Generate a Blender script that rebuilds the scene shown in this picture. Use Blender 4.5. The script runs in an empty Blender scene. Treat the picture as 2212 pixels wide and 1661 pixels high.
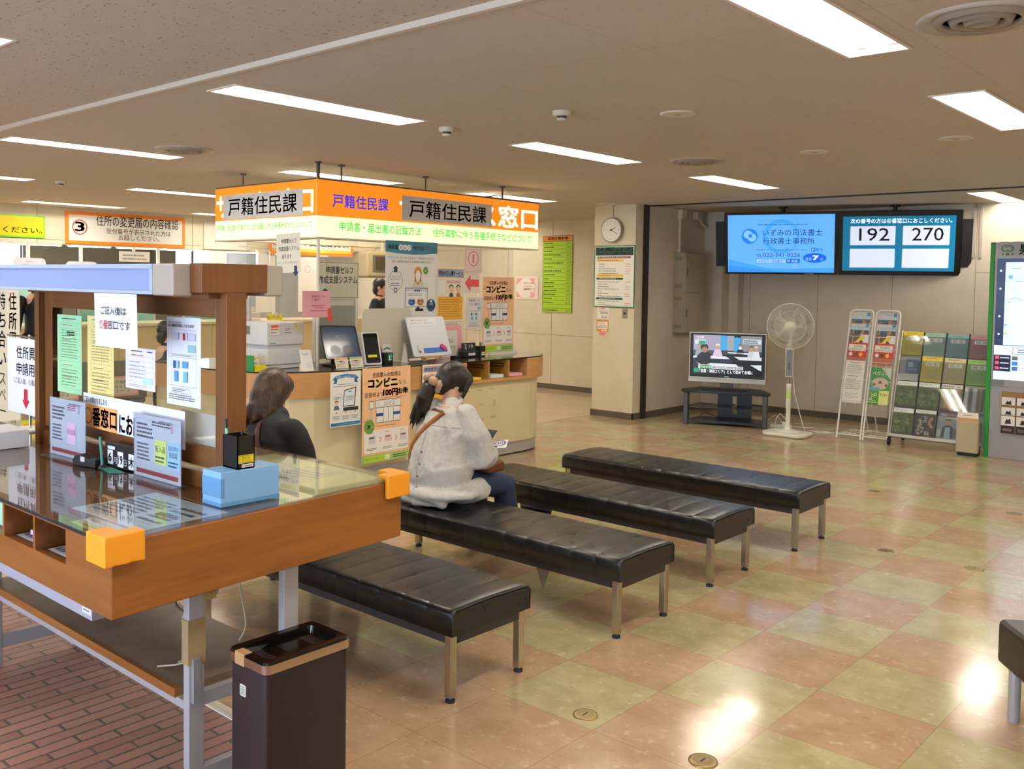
import bpy, bmesh, math, random
from mathutils import Vector, Matrix

scene = bpy.context.scene
COL = scene.collection
random.seed(7)

# ------------------------------------------------------------------ camera
EYE = 1.6
cam_data = bpy.data.cameras.new('camera')
cam = bpy.data.objects.new('camera', cam_data)
COL.objects.link(cam)
_yaw, _pitch, _roll = -0.73404707, -0.0443430814, 0.01395758885
_f = Vector((math.sin(_yaw) * math.cos(_pitch), math.cos(_yaw) * math.cos(_pitch), math.sin(_pitch)))
_r = Vector((math.cos(_yaw), -math.sin(_yaw), 0))
_u = _r.cross(_f)
_r2 = _r * math.cos(_roll) + _u * math.sin(_roll)
_u2 = -_r * math.sin(_roll) + _u * math.cos(_roll)
cam.matrix_world = Matrix(((_r2.x, _u2.x, -_f.x, 0), (_r2.y, _u2.y, -_f.y, 0), (_r2.z, _u2.z, -_f.z, EYE), (0, 0, 0, 1)))
cam_data.sensor_width = 36
cam_data.lens = 33.238
cam_data.shift_x = 0.0217
cam_data.shift_y = -0.0583
cam_data.clip_start = 0.05
scene.camera = cam

# ------------------------------------------------------------------ world, exposure, light levels
world = bpy.data.worlds.new('world')
scene.world = world
world.use_nodes = True
_bg = world.node_tree.nodes['Background']
_bg.inputs[0].default_value = (0.66, 0.80, 1.0, 1)
_bg.inputs[1].default_value = 8.0
scene.view_settings.view_transform = 'Standard'
scene.view_settings.look = 'None'
scene.view_settings.exposure = 0.12
scene.view_settings.gamma = 1.0
scene.view_settings.use_curve_mapping = False
TUBE = 50.0        # fluorescent tubes
SIGN = 0.85         # backlit sign box
SCREEN = 0.85      # displays

# ------------------------------------------------------------------ helpers: colour and material
def lin(h):
    h = h.lstrip('#')
    o = []
    for i in (0, 2, 4):
        c = int(h[i:i + 2], 16) / 255
        o.append(c / 12.92 if c <= 0.04045 else ((c + 0.055) / 1.055) ** 2.4)
    return (*o, 1)

_mats = {}
def m(h, rough=0.55, metal=0.0, emit=0.0, alpha=1.0, trans=0.0, ior=1.45, coat=0.0):
    key = (h, rough, metal, emit, alpha, trans, coat)
    if key in _mats:
        return _mats[key]
    a = bpy.data.materials.new('mat_%s_%d' % (h.lstrip('#'), len(_mats)))
    a.use_nodes = True
    b = a.node_tree.nodes['Principled BSDF']
    c = lin(h)
    b.inputs['Base Color'].default_value = c
    b.inputs['Roughness'].default_value = rough
    b.inputs['Metallic'].default_value = metal
    b.inputs['IOR'].default_value = ior
    b.inputs['Alpha'].default_value = alpha
    b.inputs['Transmission Weight'].default_value = trans
    b.inputs['Coat Weight'].default_value = coat
    if emit:
        b.inputs['Emission Color'].default_value = c
        b.inputs['Emission Strength'].default_value = emit
    _mats[key] = a
    return a

class NT:
    """small node-graph helper"""
    def __init__(self, name):
        self.mat = bpy.data.materials.new(name)
        self.mat.use_nodes = True
        self.t = self.mat.node_tree
        self.b = self.t.nodes['Principled BSDF']
    def n(self, typ, **kw):
        x = self.t.nodes.new(typ)
        for k, v in kw.items():
            if k in ('ins',):
                for i, val in v.items():
                    if hasattr(val, 'is_linked'):
                        self.t.links.new(val, x.inputs[i])
                    else:
                        x.inputs[i].default_value = val
            else:
                setattr(x, k, v)
        return x
    def math(self, op, a, b=0.0):
        return self.n('ShaderNodeMath', operation=op, ins={0: a, 1: b}).outputs[0]
    def mix(self, fac, a, b):
        x = self.n('ShaderNodeMix', data_type='RGBA')
        for i, val in ((0, fac), (6, a), (7, b)):
            if hasattr(val, 'is_linked'):
                self.t.links.new(val, x.inputs[i])
            else:
                x.inputs[i].default_value = val
        return x.outputs[2]
    def ramp(self, fac, p0, p1):
        x = self.n('ShaderNodeMapRange', ins={0: fac, 1: p0, 2: p1, 3: 0.0, 4: 1.0})
        x.clamp = True
        return x.outputs[0]
    def coord(self, scale=(1, 1, 1), loc=(0, 0, 0), rot=(0, 0, 0)):
        c = self.n('ShaderNodeTexCoord')
        mp = self.n('ShaderNodeMapping', ins={'Scale': scale, 'Location': loc, 'Rotation': rot})
        self.t.links.new(c.outputs['Object'], mp.inputs[0])
        return mp.outputs[0]
    def noise(self, vec, scale, detail=3, rough=0.5):
        x = self.n('ShaderNodeTexNoise', ins={'Scale': scale, 'Detail': detail, 'Roughness': rough})
        self.t.links.new(vec, x.inputs['Vector'])
        return x.outputs[0]
    def set(self, name, val):
        if hasattr(val, 'is_linked'):
            self.t.links.new(val, self.b.inputs[name])
        else:
            self.b.inputs[name].default_value = val
    def bump(self, h, strength, dist=0.001):
        x = self.n('ShaderNodeBump', ins={'Strength': strength, 'Distance': dist, 'Height': h})
        self.t.links.new(x.outputs[0], self.b.inputs['Normal'])

def wood(name, c1, c2, rough=0.42, axis=0, scale=1.0):
    g = NT(name)
    s = [14 * scale] * 3
    s[axis] = 0.9 * scale
    v = g.coord(scale=s)
    n1 = g.noise(v, 2.2, 4, 0.6)
    s2 = [55 * scale] * 3
    s2[axis] = 2.0 * scale
    n2 = g.noise(g.coord(scale=s2), 2.0, 2)
    col = g.mix(g.ramp(n1, 0.3, 0.7), lin(c1), lin(c2))
    col = g.mix(g.math('MULTIPLY', g.ramp(n2, 0.55, 0.75), 0.25), col, lin(c2))
    g.set('Base Color', col)
    g.set('Roughness', rough)
    g.bump(n2, 0.05)
    return g.mat

def speckle(name, c1, c2, scale, lo, hi, rough=0.6, amount=1.0, bump=0.0):
    g = NT(name)
    n1 = g.noise(g.coord(), scale, 3, 0.6)
    g.set('Base Color', g.mix(g.math('MULTIPLY', g.ramp(n1, lo, hi), amount), lin(c1), lin(c2)))
    g.set('Roughness', rough)
    if bump:
        g.bump(n1, bump)
    return g.mat

# ------------------------------------------------------------------ helpers: objects
def wm(o):
    return (wm(o.parent) @ o.matrix_basis) if o.parent else o.matrix_basis.copy()

def tag(o, label=None, cat=None, group=None, kind=None):
    if label: o['label'] = label
    if cat: o['category'] = cat
    if group: o['group'] = group
    if kind: o['kind'] = kind
    return o

def thing(name, label, cat, loc=(0, 0, 0), rz=0.0, group=None):
    o = bpy.data.objects.new(name, None)
    o.empty_display_size = 0.1
    COL.objects.link(o)
    o.location = loc
    o.rotation_euler = (0, 0, rz)
    o.matrix_basis = Matrix.Translation(loc) @ Matrix.Rotation(rz, 4, 'Z')
    return tag(o, label, cat, group)

def copy_tree(o, parent=None):
    c = o.copy()
    COL.objects.link(c)
    if parent: c.parent = parent
    for ch in [x for x in bpy.data.objects if x.parent == o]:
        copy_tree(ch, c)
    return c

class MB:
    """collects shapes (world coordinates, or local ones when a matrix is given) into ONE mesh"""
    def __init__(self, mat=None, M=None):
        self.v, self.f, self.fm, self.fs, self.mat, self.M = [], [], [], [], mat, M
    def add(self, vs, fs, mat=None, smooth=False):
        b = len(self.v)
        M = self.M
        for p in vs:
            p = Vector(p)
            self.v.append(M @ p if M else p)
        for q in fs:
            self.f.append([b + i for i in q])
            self.fm.append(mat or self.mat)
            self.fs.append(smooth)
        return self
    def box(self, x0, x1, y0, y1, z0, z1, mat=None):
        vs = [(x0, y0, z0), (x1, y0, z0), (x1, y1, z0), (x0, y1, z0), (x0, y0, z1), (x1, y0, z1), (x1, y1, z1), (x0, y1, z1)]
        return self.add(vs, [(3, 2, 1, 0), (4, 5, 6, 7), (0, 1, 5, 4), (1, 2, 6, 5), (2, 3, 7, 6), (3, 0, 4, 7)], mat)
    def prism(self, poly, z0, z1, mat=None, smooth=False):
        n = len(poly)
        vs = [(x, y, z0) for x, y in poly] + [(x, y, z1) for x, y in poly]
        self.add(vs, [tuple(range(n - 1, -1, -1)), tuple(range(n, 2 * n))], mat)
        return self.add(vs, [(i, (i + 1) % n, n + (i + 1) % n, n + i) for i in range(n)], mat, smooth)
    def tube(self, pts, r, mat=None, n=8, cap=True):
        P = [Vector(p) for p in pts]
        R = r if isinstance(r, (list, tuple)) else [r] * len(P)
        t0 = (P[1] - P[0]).normalized()
        a = t0.orthogonal().normalized()
        vs, fs = [], []
        for i, p in enumerate(P):
            t = ((P[min(i + 1, len(P) - 1)] - P[max(i - 1, 0)])).normalized()
            a = (a - t * a.dot(t)).normalized()
            b = t.cross(a)
            for k in range(n):
                w = 2 * math.pi * k / n
                vs.append(p + (a * math.cos(w) + b * math.sin(w)) * R[i])
        for i in range(len(P) - 1):
            for k in range(n):
                fs.append((i * n + k, i * n + (k + 1) % n, (i + 1) * n + (k + 1) % n, (i + 1) * n + k))
        self.add(vs, fs, mat, True)
        if cap:
            self.add(vs[:n], [tuple(range(n - 1, -1, -1))], mat)
            self.add(vs[-n:], [tuple(range(n))], mat)
        return self
    def lathe(self, prof, c=(0, 0, 0), mat=None, n=24, axis=None, smooth=True):
        c = Vector(c)
        q = Vector((0, 0, 1)).rotation_difference(Vector(axis)).to_matrix() if axis else Matrix.Identity(3)
        vs, fs = [], []
        for r, z in prof:
            for k in range(n):
                w = 2 * math.pi * k / n
                vs.append(c + q @ Vector((r * math.cos(w), r * math.sin(w), z)))
        for i in range(len(prof) - 1):
            for k in range(n):
                fs.append((i * n + k, i * n + (k + 1) % n, (i + 1) * n + (k + 1) % n, (i + 1) * n + k))
        self.add(vs, fs, mat, smooth)
        if prof[0][0] > 1e-5: self.add(vs[:n], [tuple(range(n - 1, -1, -1))], mat)
        if prof[-1][0] > 1e-5: self.add(vs[-n:], [tuple(range(n))], mat)
        return self
    def build(self, name, parent=None, bevel=0.0, seg=2, subsurf=0, fix=False):
        me = bpy.data.meshes.new(name)
        vs = self.v
        o = bpy.data.objects.new(name, me)
        if parent is not None:
            o.parent = parent
            inv = wm(parent).inverted()
            vs = [inv @ p for p in vs]
        me.from_pydata([tuple(p) for p in vs], [], self.f)
        ms = []
        for x in self.fm:
            if x not in ms: ms.append(x)
        for x in ms: me.materials.append(x)
        me.polygons.foreach_set('material_index', [ms.index(x) for x in self.fm])
        me.polygons.foreach_set('use_smooth', [bool(s or bevel or subsurf) for s in self.fs])
        me.update()
        if fix or bevel:
            bm = bmesh.new()
            bm.from_mesh(me)
            bmesh.ops.remove_doubles(bm, verts=bm.verts, dist=1e-5)
            bmesh.ops.recalc_face_normals(bm, faces=bm.faces)
            bm.to_mesh(me)
            bm.free()
        COL.objects.link(o)
        if bevel:
            b = o.modifiers.new('bevel', 'BEVEL')
            b.width, b.segments, b.limit_method, b.angle_limit = bevel, seg, 'ANGLE', math.radians(35)
            b.harden_normals = True
        if subsurf:
            s = o.modifiers.new('subdivision', 'SUBSURF')
            s.levels = s.render_levels = subsurf
        return o

def struct(mb, name, bevel=0.0, parent=None):
    o = mb.build(name, parent, bevel)
    o['kind'] = 'structure'
    return o

# ------------------------------------------------------------------ helpers: printed sheets with lettering
_glyph = {}
def glyphs(s):
    key = s
    if key not in _glyph:
        cu = bpy.data.curves.new('lettering', 'FONT')
        cu.body, cu.size, cu.resolution_u = s, 1.0, 2
        ob = bpy.data.objects.new('lettering', cu)
        me = bpy.data.meshes.new_from_object(ob)
        vs = [(v.co.x, v.co.y) for v in me.vertices]
        fs = [tuple(p.vertices) for p in me.polygons]
        bpy.data.objects.remove(ob)
        bpy.data.curves.remove(cu)
        bpy.data.meshes.remove(me)
        xs = [p[0] for p in vs] or [0, 1]
        _glyph[key] = (vs, fs, min(xs), max(xs))
    return _glyph[key]

EPS = 0.00035
class Sheet:
    """a flat printed thing, drawn in metres from its lower-left corner; layers are lifted by a hair"""
    def __init__(self, w, h, bg='#f2f1ec', t=0.0012, rough=0.5, emit=0.0, bgmat=None, corner=0.0):
        self.w, self.h, self.t, self.rough, self.emit = w, h, t, rough, emit
        self.mb = MB()
        bm_ = bgmat or self.c(bg)
        if corner:
            self.mb.prism(self._rr(0, 0, w, h, corner), -t, 0, bm_)
        else:
            self.mb.box(0, w, 0, h, -t, 0, bm_)
    def c(self, col):
        return col if not isinstance(col, str) else m(col, self.rough, emit=self.emit)
    @staticmethod
    def _rr(x, y, w, h, r, k=4):
        p = []
        for cx, cy, a0 in ((x + w - r, y + r, -90), (x + w - r, y + h - r, 0), (x + r, y + h - r, 90), (x + r, y + r, 180)):
            for i in range(k + 1):
                a = math.radians(a0 + 90 * i / k)
                p.append((cx + r * math.cos(a), cy + r * math.sin(a)))
        return p
    def poly(self, pts, col, L=1):
        self.mb.add([(x, y, L * EPS) for x, y in pts], [tuple(range(len(pts)))], self.c(col))
        return self
    def rect(self, x, y, w, h, col, L=1):
        return self.poly([(x, y), (x + w, y), (x + w, y + h), (x, y + h)], col, L)
    def rrect(self, x, y, w, h, r, col, L=1):
        return self.poly(self._rr(x, y, w, h, r), col, L)
    def frame(self, x, y, w, h, b, col, L=2):
        self.rect(x, y, w, b, col, L); self.rect(x, y + h - b, w, b, col, L)
        self.rect(x, y, b, h, col, L); return self.rect(x + w - b, y, b, h, col, L)
    def circ(self, cx, cy, rx, col, L=1, ry=None, n=24):
        ry = ry or rx
        return self.poly([(cx + rx * math.cos(2 * math.pi * i / n), cy + ry * math.sin(2 * math.pi * i / n)) for i in range(n)], col, L)
    def ring(self, cx, cy, r, b, col, L=2, n=28, a0=0, a1=360, ry=None):
        ry = ry or r
        k = ry / r
        for i in range(n):
            a, e = math.radians(a0 + (a1 - a0) * i / n), math.radians(a0 + (a1 - a0) * (i + 1) / n)
            self.poly([(cx + r * math.cos(a), cy + k * r * math.sin(a)), (cx + r * math.cos(e), cy + k * r * math.sin(e)),
                       (cx + (r - b) * math.cos(e), cy + k * (r - b) * math.sin(e)), (cx + (r - b) * math.cos(a), cy + k * (r - b) * math.sin(a))], col, L)
        return self
    def txt(self, s, x, y, w, h, col='#1c1c20', L=3, bold=0.0, fit=True):
        vs, fs, a, b = glyphs(s)
        if not fs: return self
        sx = w / (b - a)
        d = bold * 0.7
        for dx, dy in (((0, 0),) if bold < 0.004 else ((-d, -d), (d, -d), (d, d), (-d, d)) if bold < 0.03 else ((-d, -d), (d, -d), (d, d), (-d, d), (0, 0), (-d, 0), (d, 0), (0, d), (0, -d))):
            self.mb.add([(x + (p[0] + dx - a) * sx, y + (p[1] + dy + 0.12) * h, L * EPS) for p in vs], fs, self.c(col))
        return self
    def vtxt(self, s, x, ytop, size, col, pitch=None, L=3, bold=0.0, sq=1.0):
        for i, ch in enumerate(s):
            self.txt(ch, x, ytop - (i + 1) * (pitch or size), size * sq, size, col, L, bold)
        return self
    def fine(self, x, y, w, h, rows, col='#77777a', L=2, seed=0, fill=0.55, full=0.85, word=0.06):
        """rows of print too small to read"""
        R = random.Random(seed + int(x * 1000) + int(y * 777))
        for r in range(rows):
            yy = y + h - (r + 1) * h / rows
            xx, end = x, x + w * (R.uniform(0.55, 1.0) if R.random() > full else R.uniform(0.85, 1.0))
            while xx < end:
                ww = min(w * word * R.uniform(0.5, 1.8), end - xx)
                self.rect(xx, yy + h / rows * (1 - fill) / 2, ww, h / rows * fill * R.uniform(0.75, 1), col, L)
                xx += ww + w * word * R.uniform(0.15, 0.5)
        return self
    def build(self, name, org, u, v=(0, 0, 1), parent=None, bend=0.0):
        u, v = Vector(u).normalized(), Vector(v).normalized()
        n = u.cross(v).normalized()
        v = n.cross(u)
        M = Matrix(((u.x, v.x, n.x, org[0]), (u.y, v.y, n.y, org[1]), (u.z, v.z, n.z, org[2]), (0, 0, 0, 1)))
        mb = self.mb
        if bend:
            for p in mb.v:
                p.z += bend * math.sin(math.pi * max(0, min(1, p.x / self.w)))
        o = mb.build(name)
        if parent is not None:
            o.parent = parent
            o.matrix_basis = wm(parent).inverted() @ M
        else:
            o.matrix_basis = M
        return o
    def put(self, name, label, cat, org, u, v=(0, 0, 1), group=None, bend=0.0):
        return tag(self.build(name, org, u, v, None, bend), label, cat, group)

UX, UY, UNX, UNY = (1, 0, 0), (0, 1, 0), (-1, 0, 0), (0, -1, 0)

# ------------------------------------------------------------------ helpers: soft fused shapes
def capsule(mb, pts, rad, n=14):
    """closed rounded limb through the points; a radius may be (across, along) and is turned to face X / Y"""
    P = [Vector(p) for p in pts]
    Rr = [r if isinstance(r, tuple) else (r, r) for r in rad]
    d0, d1 = (P[1] - P[0]).normalized(), (P[-1] - P[-2]).normalized()
    PP, RR = [], []
    for k in range(4):
        a = math.pi / 2 * k / 4
        PP.append(P[0] - d0 * min(Rr[0]) * math.cos(a)); RR.append(tuple(x * max(math.sin(a), 0.02) for x in Rr[0]))
    PP += P; RR += Rr
    for k in range(1, 5):
        a = math.pi / 2 * k / 4
        PP.append(P[-1] + d1 * min(Rr[-1]) * math.sin(a)); RR.append(tuple(x * max(math.cos(a), 0.02) for x in Rr[-1]))
    vs, fs = [], []
    for i, p in enumerate(PP):
        t = (PP[min(i + 1, len(PP) - 1)] - PP[max(i - 1, 0)]).normalized()
        a = Vector((1, 0, 0)) - t * t.x
        if a.length < 0.25: a = Vector((0, 0, 1)) - t * t.z
        a.normalize()
        b = t.cross(a)
        for k in range(n):
            w = 2 * math.pi * k / n
            vs.append(p + a * math.cos(w) * RR[i][0] + b * math.sin(w) * RR[i][1])
    for i in range(len(PP) - 1):
        for k in range(n):
            fs.append((i * n + k, i * n + (k + 1) % n, (i + 1) * n + (k + 1) % n, (i + 1) * n + k))
    fs += [tuple(range(n - 1, -1, -1)), tuple(range((len(PP) - 1) * n, len(PP) * n))]
    return mb.add(vs, fs, None, True)
def ball(mb, c, r, rot=None, n=18):
    q_ = rot or Matrix.Identity(3)
    vs, fs = [], []
    for i in range(1, n):
        th = math.pi * i / n
        for k in range(n):
            w = 2 * math.pi * k / n
            vs.append(Vector(c) + q_ @ Vector((r[0] * math.sin(th) * math.cos(w), r[1] * math.sin(th) * math.sin(w), r[2] * math.cos(th))))
    for i in range(n - 2):
        for k in range(n):
            fs.append((i * n + k, (i + 1) * n + k, (i + 1) * n + (k + 1) % n, i * n + (k + 1) % n))
    fs += [tuple(range(n)), tuple(range((n - 2) * n + n - 1, (n - 2) * n - 1, -1))]
    return mb.add(vs, fs, None, True)
_cl = {}
def fuse(mb, name, parent, voxel=0.008, smooth=4, crumple=0.0, size=0.09):
    o = mb.build(name, parent)
    r = o.modifiers.new('fuse', 'REMESH')
    r.mode, r.voxel_size, r.use_smooth_shade = 'VOXEL', voxel, True
    if smooth:
        s = o.modifiers.new('smooth', 'SMOOTH')
        s.factor, s.iterations = 0.5, smooth
    if crumple:
        key = size
        if key not in _cl:
            tx = bpy.data.textures.new('folds', 'CLOUDS')
            tx.noise_scale, tx.noise_depth = size, 2
            _cl[key] = tx
        d = o.modifiers.new('folds', 'DISPLACE')
        d.texture, d.strength, d.mid_level, d.texture_coords = _cl[key], crumple, 0.5, 'LOCAL'
    return o
# ------------------------------------------------------------------ structure materials
def mat_floor():
    g = NT('vinyl_tile')
    T = 0.45
    v = g.coord(scale=(1 / T, 1 / T, 1), loc=(1.94 / T + 40, -3.18 / T + 40, 0.5))
    ck = g.n('ShaderNodeTexChecker', ins={'Vector': v, 'Color1': (1, 1, 1, 1), 'Color2': (0, 0, 0, 1), 'Scale': 1.0}).outputs[1]
    xyz = g.n('ShaderNodeSeparateXYZ', ins={0: g.coord()}).outputs
    near = g.math('LESS_THAN', xyz[1], 2.73)
    ck = g.math('MINIMUM', g.math('ADD', g.math('SUBTRACT', 1.0, ck) if False else ck, near), 1.0)
    far = g.math('LESS_THAN', xyz[0], -6.8)
    mott = g.noise(g.coord(), 5.5, 5, 0.65)
    mott2 = g.noise(g.coord(loc=(3, 7, 0)), 17, 4, 0.7)
    pink = g.mix(g.ramp(mott, 0.35, 0.7), lin('#ab8c6c'), lin('#bda182'))
    green = g.mix(g.ramp(mott, 0.35, 0.7), lin('#a89c72'), lin('#bfb48c'))
    col = g.mix(ck, green, pink)
    col = g.mix(far, col, lin('#cbb295'))
    col = g.mix(g.math('MULTIPLY', g.ramp(mott2, 0.57, 0.72), 0.55), col, lin('#ddcbb0'))
    fl = g.noise(g.coord(scale=(6, 26, 1), rot=(0, 0, 0.5)), 3.2, 2, 0.5)
    col = g.mix(g.math('MULTIPLY', g.ramp(fl, 0.68, 0.74), 0.5), col, lin('#6f5138'))
    sp = g.n('ShaderNodeSeparateXYZ', ins={0: v}).outputs
    seam = None
    for k in (0, 1):
        d = g.math('ABSOLUTE', g.math('SUBTRACT', g.math('FRACT', sp[k]), 0.5))
        s = g.math('GREATER_THAN', d, 0.4955)
        seam = s if seam is None else g.math('MAXIMUM', seam, s)
    col = g.mix(g.math('MULTIPLY', seam, 0.35), col, lin('#5e4a38'))
    g.set('Base Color', col)
    rn = g.noise(g.coord(), 2.3, 3)
    g.set('Roughness', g.n('ShaderNodeMapRange', ins={0: rn, 1: 0.3, 2: 0.7, 3: 0.10, 4: 0.20}).outputs[0])
    g.set('Specular IOR Level', 0.5)
    g.bump(g.noise(g.coord(), 7, 2), 0.06, 0.01)
    return g.mat

def mat_brick():
    g = NT('brick_paving')
    v = g.coord(rot=(0, 0, math.pi / 2), loc=(0.03, 0.05, 0))
    bt = g.n('ShaderNodeTexBrick', ins={'Color1': lin('#b28372'), 'Color2': lin('#9a6a59'), 'Mortar': lin('#4c4846'), 'Scale': 1.0,
                                       'Mortar Size': 0.0055, 'Mortar Smooth': 0.1, 'Bias': 0.0, 'Brick Width': 0.235, 'Row Height': 0.06})
    g.t.links.new(v, bt.inputs['Vector'])
    n1 = g.noise(g.coord(), 60, 3, 0.6)
    g.set('Base Color', g.mix(g.math('MULTIPLY', g.ramp(n1, 0.35, 0.75), 0.35), bt.outputs[0], lin('#b58c78')))
    g.set('Roughness', 0.55)
    g.bump(g.math('ADD', g.math('MULTIPLY', bt.outputs[1], -1.0), g.math('MULTIPLY', n1, 0.15)), 0.5, 0.004)
    return g.mat

def mat_ceiling(name, scale, amount, base='#bfb5a6'):
    g = NT(name)
    n1 = g.noise(g.coord(scale=(1.0, 2.2, 1), rot=(0, 0, 0.3)), scale, 2, 0.55)
    n2 = g.noise(g.coord(loc=(4, 2, 0)), scale * 0.3, 2)
    fleck = g.math('MULTIPLY', g.ramp(n1, 0.64, 0.70), amount)
    col = g.mix(g.math('MULTIPLY', g.ramp(n2, 0.3, 0.7), 0.12), lin(base), lin('#a8977f'))
    col = g.mix(fleck, col, lin('#5c4c3d'))
    xyz = g.n('ShaderNodeSeparateXYZ', ins={0: g.coord(scale=(1 / 0.91, 1 / 1.82, 1), loc=(0.35, 0.2, 0))}).outputs
    s1 = g.math('GREATER_THAN', g.math('ABSOLUTE', g.math('SUBTRACT', g.math('FRACT', xyz[0]), 0.5)), 0.4975)
    s2 = g.math('GREATER_THAN', g.math('ABSOLUTE', g.math('SUBTRACT', g.math('FRACT', xyz[1]), 0.5)), 0.4988)
    col = g.mix(g.math('MULTIPLY', g.math('MAXIMUM', s1, s2), 0.25), col, lin('#6b5a48'))
    g.set('Base Color', col)
    g.set('Roughness', 0.9)
    g.bump(fleck, 0.25, 0.003)
    return g.mat

M_FLOOR, M_BRICK = mat_floor(), mat_brick()
M_CEIL, M_CEIL2 = mat_ceiling('ceiling_board', 55, 0.35), mat_ceiling('fissured_board', 30, 0.7, '#bcb0a0')
M_WALL = speckle('cream_wall_panel', '#ded5bd', '#d6ccb2', 3, 0.3, 0.7, 0.6)
M_WALL_SHADE = speckle('cream_wall_panel_shaded', '#d0c5b4', '#c8bcaa', 3, 0.3, 0.7, 0.6)  # same cream panel, with the dimmer alcove light put into its colour
M_BASE = m('#5b5346', 0.5)
M_SEAM = m('#8d8270', 0.8)
M_DARK = m('#2b211a', 0.5)

ZC = 2.55
# ------------------------------------------------------------------ floor
struct(MB(M_FLOOR).box(-18.2, 3.2, 1.9, 11.5, -0.1, 0.0).box(-18.2, -6.0, -3.1, 1.9, -0.1, 0.0), 'floor')
struct(MB(M_BRICK).box(-6.0, 3.2, -3.1, 1.885, -0.1, 0.0), 'floor_brick')
struct(MB(m('#e6dfd0', 0.4)).box(-6.0, 3.2, 1.885, 1.9, -0.1, 0.004).box(-6.0, 3.2, 1.9, 1.935, -0.1, 0.002, m('#e9dfc6', 0.35)), 'trim_threshold')
struct(MB(m('#8a745c', 0.5)).box(-6.805, -6.797, 6.5, 11.3, -0.02, 0.0015), 'trim_floor_joint')

# ------------------------------------------------------------------ ceiling with a rectangular opening for every fitting
LW, LL = 0.24, 1.28
LIGHTS = []
for x in (-1.43, -4.17, -6.87, -9.63, -12.38):
    for y in (2.62, 4.94, 7.33):
        LIGHTS.append((x, y))
LIGHTS += [(-2.67, 10.05), (-1.43, 0.3), (-4.17, 0.3), (-6.87, 0.3), (-9.63, 0.3), (1.3, 2.62), (1.3, 4.94), (1.3, 7.33),
           (-15.4, 2.62), (-15.4, 4.94), (-15.4, 7.33), (-9.63, 9.6), (-12.38, 9.6), (1.3, 0.3)]
def holed(mb, x0, x1, y0, y1, z0, z1):
    hs = [(x - LW / 2, x + LW / 2, y, y + LL) for x, y in LIGHTS if x0 < x < x1 and y0 < y < y1]
    xs = sorted({x0, x1} | {h[0] for h in hs} | {h[1] for h in hs})
    ys = sorted({y0, y1} | {h[2] for h in hs} | {h[3] for h in hs})
    inside = lambda x, y: any(h[0] < x < h[1] and h[2] < y < h[3] for h in hs)
    for i in range(len(xs) - 1):
        for j in range(len(ys) - 1):
            if not inside((xs[i] + xs[i + 1]) / 2, (ys[j] + ys[j + 1]) / 2):
                a, b, c, d = xs[i], xs[i + 1], ys[j], ys[j + 1]
                mb.add([(a, c, z0), (b, c, z0), (b, d, z0), (a, d, z0)], [(3, 2, 1, 0)])
    return mb
struct(holed(MB(M_CEIL), -18.2, 3.2, 2.44, 11.5, ZC, ZC + 0.02), 'ceiling')
struct(holed(MB(M_CEIL2), -18.2, 3.2, -3.1, 2.44, ZC + 0.012, ZC + 0.03), 'ceiling_near')
struct(MB(m('#c9beac', 0.5)).box(-18.0, 3.2, 2.428, 2.452, ZC - 0.012, ZC + 0.03), 'trim_ceiling_edge')
struct(MB(M_DARK).box(-6.2, 3.0, 9.70, 9.735, ZC - 0.012, ZC + 0.01).box(-6.2, 3.0, 9.80, 9.81, ZC - 0.006, ZC + 0.01), 'trim_shutter_track')
struct(MB(M_DARK).box(-6.215, -6.17, 9.585, 9.655, 0.0, ZC), 'trim_shutter_rail')

# ------------------------------------------------------------------ walls
w = MB(M_WALL_SHADE).box(-6.3, 3.2, 11.35, 11.5, 0, ZC)
for x in (-5.71, -4.81, -3.92, -3.03, -2.13, -1.23):
    w.box(x - 0.003, x + 0.003, 11.3485, 11.36, 0.065, ZC, M_SEAM)
w.box(-3.03, 3.0, 11.3485, 11.36, 1.785, 1.791, M_SEAM)
struct(w, 'wall_back')
w = MB(M_WALL).box(-18.2, -6.3, 11.3, 11.5, 0, ZC)
for x in (-12.5, -11.6, -10.71, -9.82, -8.93, -8.03, -7.13):
    w.box(x - 0.003, x + 0.003, 11.2985, 11.31, 0.065, ZC, M_SEAM)
w.box(-13.0, -6.3, 11.2985, 11.31, 0.82, 0.826, M_SEAM)
struct(w, 'wall_aisle')
w = MB(M_WALL).box(-6.80, -6.21, 9.42, 9.585, 0, ZC).box(-6.80, -6.3, 9.585, 11.3, 0, ZC)
struct(w, 'wall_column')
w = MB(M_WALL_SHADE).box(-6.3, -6.2, 9.655, 11.35, 0, ZC)
w.box(-6.2, -5.93, 11.02, 11.35, 0, ZC).box(-5.93, -5.80, 11.2, 11.35, 0, ZC)
struct(w, 'wall_alcove')
struct(MB(M_BASE).box(-5.80, 3.0, 11.338, 11.35, 0, 0.075), 'baseboard_back')
struct(MB(M_BASE).box(-13, -6.8, 11.288, 11.3, 0, 0.075), 'baseboard_aisle')
struct(MB(M_BASE).box(-6.81, -6.20, 9.41, 9.42, 0, 0.075).box(-6.21, -6.20, 9.41, 9.585, 0, 0.075).box(-6.81, -6.80, 9.41, 11.3, 0, 0.075), 'baseboard_column')
struct(MB(M_BASE).box(-6.2, -6.19, 9.655, 11.02, 0, 0.075).box(-6.2, -5.92, 11.01, 11.02, 0, 0.075).box(-5.93, -5.8, 11.19, 11.2, 0, 0.075), 'baseboard_alcove')
struct(MB(M_WALL).box(3.0, 3.2, -3.1, 11.5, 0, ZC + 0.1), 'wall_right')
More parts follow.
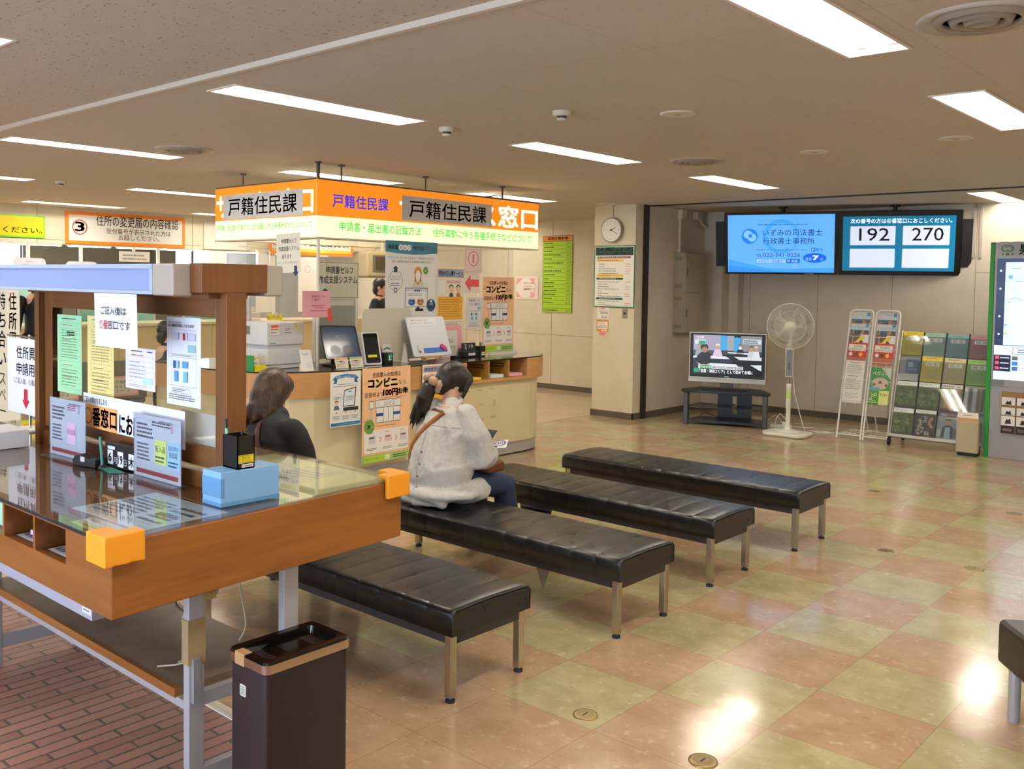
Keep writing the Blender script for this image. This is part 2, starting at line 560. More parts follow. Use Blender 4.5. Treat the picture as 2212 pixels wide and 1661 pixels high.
# entrance side behind the camera: a glazed front that lets the daylight in
w = MB(M_WALL).box(-18.2, -6.2, -3.2, -3.0, 0, ZC + 0.1).box(0.6, 3.2, -3.2, -3.0, 0, ZC + 0.1).box(-6.2, 0.6, -3.2, -3.0, 2.3, ZC + 0.1)
struct(w, 'wall_front')
w = MB(m('#8b8d90', 0.35, 0.6))
for i in range(6):
    x = -6.2 + i * 6.8 / 5
    w.box(x - 0.03, x + 0.03, -3.13, -3.07, 0, 2.3)
w.box(-6.2, 0.6, -3.13, -3.07, 0, 0.08).box(-6.2, 0.6, -3.13, -3.07, 2.22, 2.3)
w1 = struct(w, 'window_1')
# office side: header over the service windows, far wall with windows
w = MB(M_WALL).box(-13.15, -13.0, -3.0, 11.3, 2.045, ZC)
for y in (-1.2, 0.6, 2.4, 4.2, 5.35, 7.65, 9.9):
    w.box(-13.003, -12.9985, y - 0.004, y + 0.004, 2.045, ZC, M_SEAM)
w.box(-13.003, -12.9985, -3.0, 11.3, 2.1, 2.106, M_SEAM)
struct(w, 'wall_header')
w = MB(speckle('office_wall', '#b9b3a0', '#aea893', 2, 0.3, 0.7, 0.7))
zs = (1.05, 2.3)
ops = [(5.3, 7.15), (10.15, 11.1), (1.5, 4.6)]
ys = [-3.0] + sorted(y for o_ in ops for y in o_) + [11.3]
w.box(-18.2, -18.0, -3.0, 11.3, 0, zs[0]).box(-18.2, -18.0, -3.0, 11.3, zs[1], ZC)
for a, b in zip(ys[0::2], ys[1::2]):
    w.box(-18.2, -18.0, a, b, zs[0], zs[1])
struct(w, 'wall_office')
for k, (a, b) in enumerate(ops):
    w = MB(m('#7c7f82', 0.4, 0.5))
    for y in (a, (a + b) / 2, b):
        w.box(-18.12, -18.06, y - 0.025, y + 0.025, zs[0], zs[1])
    for z in zs + (1.75,):
        w.box(-18.12, -18.06, a, b, z - 0.025, z + 0.025)
    struct(w, 'window_%d' % (k + 2))

# ------------------------------------------------------------------ recessed ceiling lights
M_TUBE = m('#fff6e8', 0.5, emit=TUBE)
M_REFL = m('#f4f2ea', 0.3)
M_TRIM = m('#d8cfc0', 0.4)
fix0 = thing('ceiling_light', 'x', 'ceiling light', (0, 0, 0), 0, 'recessed two-tube ceiling lights')
hw = LW / 2
t = MB(M_TRIM)
for a in ((-hw - 0.012, -hw + 0.004, -0.012, LL + 0.012), (hw - 0.004, hw + 0.012, -0.012, LL + 0.012), (-hw + 0.004, hw - 0.004, -0.012, 0.004), (-hw + 0.004, hw - 0.004, LL - 0.004, LL + 0.012)):
    t.box(a[0], a[1], a[2], a[3], -0.006, 0.03)
t.build('trim_frame', fix0)
r = MB(M_REFL)
pr = [(-hw, 0.0), (-hw + 0.02, 0.075), (-0.03, 0.075), (0, 0.035), (0.03, 0.075), (hw - 0.02, 0.075), (hw, 0.0)]
for (xa, za), (xb, zb) in zip(pr, pr[1:]):
    r.add([(xa, 0, za), (xb, 0, zb), (xb, LL, zb), (xa, LL, za)], [(0, 1, 2, 3)])
for y, s in ((0.0, 1), (LL, -1)):
    r.add([(xa, y, za) for xa, za in pr], [tuple(range(7)) if s > 0 else tuple(range(6, -1, -1))])
    for cx in (-0.06, 0.06):
        r.box(cx - 0.022, cx + 0.022, min(y, y + s * 0.03), max(y, y + s * 0.03), 0.02, 0.07, m('#e8e6de', 0.4))
r.build('reflector', fix0)
for cx in (-0.06, 0.06):
    MB(M_TUBE).tube([(cx, 0.03, 0.042), (cx, LL - 0.03, 0.042)], 0.0155, None, 8).build('fluorescent_tube', fix0)
ROWS = {0.3: 'behind the ceiling strip', 2.62: 'first row past the ceiling strip', 4.94: 'second row past the ceiling strip', 7.33: 'third row past the ceiling strip', 9.6: 'row by the aisle wall', 10.05: 'beyond the shutter track'}
COLS = {-1.43: 'over the open floor', -4.17: 'over the benches', -6.87: 'over the booth', -9.63: 'left of the booth', -12.38: 'by the window signs', -2.67: 'near the screens', 1.3: 'by the right wall', -15.4: 'over the office'}
for i, (x, y) in enumerate(LIGHTS):
    o = fix0 if i == 0 else copy_tree(fix0)
    o.matrix_basis = Matrix.Translation((x, y, ZC + (0.012 if y < 2 else 0)))
    o['label'] = 'lit twin-tube ceiling light %s, %s' % (COLS[x], ROWS[y])

# ------------------------------------------------------------------ other ceiling fittings
M_WH = m('#cfc6b6', 0.5)
def vent(x, y, label, R=0.21):
    t = thing('air_vent', label, 'air vent', (x, y, ZC), 0, 'round ceiling air vents')
    MB(m('#b4aca0', 0.45)).lathe([(R, 0.0), (R - 0.005, -0.012), (R - 0.05, -0.004), (R - 0.055, 0.0)], (x, y, ZC), n=40).build('rim', t)
    for i, rr in enumerate((0.145, 0.095, 0.05)):
        MB(m('#978d80', 0.45)).lathe([(rr + 0.012, -0.003), (rr, -0.022 - 0.004 * i), (rr - 0.02, -0.015), (rr - 0.02, -0.003)], (x, y, ZC), n=36).build('cone_ring', t)
    MB(m('#4a4038', 0.7)).lathe([(R - 0.05, -0.001), (R - 0.051, -0.0015), (0.02, -0.002)], (x, y, ZC), n=36).build('dark_core', t)
vent(-6.36, 3.68, 'round air vent above the left part of the hall, left of the orange sign box')
vent(-3.69, 6.42, 'round air vent between two lit ceiling lights over the far benches')
vent(-0.98, 3.63, 'large dark round air vent nearest on the right of the ceiling')
def detector(x, y, label):
    t = thing('smoke_detector', label, 'smoke detector', (x, y, ZC), 0, 'ceiling smoke detectors')
    MB(M_WH).lathe([(0.052, 0.0), (0.052, -0.012), (0.046, -0.024), (0.03, -0.027)], (x, y, ZC), n=24).build('base', t)
    MB(m('#3a3733', 0.5)).lathe([(0.026, -0.026), (0.026, -0.040)], (x, y, ZC), n=20).build('sensor_slot', t)
    MB(M_WH).lathe([(0.030, -0.040), (0.028, -0.048), (0.012, -0.050)], (x, y, ZC), n=20).build('cap', t)
detector(-4.14, 4.17, 'white smoke detector nearest the long lit ceiling light in the middle')
detector(-3.24, 4.16, 'white smoke detector on the plain ceiling left of a flat round disc')
detector(-9.5, 4.14, 'small white smoke detector on the far left ceiling above the orange-framed sign')
def disc(x, y, label, R=0.1):
    t = thing('ceiling_speaker', label, 'ceiling speaker', (x, y, ZC), 0, 'flat round ceiling speakers')
    MB(M_WH).lathe([(R, 0.0), (R, -0.006), (R - 0.012, -0.009)], (x, y, ZC), n=32).build('rim', t)
    MB(m('#b3a795', 0.7)).lathe([(R - 0.012, -0.0085), (0.0, -0.0092)], (x, y, ZC), n=32).build('grille', t)
disc(-2.77, 4.60, 'flat round ceiling disc right of the smoke detectors')
disc(-2.79, 6.46, 'flat round ceiling disc above the number screens')
disc(-1.85, 6.39, 'flat round ceiling disc on the far right beneath a lit light')
disc(-6.48, 6.53, 'flat round ceiling disc just above the orange sign box')
disc(-6.49, 9.21, 'flat round ceiling disc above the wall clock', 0.12)
# ------------------------------------------------------------------ shared object materials
M_OAK = wood('honey_veneer', '#99602a', '#824e1c', 0.35, 1, 1.0)
M_OAKX = wood('honey_veneer_long', '#99602a', '#824e1c', 0.35, 0, 1.0)
M_DKW = wood('brown_frame_wood', '#7a4d26', '#683f1d', 0.4, 2, 1.2)
M_DKWX = wood('brown_frame_wood_long', '#7a4d26', '#683f1d', 0.4, 0, 1.2)
M_LTW = wood('light_counter_veneer', '#c2925a', '#b5854e', 0.45, 1, 1.0)
M_STEEL = m('#a9a9ae', 0.35, 0.25)
M_CHROME = m('#c9c7c2', 0.12, 1.0)
M_BLACK = m('#141416', 0.35)
M_BLACKM = m('#1a1a1c', 0.6)
M_WHITEP = m('#e9e8e4', 0.4)
M_PAPER = m('#f0efec', 0.7)

def mat_pane(name, tint='#ffffff', rough=0.02, lo=0.04, haze=0.0, hazecol='#ffffff'):
    g = NT(name)
    t = g.t
    t.nodes.remove(g.b)
    out = [x for x in t.nodes if x.type == 'OUTPUT_MATERIAL'][0]
    tr = g.n('ShaderNodeBsdfTransparent', ins={0: lin(tint)})
    gl = g.n('ShaderNodeBsdfGlossy', ins={'Roughness': rough})
    lw = g.n('ShaderNodeLayerWeight', ins={0: 0.5})
    refl = g.math('ADD', 0.045, g.math('MULTIPLY', g.math('POWER', lw.outputs[1], 5.0), 0.9))
    mx = g.n('ShaderNodeMixShader', ins={0: refl, 1: tr.outputs[0], 2: gl.outputs[0]})
    last = mx
    if haze:
        df = g.n('ShaderNodeBsdfDiffuse', ins={0: lin(hazecol)})
        last = g.n('ShaderNodeMixShader', ins={0: haze, 1: mx.outputs[0], 2: df.outputs[0]})
    t.links.new(last.outputs[0], out.inputs[0])
    return g.mat
M_GLASS = mat_pane('clear_glass', '#f4f8f6')
M_VINYL = mat_pane('clear_vinyl', '#f3f3f0', 0.05, haze=0.06, hazecol='#f0eee4')
M_ACRYL = mat_pane('clear_acrylic', '#f0f4f6', 0.03, haze=0.03)

# ------------------------------------------------------------------ writing desk
SH = Matrix(((1, -0.073, 0, 0.073 * 1.17), (0, 1, 0, 0), (0, 0, 1, 0), (0, 0, 0, 1)))   # desk parts sheared sideways to fit the end edge in the camera view
D = thing('writing_desk', 'honey wood standing writing desk with glass top, cubbyholes and grey steel legs', 'desk', (-3.3, 1.7, 0))
X0, X1, Y0, Y1, ZB, ZT = -4.72, -2.392, 1.17, 2.281, 0.69, 0.9
cub = [(-2.874, -2.667), (-3.104, -2.888), (-3.334, -3.118), (-3.564, -3.348), (-3.794, -3.578)]
f = MB(M_OAKX, SH)
f.box(X0, X1 - 0.002, Y0, Y0 + 0.02, ZB, 0.783)
f.box(-2.667, X1 - 0.002, Y0, Y0 + 0.02, 0.783, 0.892)
f.box(X0, -3.794, Y0, Y0 + 0.02, 0.783, 0.892)
for a, b in zip(cub, cub[1:]):
    f.box(b[1], a[0], Y0, Y0 + 0.30, 0.783, 0.892)
f.build('front_fascia', D)
MB(M_OAK, SH).box(X1 - 0.02, X1, Y0 + 0.0005, Y1, ZB, 0.894).build('end_panel', D, bevel=0.003)
MB(M_OAK, SH).box(X0, X0 + 0.02, Y0, Y1, ZB, 0.892).build('end_panel', D)
MB(M_OAKX, SH).box(X0 + 0.02, X1 - 0.02, Y1 - 0.02, Y1, ZB, 0.892).build('back_fascia', D)
MB(M_DKWX, SH).box(X0 + 0.02, X1 - 0.02, Y0 + 0.02, Y0 + 0.30, 0.765, 0.783).box(X0 + 0.02, X1 - 0.02, Y0 + 0.30, Y0 + 0.315, 0.765, 0.892).build('cubby_floor', D)
MB(wood('desk_top_wood', '#8a5a3a', '#7a4c30', 0.35, 0), SH).box(X0, X1 - 0.003, Y0 + 0.002, Y1, 0.882, 0.8945).build('tabletop', D)
MB(M_GLASS, SH).box(X0, X1 - 0.004, Y0 - 0.004, Y1, 0.8975, 0.902).build('glass_top', D)
MB(M_BLACKM, SH).box(X0, X1 - 0.06, Y0 - 0.006, Y0 - 0.002, 0.891, 0.899).build('edge_strip', D)
MB(m('#a9abb8', 0.4, 0.1), SH).box(-4.1, -2.66, 1.245, 1.36, 0.60, 0.69).build('steel_rail', D)
for lx in (-4.07, -2.535):
    for ly, l2 in ((1.46, 1.512), (1.80, 1.858)):
        MB(M_STEEL).box(lx, lx + 0.032, ly, l2, 0.0, ZB).build('leg', D, bevel=0.004)
    MB(M_STEEL).box(lx + 0.002, lx + 0.03, 1.512, 1.80, 0.315, 0.356).build('side_rail', D)
    MB(M_STEEL).box(lx + 0.002, lx + 0.03, 1.30, 2.02, 0.07, 0.125).build('foot_rail', D, bevel=0.003)
MB(M_STEEL).box(-4.038, -2.535, 1.462, 1.49, 0.308, 0.335).build('front_rail', D)
MB(M_STEEL).box(-4.038, -2.535, 1.83, 1.856, 0.308, 0.335).build('back_rail', D)
sh = MB(speckle('worn_shelf_top', '#8d7a66', '#76624f', 9, 0.35, 0.7, 0.35))
sh.box(-4.03, -2.575, 1.47, 1.86, 0.335, 0.36).box(-4.03, -2.575, 1.455, 1.47, 0.333, 0.361, M_OAKX)
sh.build('lower_shelf', D)
MB(m('#94805a', 0.7)).box(-2.5375, -2.5005, 1.457, 1.515, 0.45, 0.585).build('packing_tape_wrap', D)
MB(m('#8f9196', 0.4, 0.3)).box(-2.504, -2.488, 1.468, 1.492, 0.335, 0.47).build('socket_strip', D)
Sheet(0.055, 0.05, '#dfe0ea').fine(0.005, 0.005, 0.045, 0.04, 4, '#8e8f9d').build('asset_sticker', (-2.725, 1.2435, 0.615), UX, parent=D)
# wooden screen with glass on the desk
fr = MB(M_DKW)
for a, b in ((-4.098, -4.058), (-2.676, -2.636)):
    MB(M_DKW).box(a, b, 1.672, 1.745, 0.897, 1.556).build('screen_post', D, bevel=0.002)
MB(M_DKWX).box(-4.058, -2.676, 1.687, 1.733, 0.897, 0.953).build('screen_base_board', D, bevel=0.002)
f = MB(M_DKW)
f.box(-4.049, -3.976, 1.694, 1.723, 0.973, 1.539).box(-2.737, -2.683, 1.694, 1.723, 0.973, 1.539)
f.box(-3.976, -2.737, 1.694, 1.723, 0.973, 1.039, M_DKWX).box(-3.976, -2.737, 1.694, 1.723, 1.473, 1.539, M_DKWX)
f.build('glazing_frame', D, bevel=0.002)
MB(M_GLASS).box(-3.986, -2.727, 1.715, 1.718, 1.029, 1.483).build('glass_pane', D)
frost = mat_pane('frosted_film', '#cfcfcc', 0.3, haze=0.55, hazecol='#cfccc4')
MB(frost).box(-2.987, -2.737, 1.714, 1.715, 1.039, 1.146).build('frosted_strip', D)
MB(M_DKWX).box(-4.180, -2.707, 1.596, 1.820, 1.557, 1.641).build('header_beam', D)
for a, b in ((-4.241, -4.18), (-2.707, -2.636)):
    MB(M_DKW).box(a, b, 1.583, 1.825, 1.556, 1.649).build('header_block', D, bevel=0.002)
MB(M_DKWX).box(-4.058, -2.676, 1.631, 1.774, 1.537, 1.557).build('header_underside', D)
for y0, y1, s in ((1.526, 1.596, -1), (1.820, 1.889, 1)):
    ya = y0 if s < 0 else y1
    xr = -2.839 if s < 0 else -2.773
    c = MB(m('#aab6cf', 0.4)).box(-4.180, xr, y0, y1, 1.547, 1.559).box(-4.180, xr, y0, y1, 1.633, 1.646)
    c.box(xr - 0.02, xr, y0, y1, 1.559, 1.633).box(-4.180, -4.160, y0, y1, 1.559, 1.633)
    c.build('lamp_housing', D, bevel=0.002)
    MB(m('#8fa0cc', 0.35)).box(-4.160, xr - 0.02, y0 + 0.006, y1 - 0.006, 1.559, 1.633).build('lamp_diffuser', D)  # blue of housing and diffuser is daylight tint put into the colour
    xe = -2.709 if s < 0 else -2.638
    MB(m('#a9a196', 0.5)).box(xr, xe, y0 - 0.001, y1, 1.545, 1.647).build('lamp_end_cap', D, bevel=0.007)
# sheets lying under the glass
def flat(name, label, cat, x, y, w, h, rz, col, fn=None, group=None, z=0.8957):
    s = Sheet(w, h, col, 0.0006)
    if fn: fn(s)
    u = (math.cos(rz), math.sin(rz), 0)
    v = (-math.sin(rz), math.cos(rz), 0)
    return s.put(name, label, cat, (x, y, z), u, v, group)
flat('desk_sheet', 'printed white notice lying under the desk glass beside the blue box', 'paper', -2.86, 1.27, 0.40, 0.29, 0.05, '#d9dcec',
     lambda s: s.fine(0.03, 0.04, 0.2, 0.2, 8, '#7a7b92').fine(0.25, 0.06, 0.13, 0.18, 5, '#5b5a6a').fine(0.25, 0.12, 0.12, 0.03, 1, '#b03038'))
flat('desk_sheet', 'yellowish form lying under the desk glass by the near orange corner guard', 'paper', -2.70, 1.195, 0.24, 0.075, 0.0, '#d8c48c', lambda s: s.fine(0.02, 0.01, 0.2, 0.05, 3, '#9a8a60'))
flat('desk_mat', 'plastic mat under the desk glass, pale yellow with the sign reflection painted in', 'desk mat', -3.2, 1.885, 0.72, 0.365, 0.0, '#e4dd9c',  # yellow stands partly for the sign reflected in the glass
     lambda s: s.rect(0.02, 0.02, 0.68, 0.325, '#efe6b4'))
flat('desk_sheet', 'grey printed sheet lying on the pale yellow mat behind the blue box', 'paper', -2.86, 1.93, 0.2, 0.26, 0.12, '#cfc9b8', lambda s: s.fine(0.02, 0.04, 0.16, 0.16, 5, '#7d786c'), z=0.8966)
for k, (nm, lb, x, y, col) in enumerate((('request_form', 'pink request forms in the desk cubbyhole nearest the orange corner guard', -2.73, 1.30, '#eab8de'), ('request_form', 'pink request forms in the second desk cubbyhole from the orange corner guard', -2.96, 1.29, '#e6b9dc'),
                                         ('request_form', 'pale green request forms in the desk cubbyhole at the left edge', -3.19, 1.27, '#a9d8bb'))):
    t = tag(MB(m(col, 0.7), None).box(x - 0.095, x + 0.028, y - 0.06, y + 0.12, 0.7842, 0.80 if k != 2 else 0.865).build(nm), lb, 'paper', 'forms in the desk cubbyholes')
for a, b in cub[:2]:
    s = Sheet(0.17, 0.05, '#efeff2', 0.0006)
    s.txt('転出証明書請求', 0.012, 0.012, 0.146, 0.026, '#26262c', bold=0.015)
    s.put('shelf_label', 'white strip label on the cubbyhole floor, %s' % ('nearest the orange corner guard' if a > -2.88 else 'second from the orange corner guard'), 'label', (a + 0.02, Y0 + 0.03, 0.7845), UX, UY, 'cubbyhole strip labels')
# corner guards
def guard(label, cx, cy, sy):
    Mx = Matrix.Translation((cx, cy, 0.872)) @ Matrix(((1, -0.073, 0, 0), (0, 1, 0, 0), (0, 0, 1, 0), (0, 0, 0, 1)))  # same view-fitting shear as the desk parts
    g = MB(m('#f0a024', 0.4), Mx)
    d, o, iy = 0.088, 0.020, (0.010 if sy < 0 else 0.005)
    Y = lambda a, b: (min(sy * a, sy * b), max(sy * a, sy * b))
    g.box(0.005, o + 0.002, *Y(-d, o + iy), -0.032, 0.049)
    g.box(-d, o + 0.002, *Y(iy, o + iy), -0.032, 0.047)
    g.box(-0.034, o, *Y(-d, o + iy), 0.035, 0.049)
    g.box(-d, o, *Y(-0.034, o + iy), 0.035, 0.049)
    return tag(fuse(g, 'corner_guard', None, 0.0035, 3), label, 'corner guard', 'orange corner guards on the writing desk')
guard('orange foam corner guard on the near corner of the writing desk', -2.392, 1.17, -1)
guard('orange foam corner guard on the far corner of the writing desk by the seated woman', -2.473, 2.281, 1)

# ------------------------------------------------------------------ things on the desk
Z9 = 0.9026
s = thing('blue_box', 'light blue cardboard box on the desk under the black pen holder', 'box', (-2.57, 1.68, Z9))
MB(m('#7fb2e2', 0.5)).box(-2.622, -2.518, 1.577, 1.790, Z9, 1.009).build('carton', s, bevel=0.003)
MB(m('#5f93c4', 0.4)).box(-2.6225, -2.5175, 1.5765, 1.7905, Z9 + 0.0, Z9 + 0.012).box(-2.6225, -2.5175, 1.5765, 1.59, 0.93, 0.99).build('tape_edge', s)
s = thing('pen_holder', 'black square pen holder with yellow sticker on the blue box', 'pen holder', (-2.565, 1.67, 1.01))
h = MB(M_BLACK)
xa, xb, ya, yb = -2.607, -2.525, 1.640, 1.702
for bx in ((xa, xb, ya, ya + 0.003), (xa, xb, yb - 0.003, yb), (xa, xa + 0.003, ya, yb), (xb - 0.003, xb, ya, yb)):
    h.box(*bx, 1.0095, 1.112)
h.box(xa, xb, ya, yb, 1.0095, 1.014)
h.build('holder', s)
q = Sheet(0.056, 0.026, '#e8d52a', 0.0005)
q.frame(0.002, 0.002, 0.052, 0.022, 0.0012, '#4a4310')
q.txt('使用済みは', 0.012, 0.013, 0.03, 0.009, '#5a520c').txt('お戻しください', 0.012, 0.004, 0.036, 0.009, '#5a520c')
q.build('yellow_sticker', (-2.5245, 1.643, 1.027), UY, parent=s)
q = Sheet(0.042, 0.01, '#eceff5', 0.0005)
q.fine(0.002, 0.002, 0.038, 0.006, 1, '#3c4a66').build('white_sticker', (-2.5245, 1.655, 1.014), UY, parent=s)
s = thing('pen', 'mint green pen with black cap standing in the pen holder', 'pen', (-2.60, 1.65, 1.02))
MB(m('#7fd2c0', 0.4)).tube([(-2.598, 1.652, 1.018), (-2.612, 1.656, 1.128)], 0.0045).build('barrel', s)
MB(M_BLACK).tube([(-2.612, 1.656, 1.128), (-2.618, 1.6575, 1.158)], 0.0055).build('cap', s)
tag(MB(M_BLACK).tube([(-2.563, 1.68, 1.018), (-2.57, 1.685, 1.124)], 0.0042).build('pen'), 'short black pen just showing above the black pen holder', 'pen')

def acryl_stand(label, x, y, rz, w, h, fn):
    s = thing('document_stand', label, 'document stand', (x, y, Z9), rz)
    R = Matrix.Translation((x, y, Z9)) @ Matrix.Rotation(rz, 4, 'Z')
    MB(M_ACRYL, R).box(0, w, -0.004, -0.002, 0.0, h).box(0, w, -0.001, 0.001, 0, h).box(0.0, w, -0.05, 0.02, 0.0, 0.002).build('acrylic_holder', s)
    q = Sheet(w - 0.008, h - 0.006, '#dfe0ee', 0.0006)
    fn(q, w - 0.008, h - 0.006)
    u = R.to_3x3() @ Vector((1, 0, 0))
    q.build('filled_in_form', R @ Vector((0.004, -0.0016, 0.003)), u, parent=s)
    return s
def form_base(q, w, h):
    q.rect(0.015, 0.012, w - 0.03, 0.016, '#c2263a')
    q.fine(0.02, 0.014, w - 0.04, 0.012, 1, '#8c1426', 2, fill=0.7, word=0.03)
    q.frame(0.012, 0.034, w - 0.024, h - 0.05, 0.0008, '#a9a9c4')
    for k in range(7):
        q.rect(0.012, 0.05 + k * 0.022, w - 0.024, 0.0006, '#b9bad0')
    q.fine(0.02, h * 0.62, w * 0.36, h * 0.26, 4, '#4a4a58', seed=3)
    q.fine(0.02, h * 0.26, w * 0.3, h * 0.3, 5, '#5d5d70', seed=5)
    q.fine(w * 0.55, h - 0.02, w * 0.33, 0.010, 1, '#6c6c80')
    q.rect(w * 0.80, h * 0.78, 0.012, 0.03, '#d8a8bc')
def form_l(q, w, h):
    form_base(q, w, h)
    q.rect(w * 0.50, h * 0.24, w * 0.24, h * 0.38, '#ecc0e2', 4)
    q.txt('転出届', w * 0.51, h * 0.40, w * 0.22, h * 0.11, '#b0246a', 5)
    q.fine(w * 0.5, h * 0.82, w * 0.26, h * 0.1, 3, '#b03a7c')
def form_r(q, w, h):
    form_base(q, w, h)
    q.rect(w * 0.46, h * 0.26, w * 0.25, h * 0.38, '#d3e67a', 4)
    q.txt('転入届', w * 0.475, h * 0.44, w * 0.21, h * 0.12, '#23231f', 5)
    q.fine(w * 0.475, h * 0.28, w * 0.2, h * 0.12, 2, '#3a3a30', 5)
    q.rect(w * 0.73, h * 0.22, w * 0.26, h * 0.42, '#9ccdf0', 4)
    q.txt('仙台市内の', w * 0.75, h * 0.51, w * 0.21, h * 0.09, '#2a2f3c', 5).txt('転居届', w * 0.77, h * 0.40, w * 0.17, h * 0.1, '#20242e', 5)
    q.fine(w * 0.75, h * 0.25, w * 0.2, h * 0.11, 2, '#2a3a4c', 5)
    q.fine(w * 0.40, h * 0.84, w * 0.4, h * 0.09, 2, '#3a3a48', 3)
acryl_stand('acrylic stand on the desk holding a form with a pink note', -3.774, 1.598, 0.045, 0.285, 0.228, form_l)
acryl_stand('acrylic stand on the desk holding a form with green and blue notes', -3.163, 1.632, 0.02, 0.312, 0.225, form_r)

s = thing('date_display', 'black date display block on the desk reading June 19, Thursday', 'date display', (-3.26, 1.645, Z9))
R = Matrix.Translation((-3.39, 1.636, Z9)) @ Matrix.Rotation(0.06, 4, 'Z')
MB(M_BLACK, R).box(0, 0.245, 0, 0.035, 0, 0.088).build('block', s, bevel=0.002)
q = Sheet(0.24, 0.082, '#17171a', 0.0005)
q.rect(0.016, 0.008, 0.036, 0.052, '#eceef6').txt('6', 0.022, 0.014, 0.022, 0.045, '#16161a', bold=0.02).txt('月', 0.056, 0.012, 0.024, 0.028, '#e8e8ee', bold=0.02)
q.rect(0.016, 0.063, 0.05, 0.012, '#dfe3f2')
q.rect(0.084, 0.004, 0.038, 0.056, '#eceef6').txt('19', 0.088, 0.01, 0.03, 0.045, '#16161a', bold=0.02).txt('日', 0.126, 0.01, 0.02, 0.028, '#e8e8ee', bold=0.02)
q.rect(0.158, 0.004, 0.038, 0.056, '#eceef6').txt('木', 0.161, 0.01, 0.032, 0.04, '#16161a', bold=0.03).txt('曜', 0.2, 0.014, 0.022, 0.028, '#e8e8ee', bold=0.02)
q.build('date_face', R @ Vector((0.0025, -0.0008, 0.003)), R.to_3x3() @ Vector((1, 0, 0)), parent=s)
s = thing('pen_stand', 'dark pen base with an upright teal pen in front of the date display', 'pen stand', (-3.34, 1.60, Z9))
MB(M_BLACK).lathe([(0.016, 0), (0.016, 0.006), (0.008, 0.012)], (-3.352, 1.606, Z9), n=20).build('base', s)
MB(m('#3f8f86', 0.4)).tube([(-3.352, 1.606, Z9 + 0.01), (-3.372, 1.608, Z9 + 0.112)], 0.0052).build('pen', s)
tag(MB(m('#1f6e5c', 0.5)).prism([(-3.35, 1.598), (-3.232, 1.575), (-3.205, 1.618), (-3.33, 1.63)], Z9, Z9 + 0.003).build('writing_pad'), 'small teal writing pad lying in front of the date display', 'pad')
s = thing('tape_dispenser', 'black tape dispenser between the form stand and the date display', 'tape dispenser', (-3.42, 1.58, Z9))
R = Matrix.Translation((-3.43, 1.588, Z9)) @ Matrix.Rotation(0.25, 4, 'Z')
prof = [(-0.055, 0.0), (0.065, 0.0), (0.067, 0.032), (0.055, 0.034), (0.03, 0.026), (0.01, 0.032), (-0.02, 0.044), (-0.045, 0.036), (-0.057, 0.02)]
k = MB(M_BLACK, R)
k.add([(x, -0.022, z) for x, z in prof] + [(x, 0.022, z) for x, z in prof], [tuple(range(9)), tuple(range(17, 8, -1))] + [(i, 9 + i, 9 + (i + 1) % 9, (i + 1) % 9) for i in range(9)])
k.build('body', s, bevel=0.003)
MB(m('#c9cdd2', 0.3), R).box(-0.012, 0.010, -0.0226, -0.0215, 0.018, 0.036).build('label', s)
tag(MB(m('#d5d3da', 0.6)).box(-4.18, -3.975, 1.475, 1.60, Z9, 0.975).build('white_box', bevel=0.004), 'plain white box at the left end of the writing desk', 'box')

# ------------------------------------------------------------------ papers taped to the desk screen
def at(label, cat, x, y, z, w, h, col, fn, name='form_sheet', group=None, u=UX, v=(0, 0, 1), t=0.0012, bend=0.0):
    q = Sheet(w, h, col, t)
    if fn: fn(q, w, h)
    return q.put(name, label, cat, (x, y, z), u, v, group, bend)
def notice(q, w, h):
    q.txt('ご記入後は', w * 0.18, h * 0.60, w * 0.60, h * 0.17, bold=0.012)
    q.txt('①番', w * 0.13, h * 0.33, w * 0.22, h * 0.18, '#b3202c', bold=0.012).txt('窓口です', w * 0.36, h * 0.33, w * 0.5, h * 0.18, bold=0.012)
at('white notice in black and red lettering taped over the top of the desk screen', 'notice', -3.230, 1.525, 1.362, 0.299, 0.184, '#eef0f6', notice, 'paper_notice', v=(0, -0.02, 1), bend=0.006)
def form(q, w, h, ink, red):
    q.fine(w * 0.2, h * 0.94, w * 0.6, h * 0.025, 1, '#3a3f3a')
    for k, yy in enumerate((0.86, 0.67, 0.35, 0.2)):
        q.fine(w * 0.24, h * yy, w * 0.4, h * 0.022, 1, red, seed=k)
    q.frame(w * 0.14, h * 0.06, w * 0.8, h * 0.84, 0.0009, ink)
    for k in range(1, 12):
        q.rect(w * 0.14, h * (0.06 + 0.84 * k / 12), w * 0.8, 0.0008, ink)
    q.rect(w * 0.55, h * 0.40, 0.0008, h * 0.3, ink)
    q.fine(w * 0.18, h * 0.44, w * 0.7, h * 0.38, 11, ink, seed=8, fill=0.35)
    q.fine(w * 0.18, h * 0.08, w * 0.7, h * 0.24, 6, ink, seed=9, fill=0.35)
    q.fine(w * 0.4, h * 0.73, w * 0.35, h * 0.07, 2, '#20251f', seed=4)
at('light green filled-in sample form taped to the desk screen', 'form', -3.917, 1.690, 1.131, 0.219, 0.316, '#a6dcae', lambda q, w, h: form(q, w, h, '#6d9c74', '#c2707c'))
at('yellow filled-in sample form taped to the desk screen beside the green one', 'form', -3.645, 1.689, 1.136, 0.216, 0.315, '#e6d892', lambda q, w, h: form(q, w, h, '#a3935a', '#b8505a'))
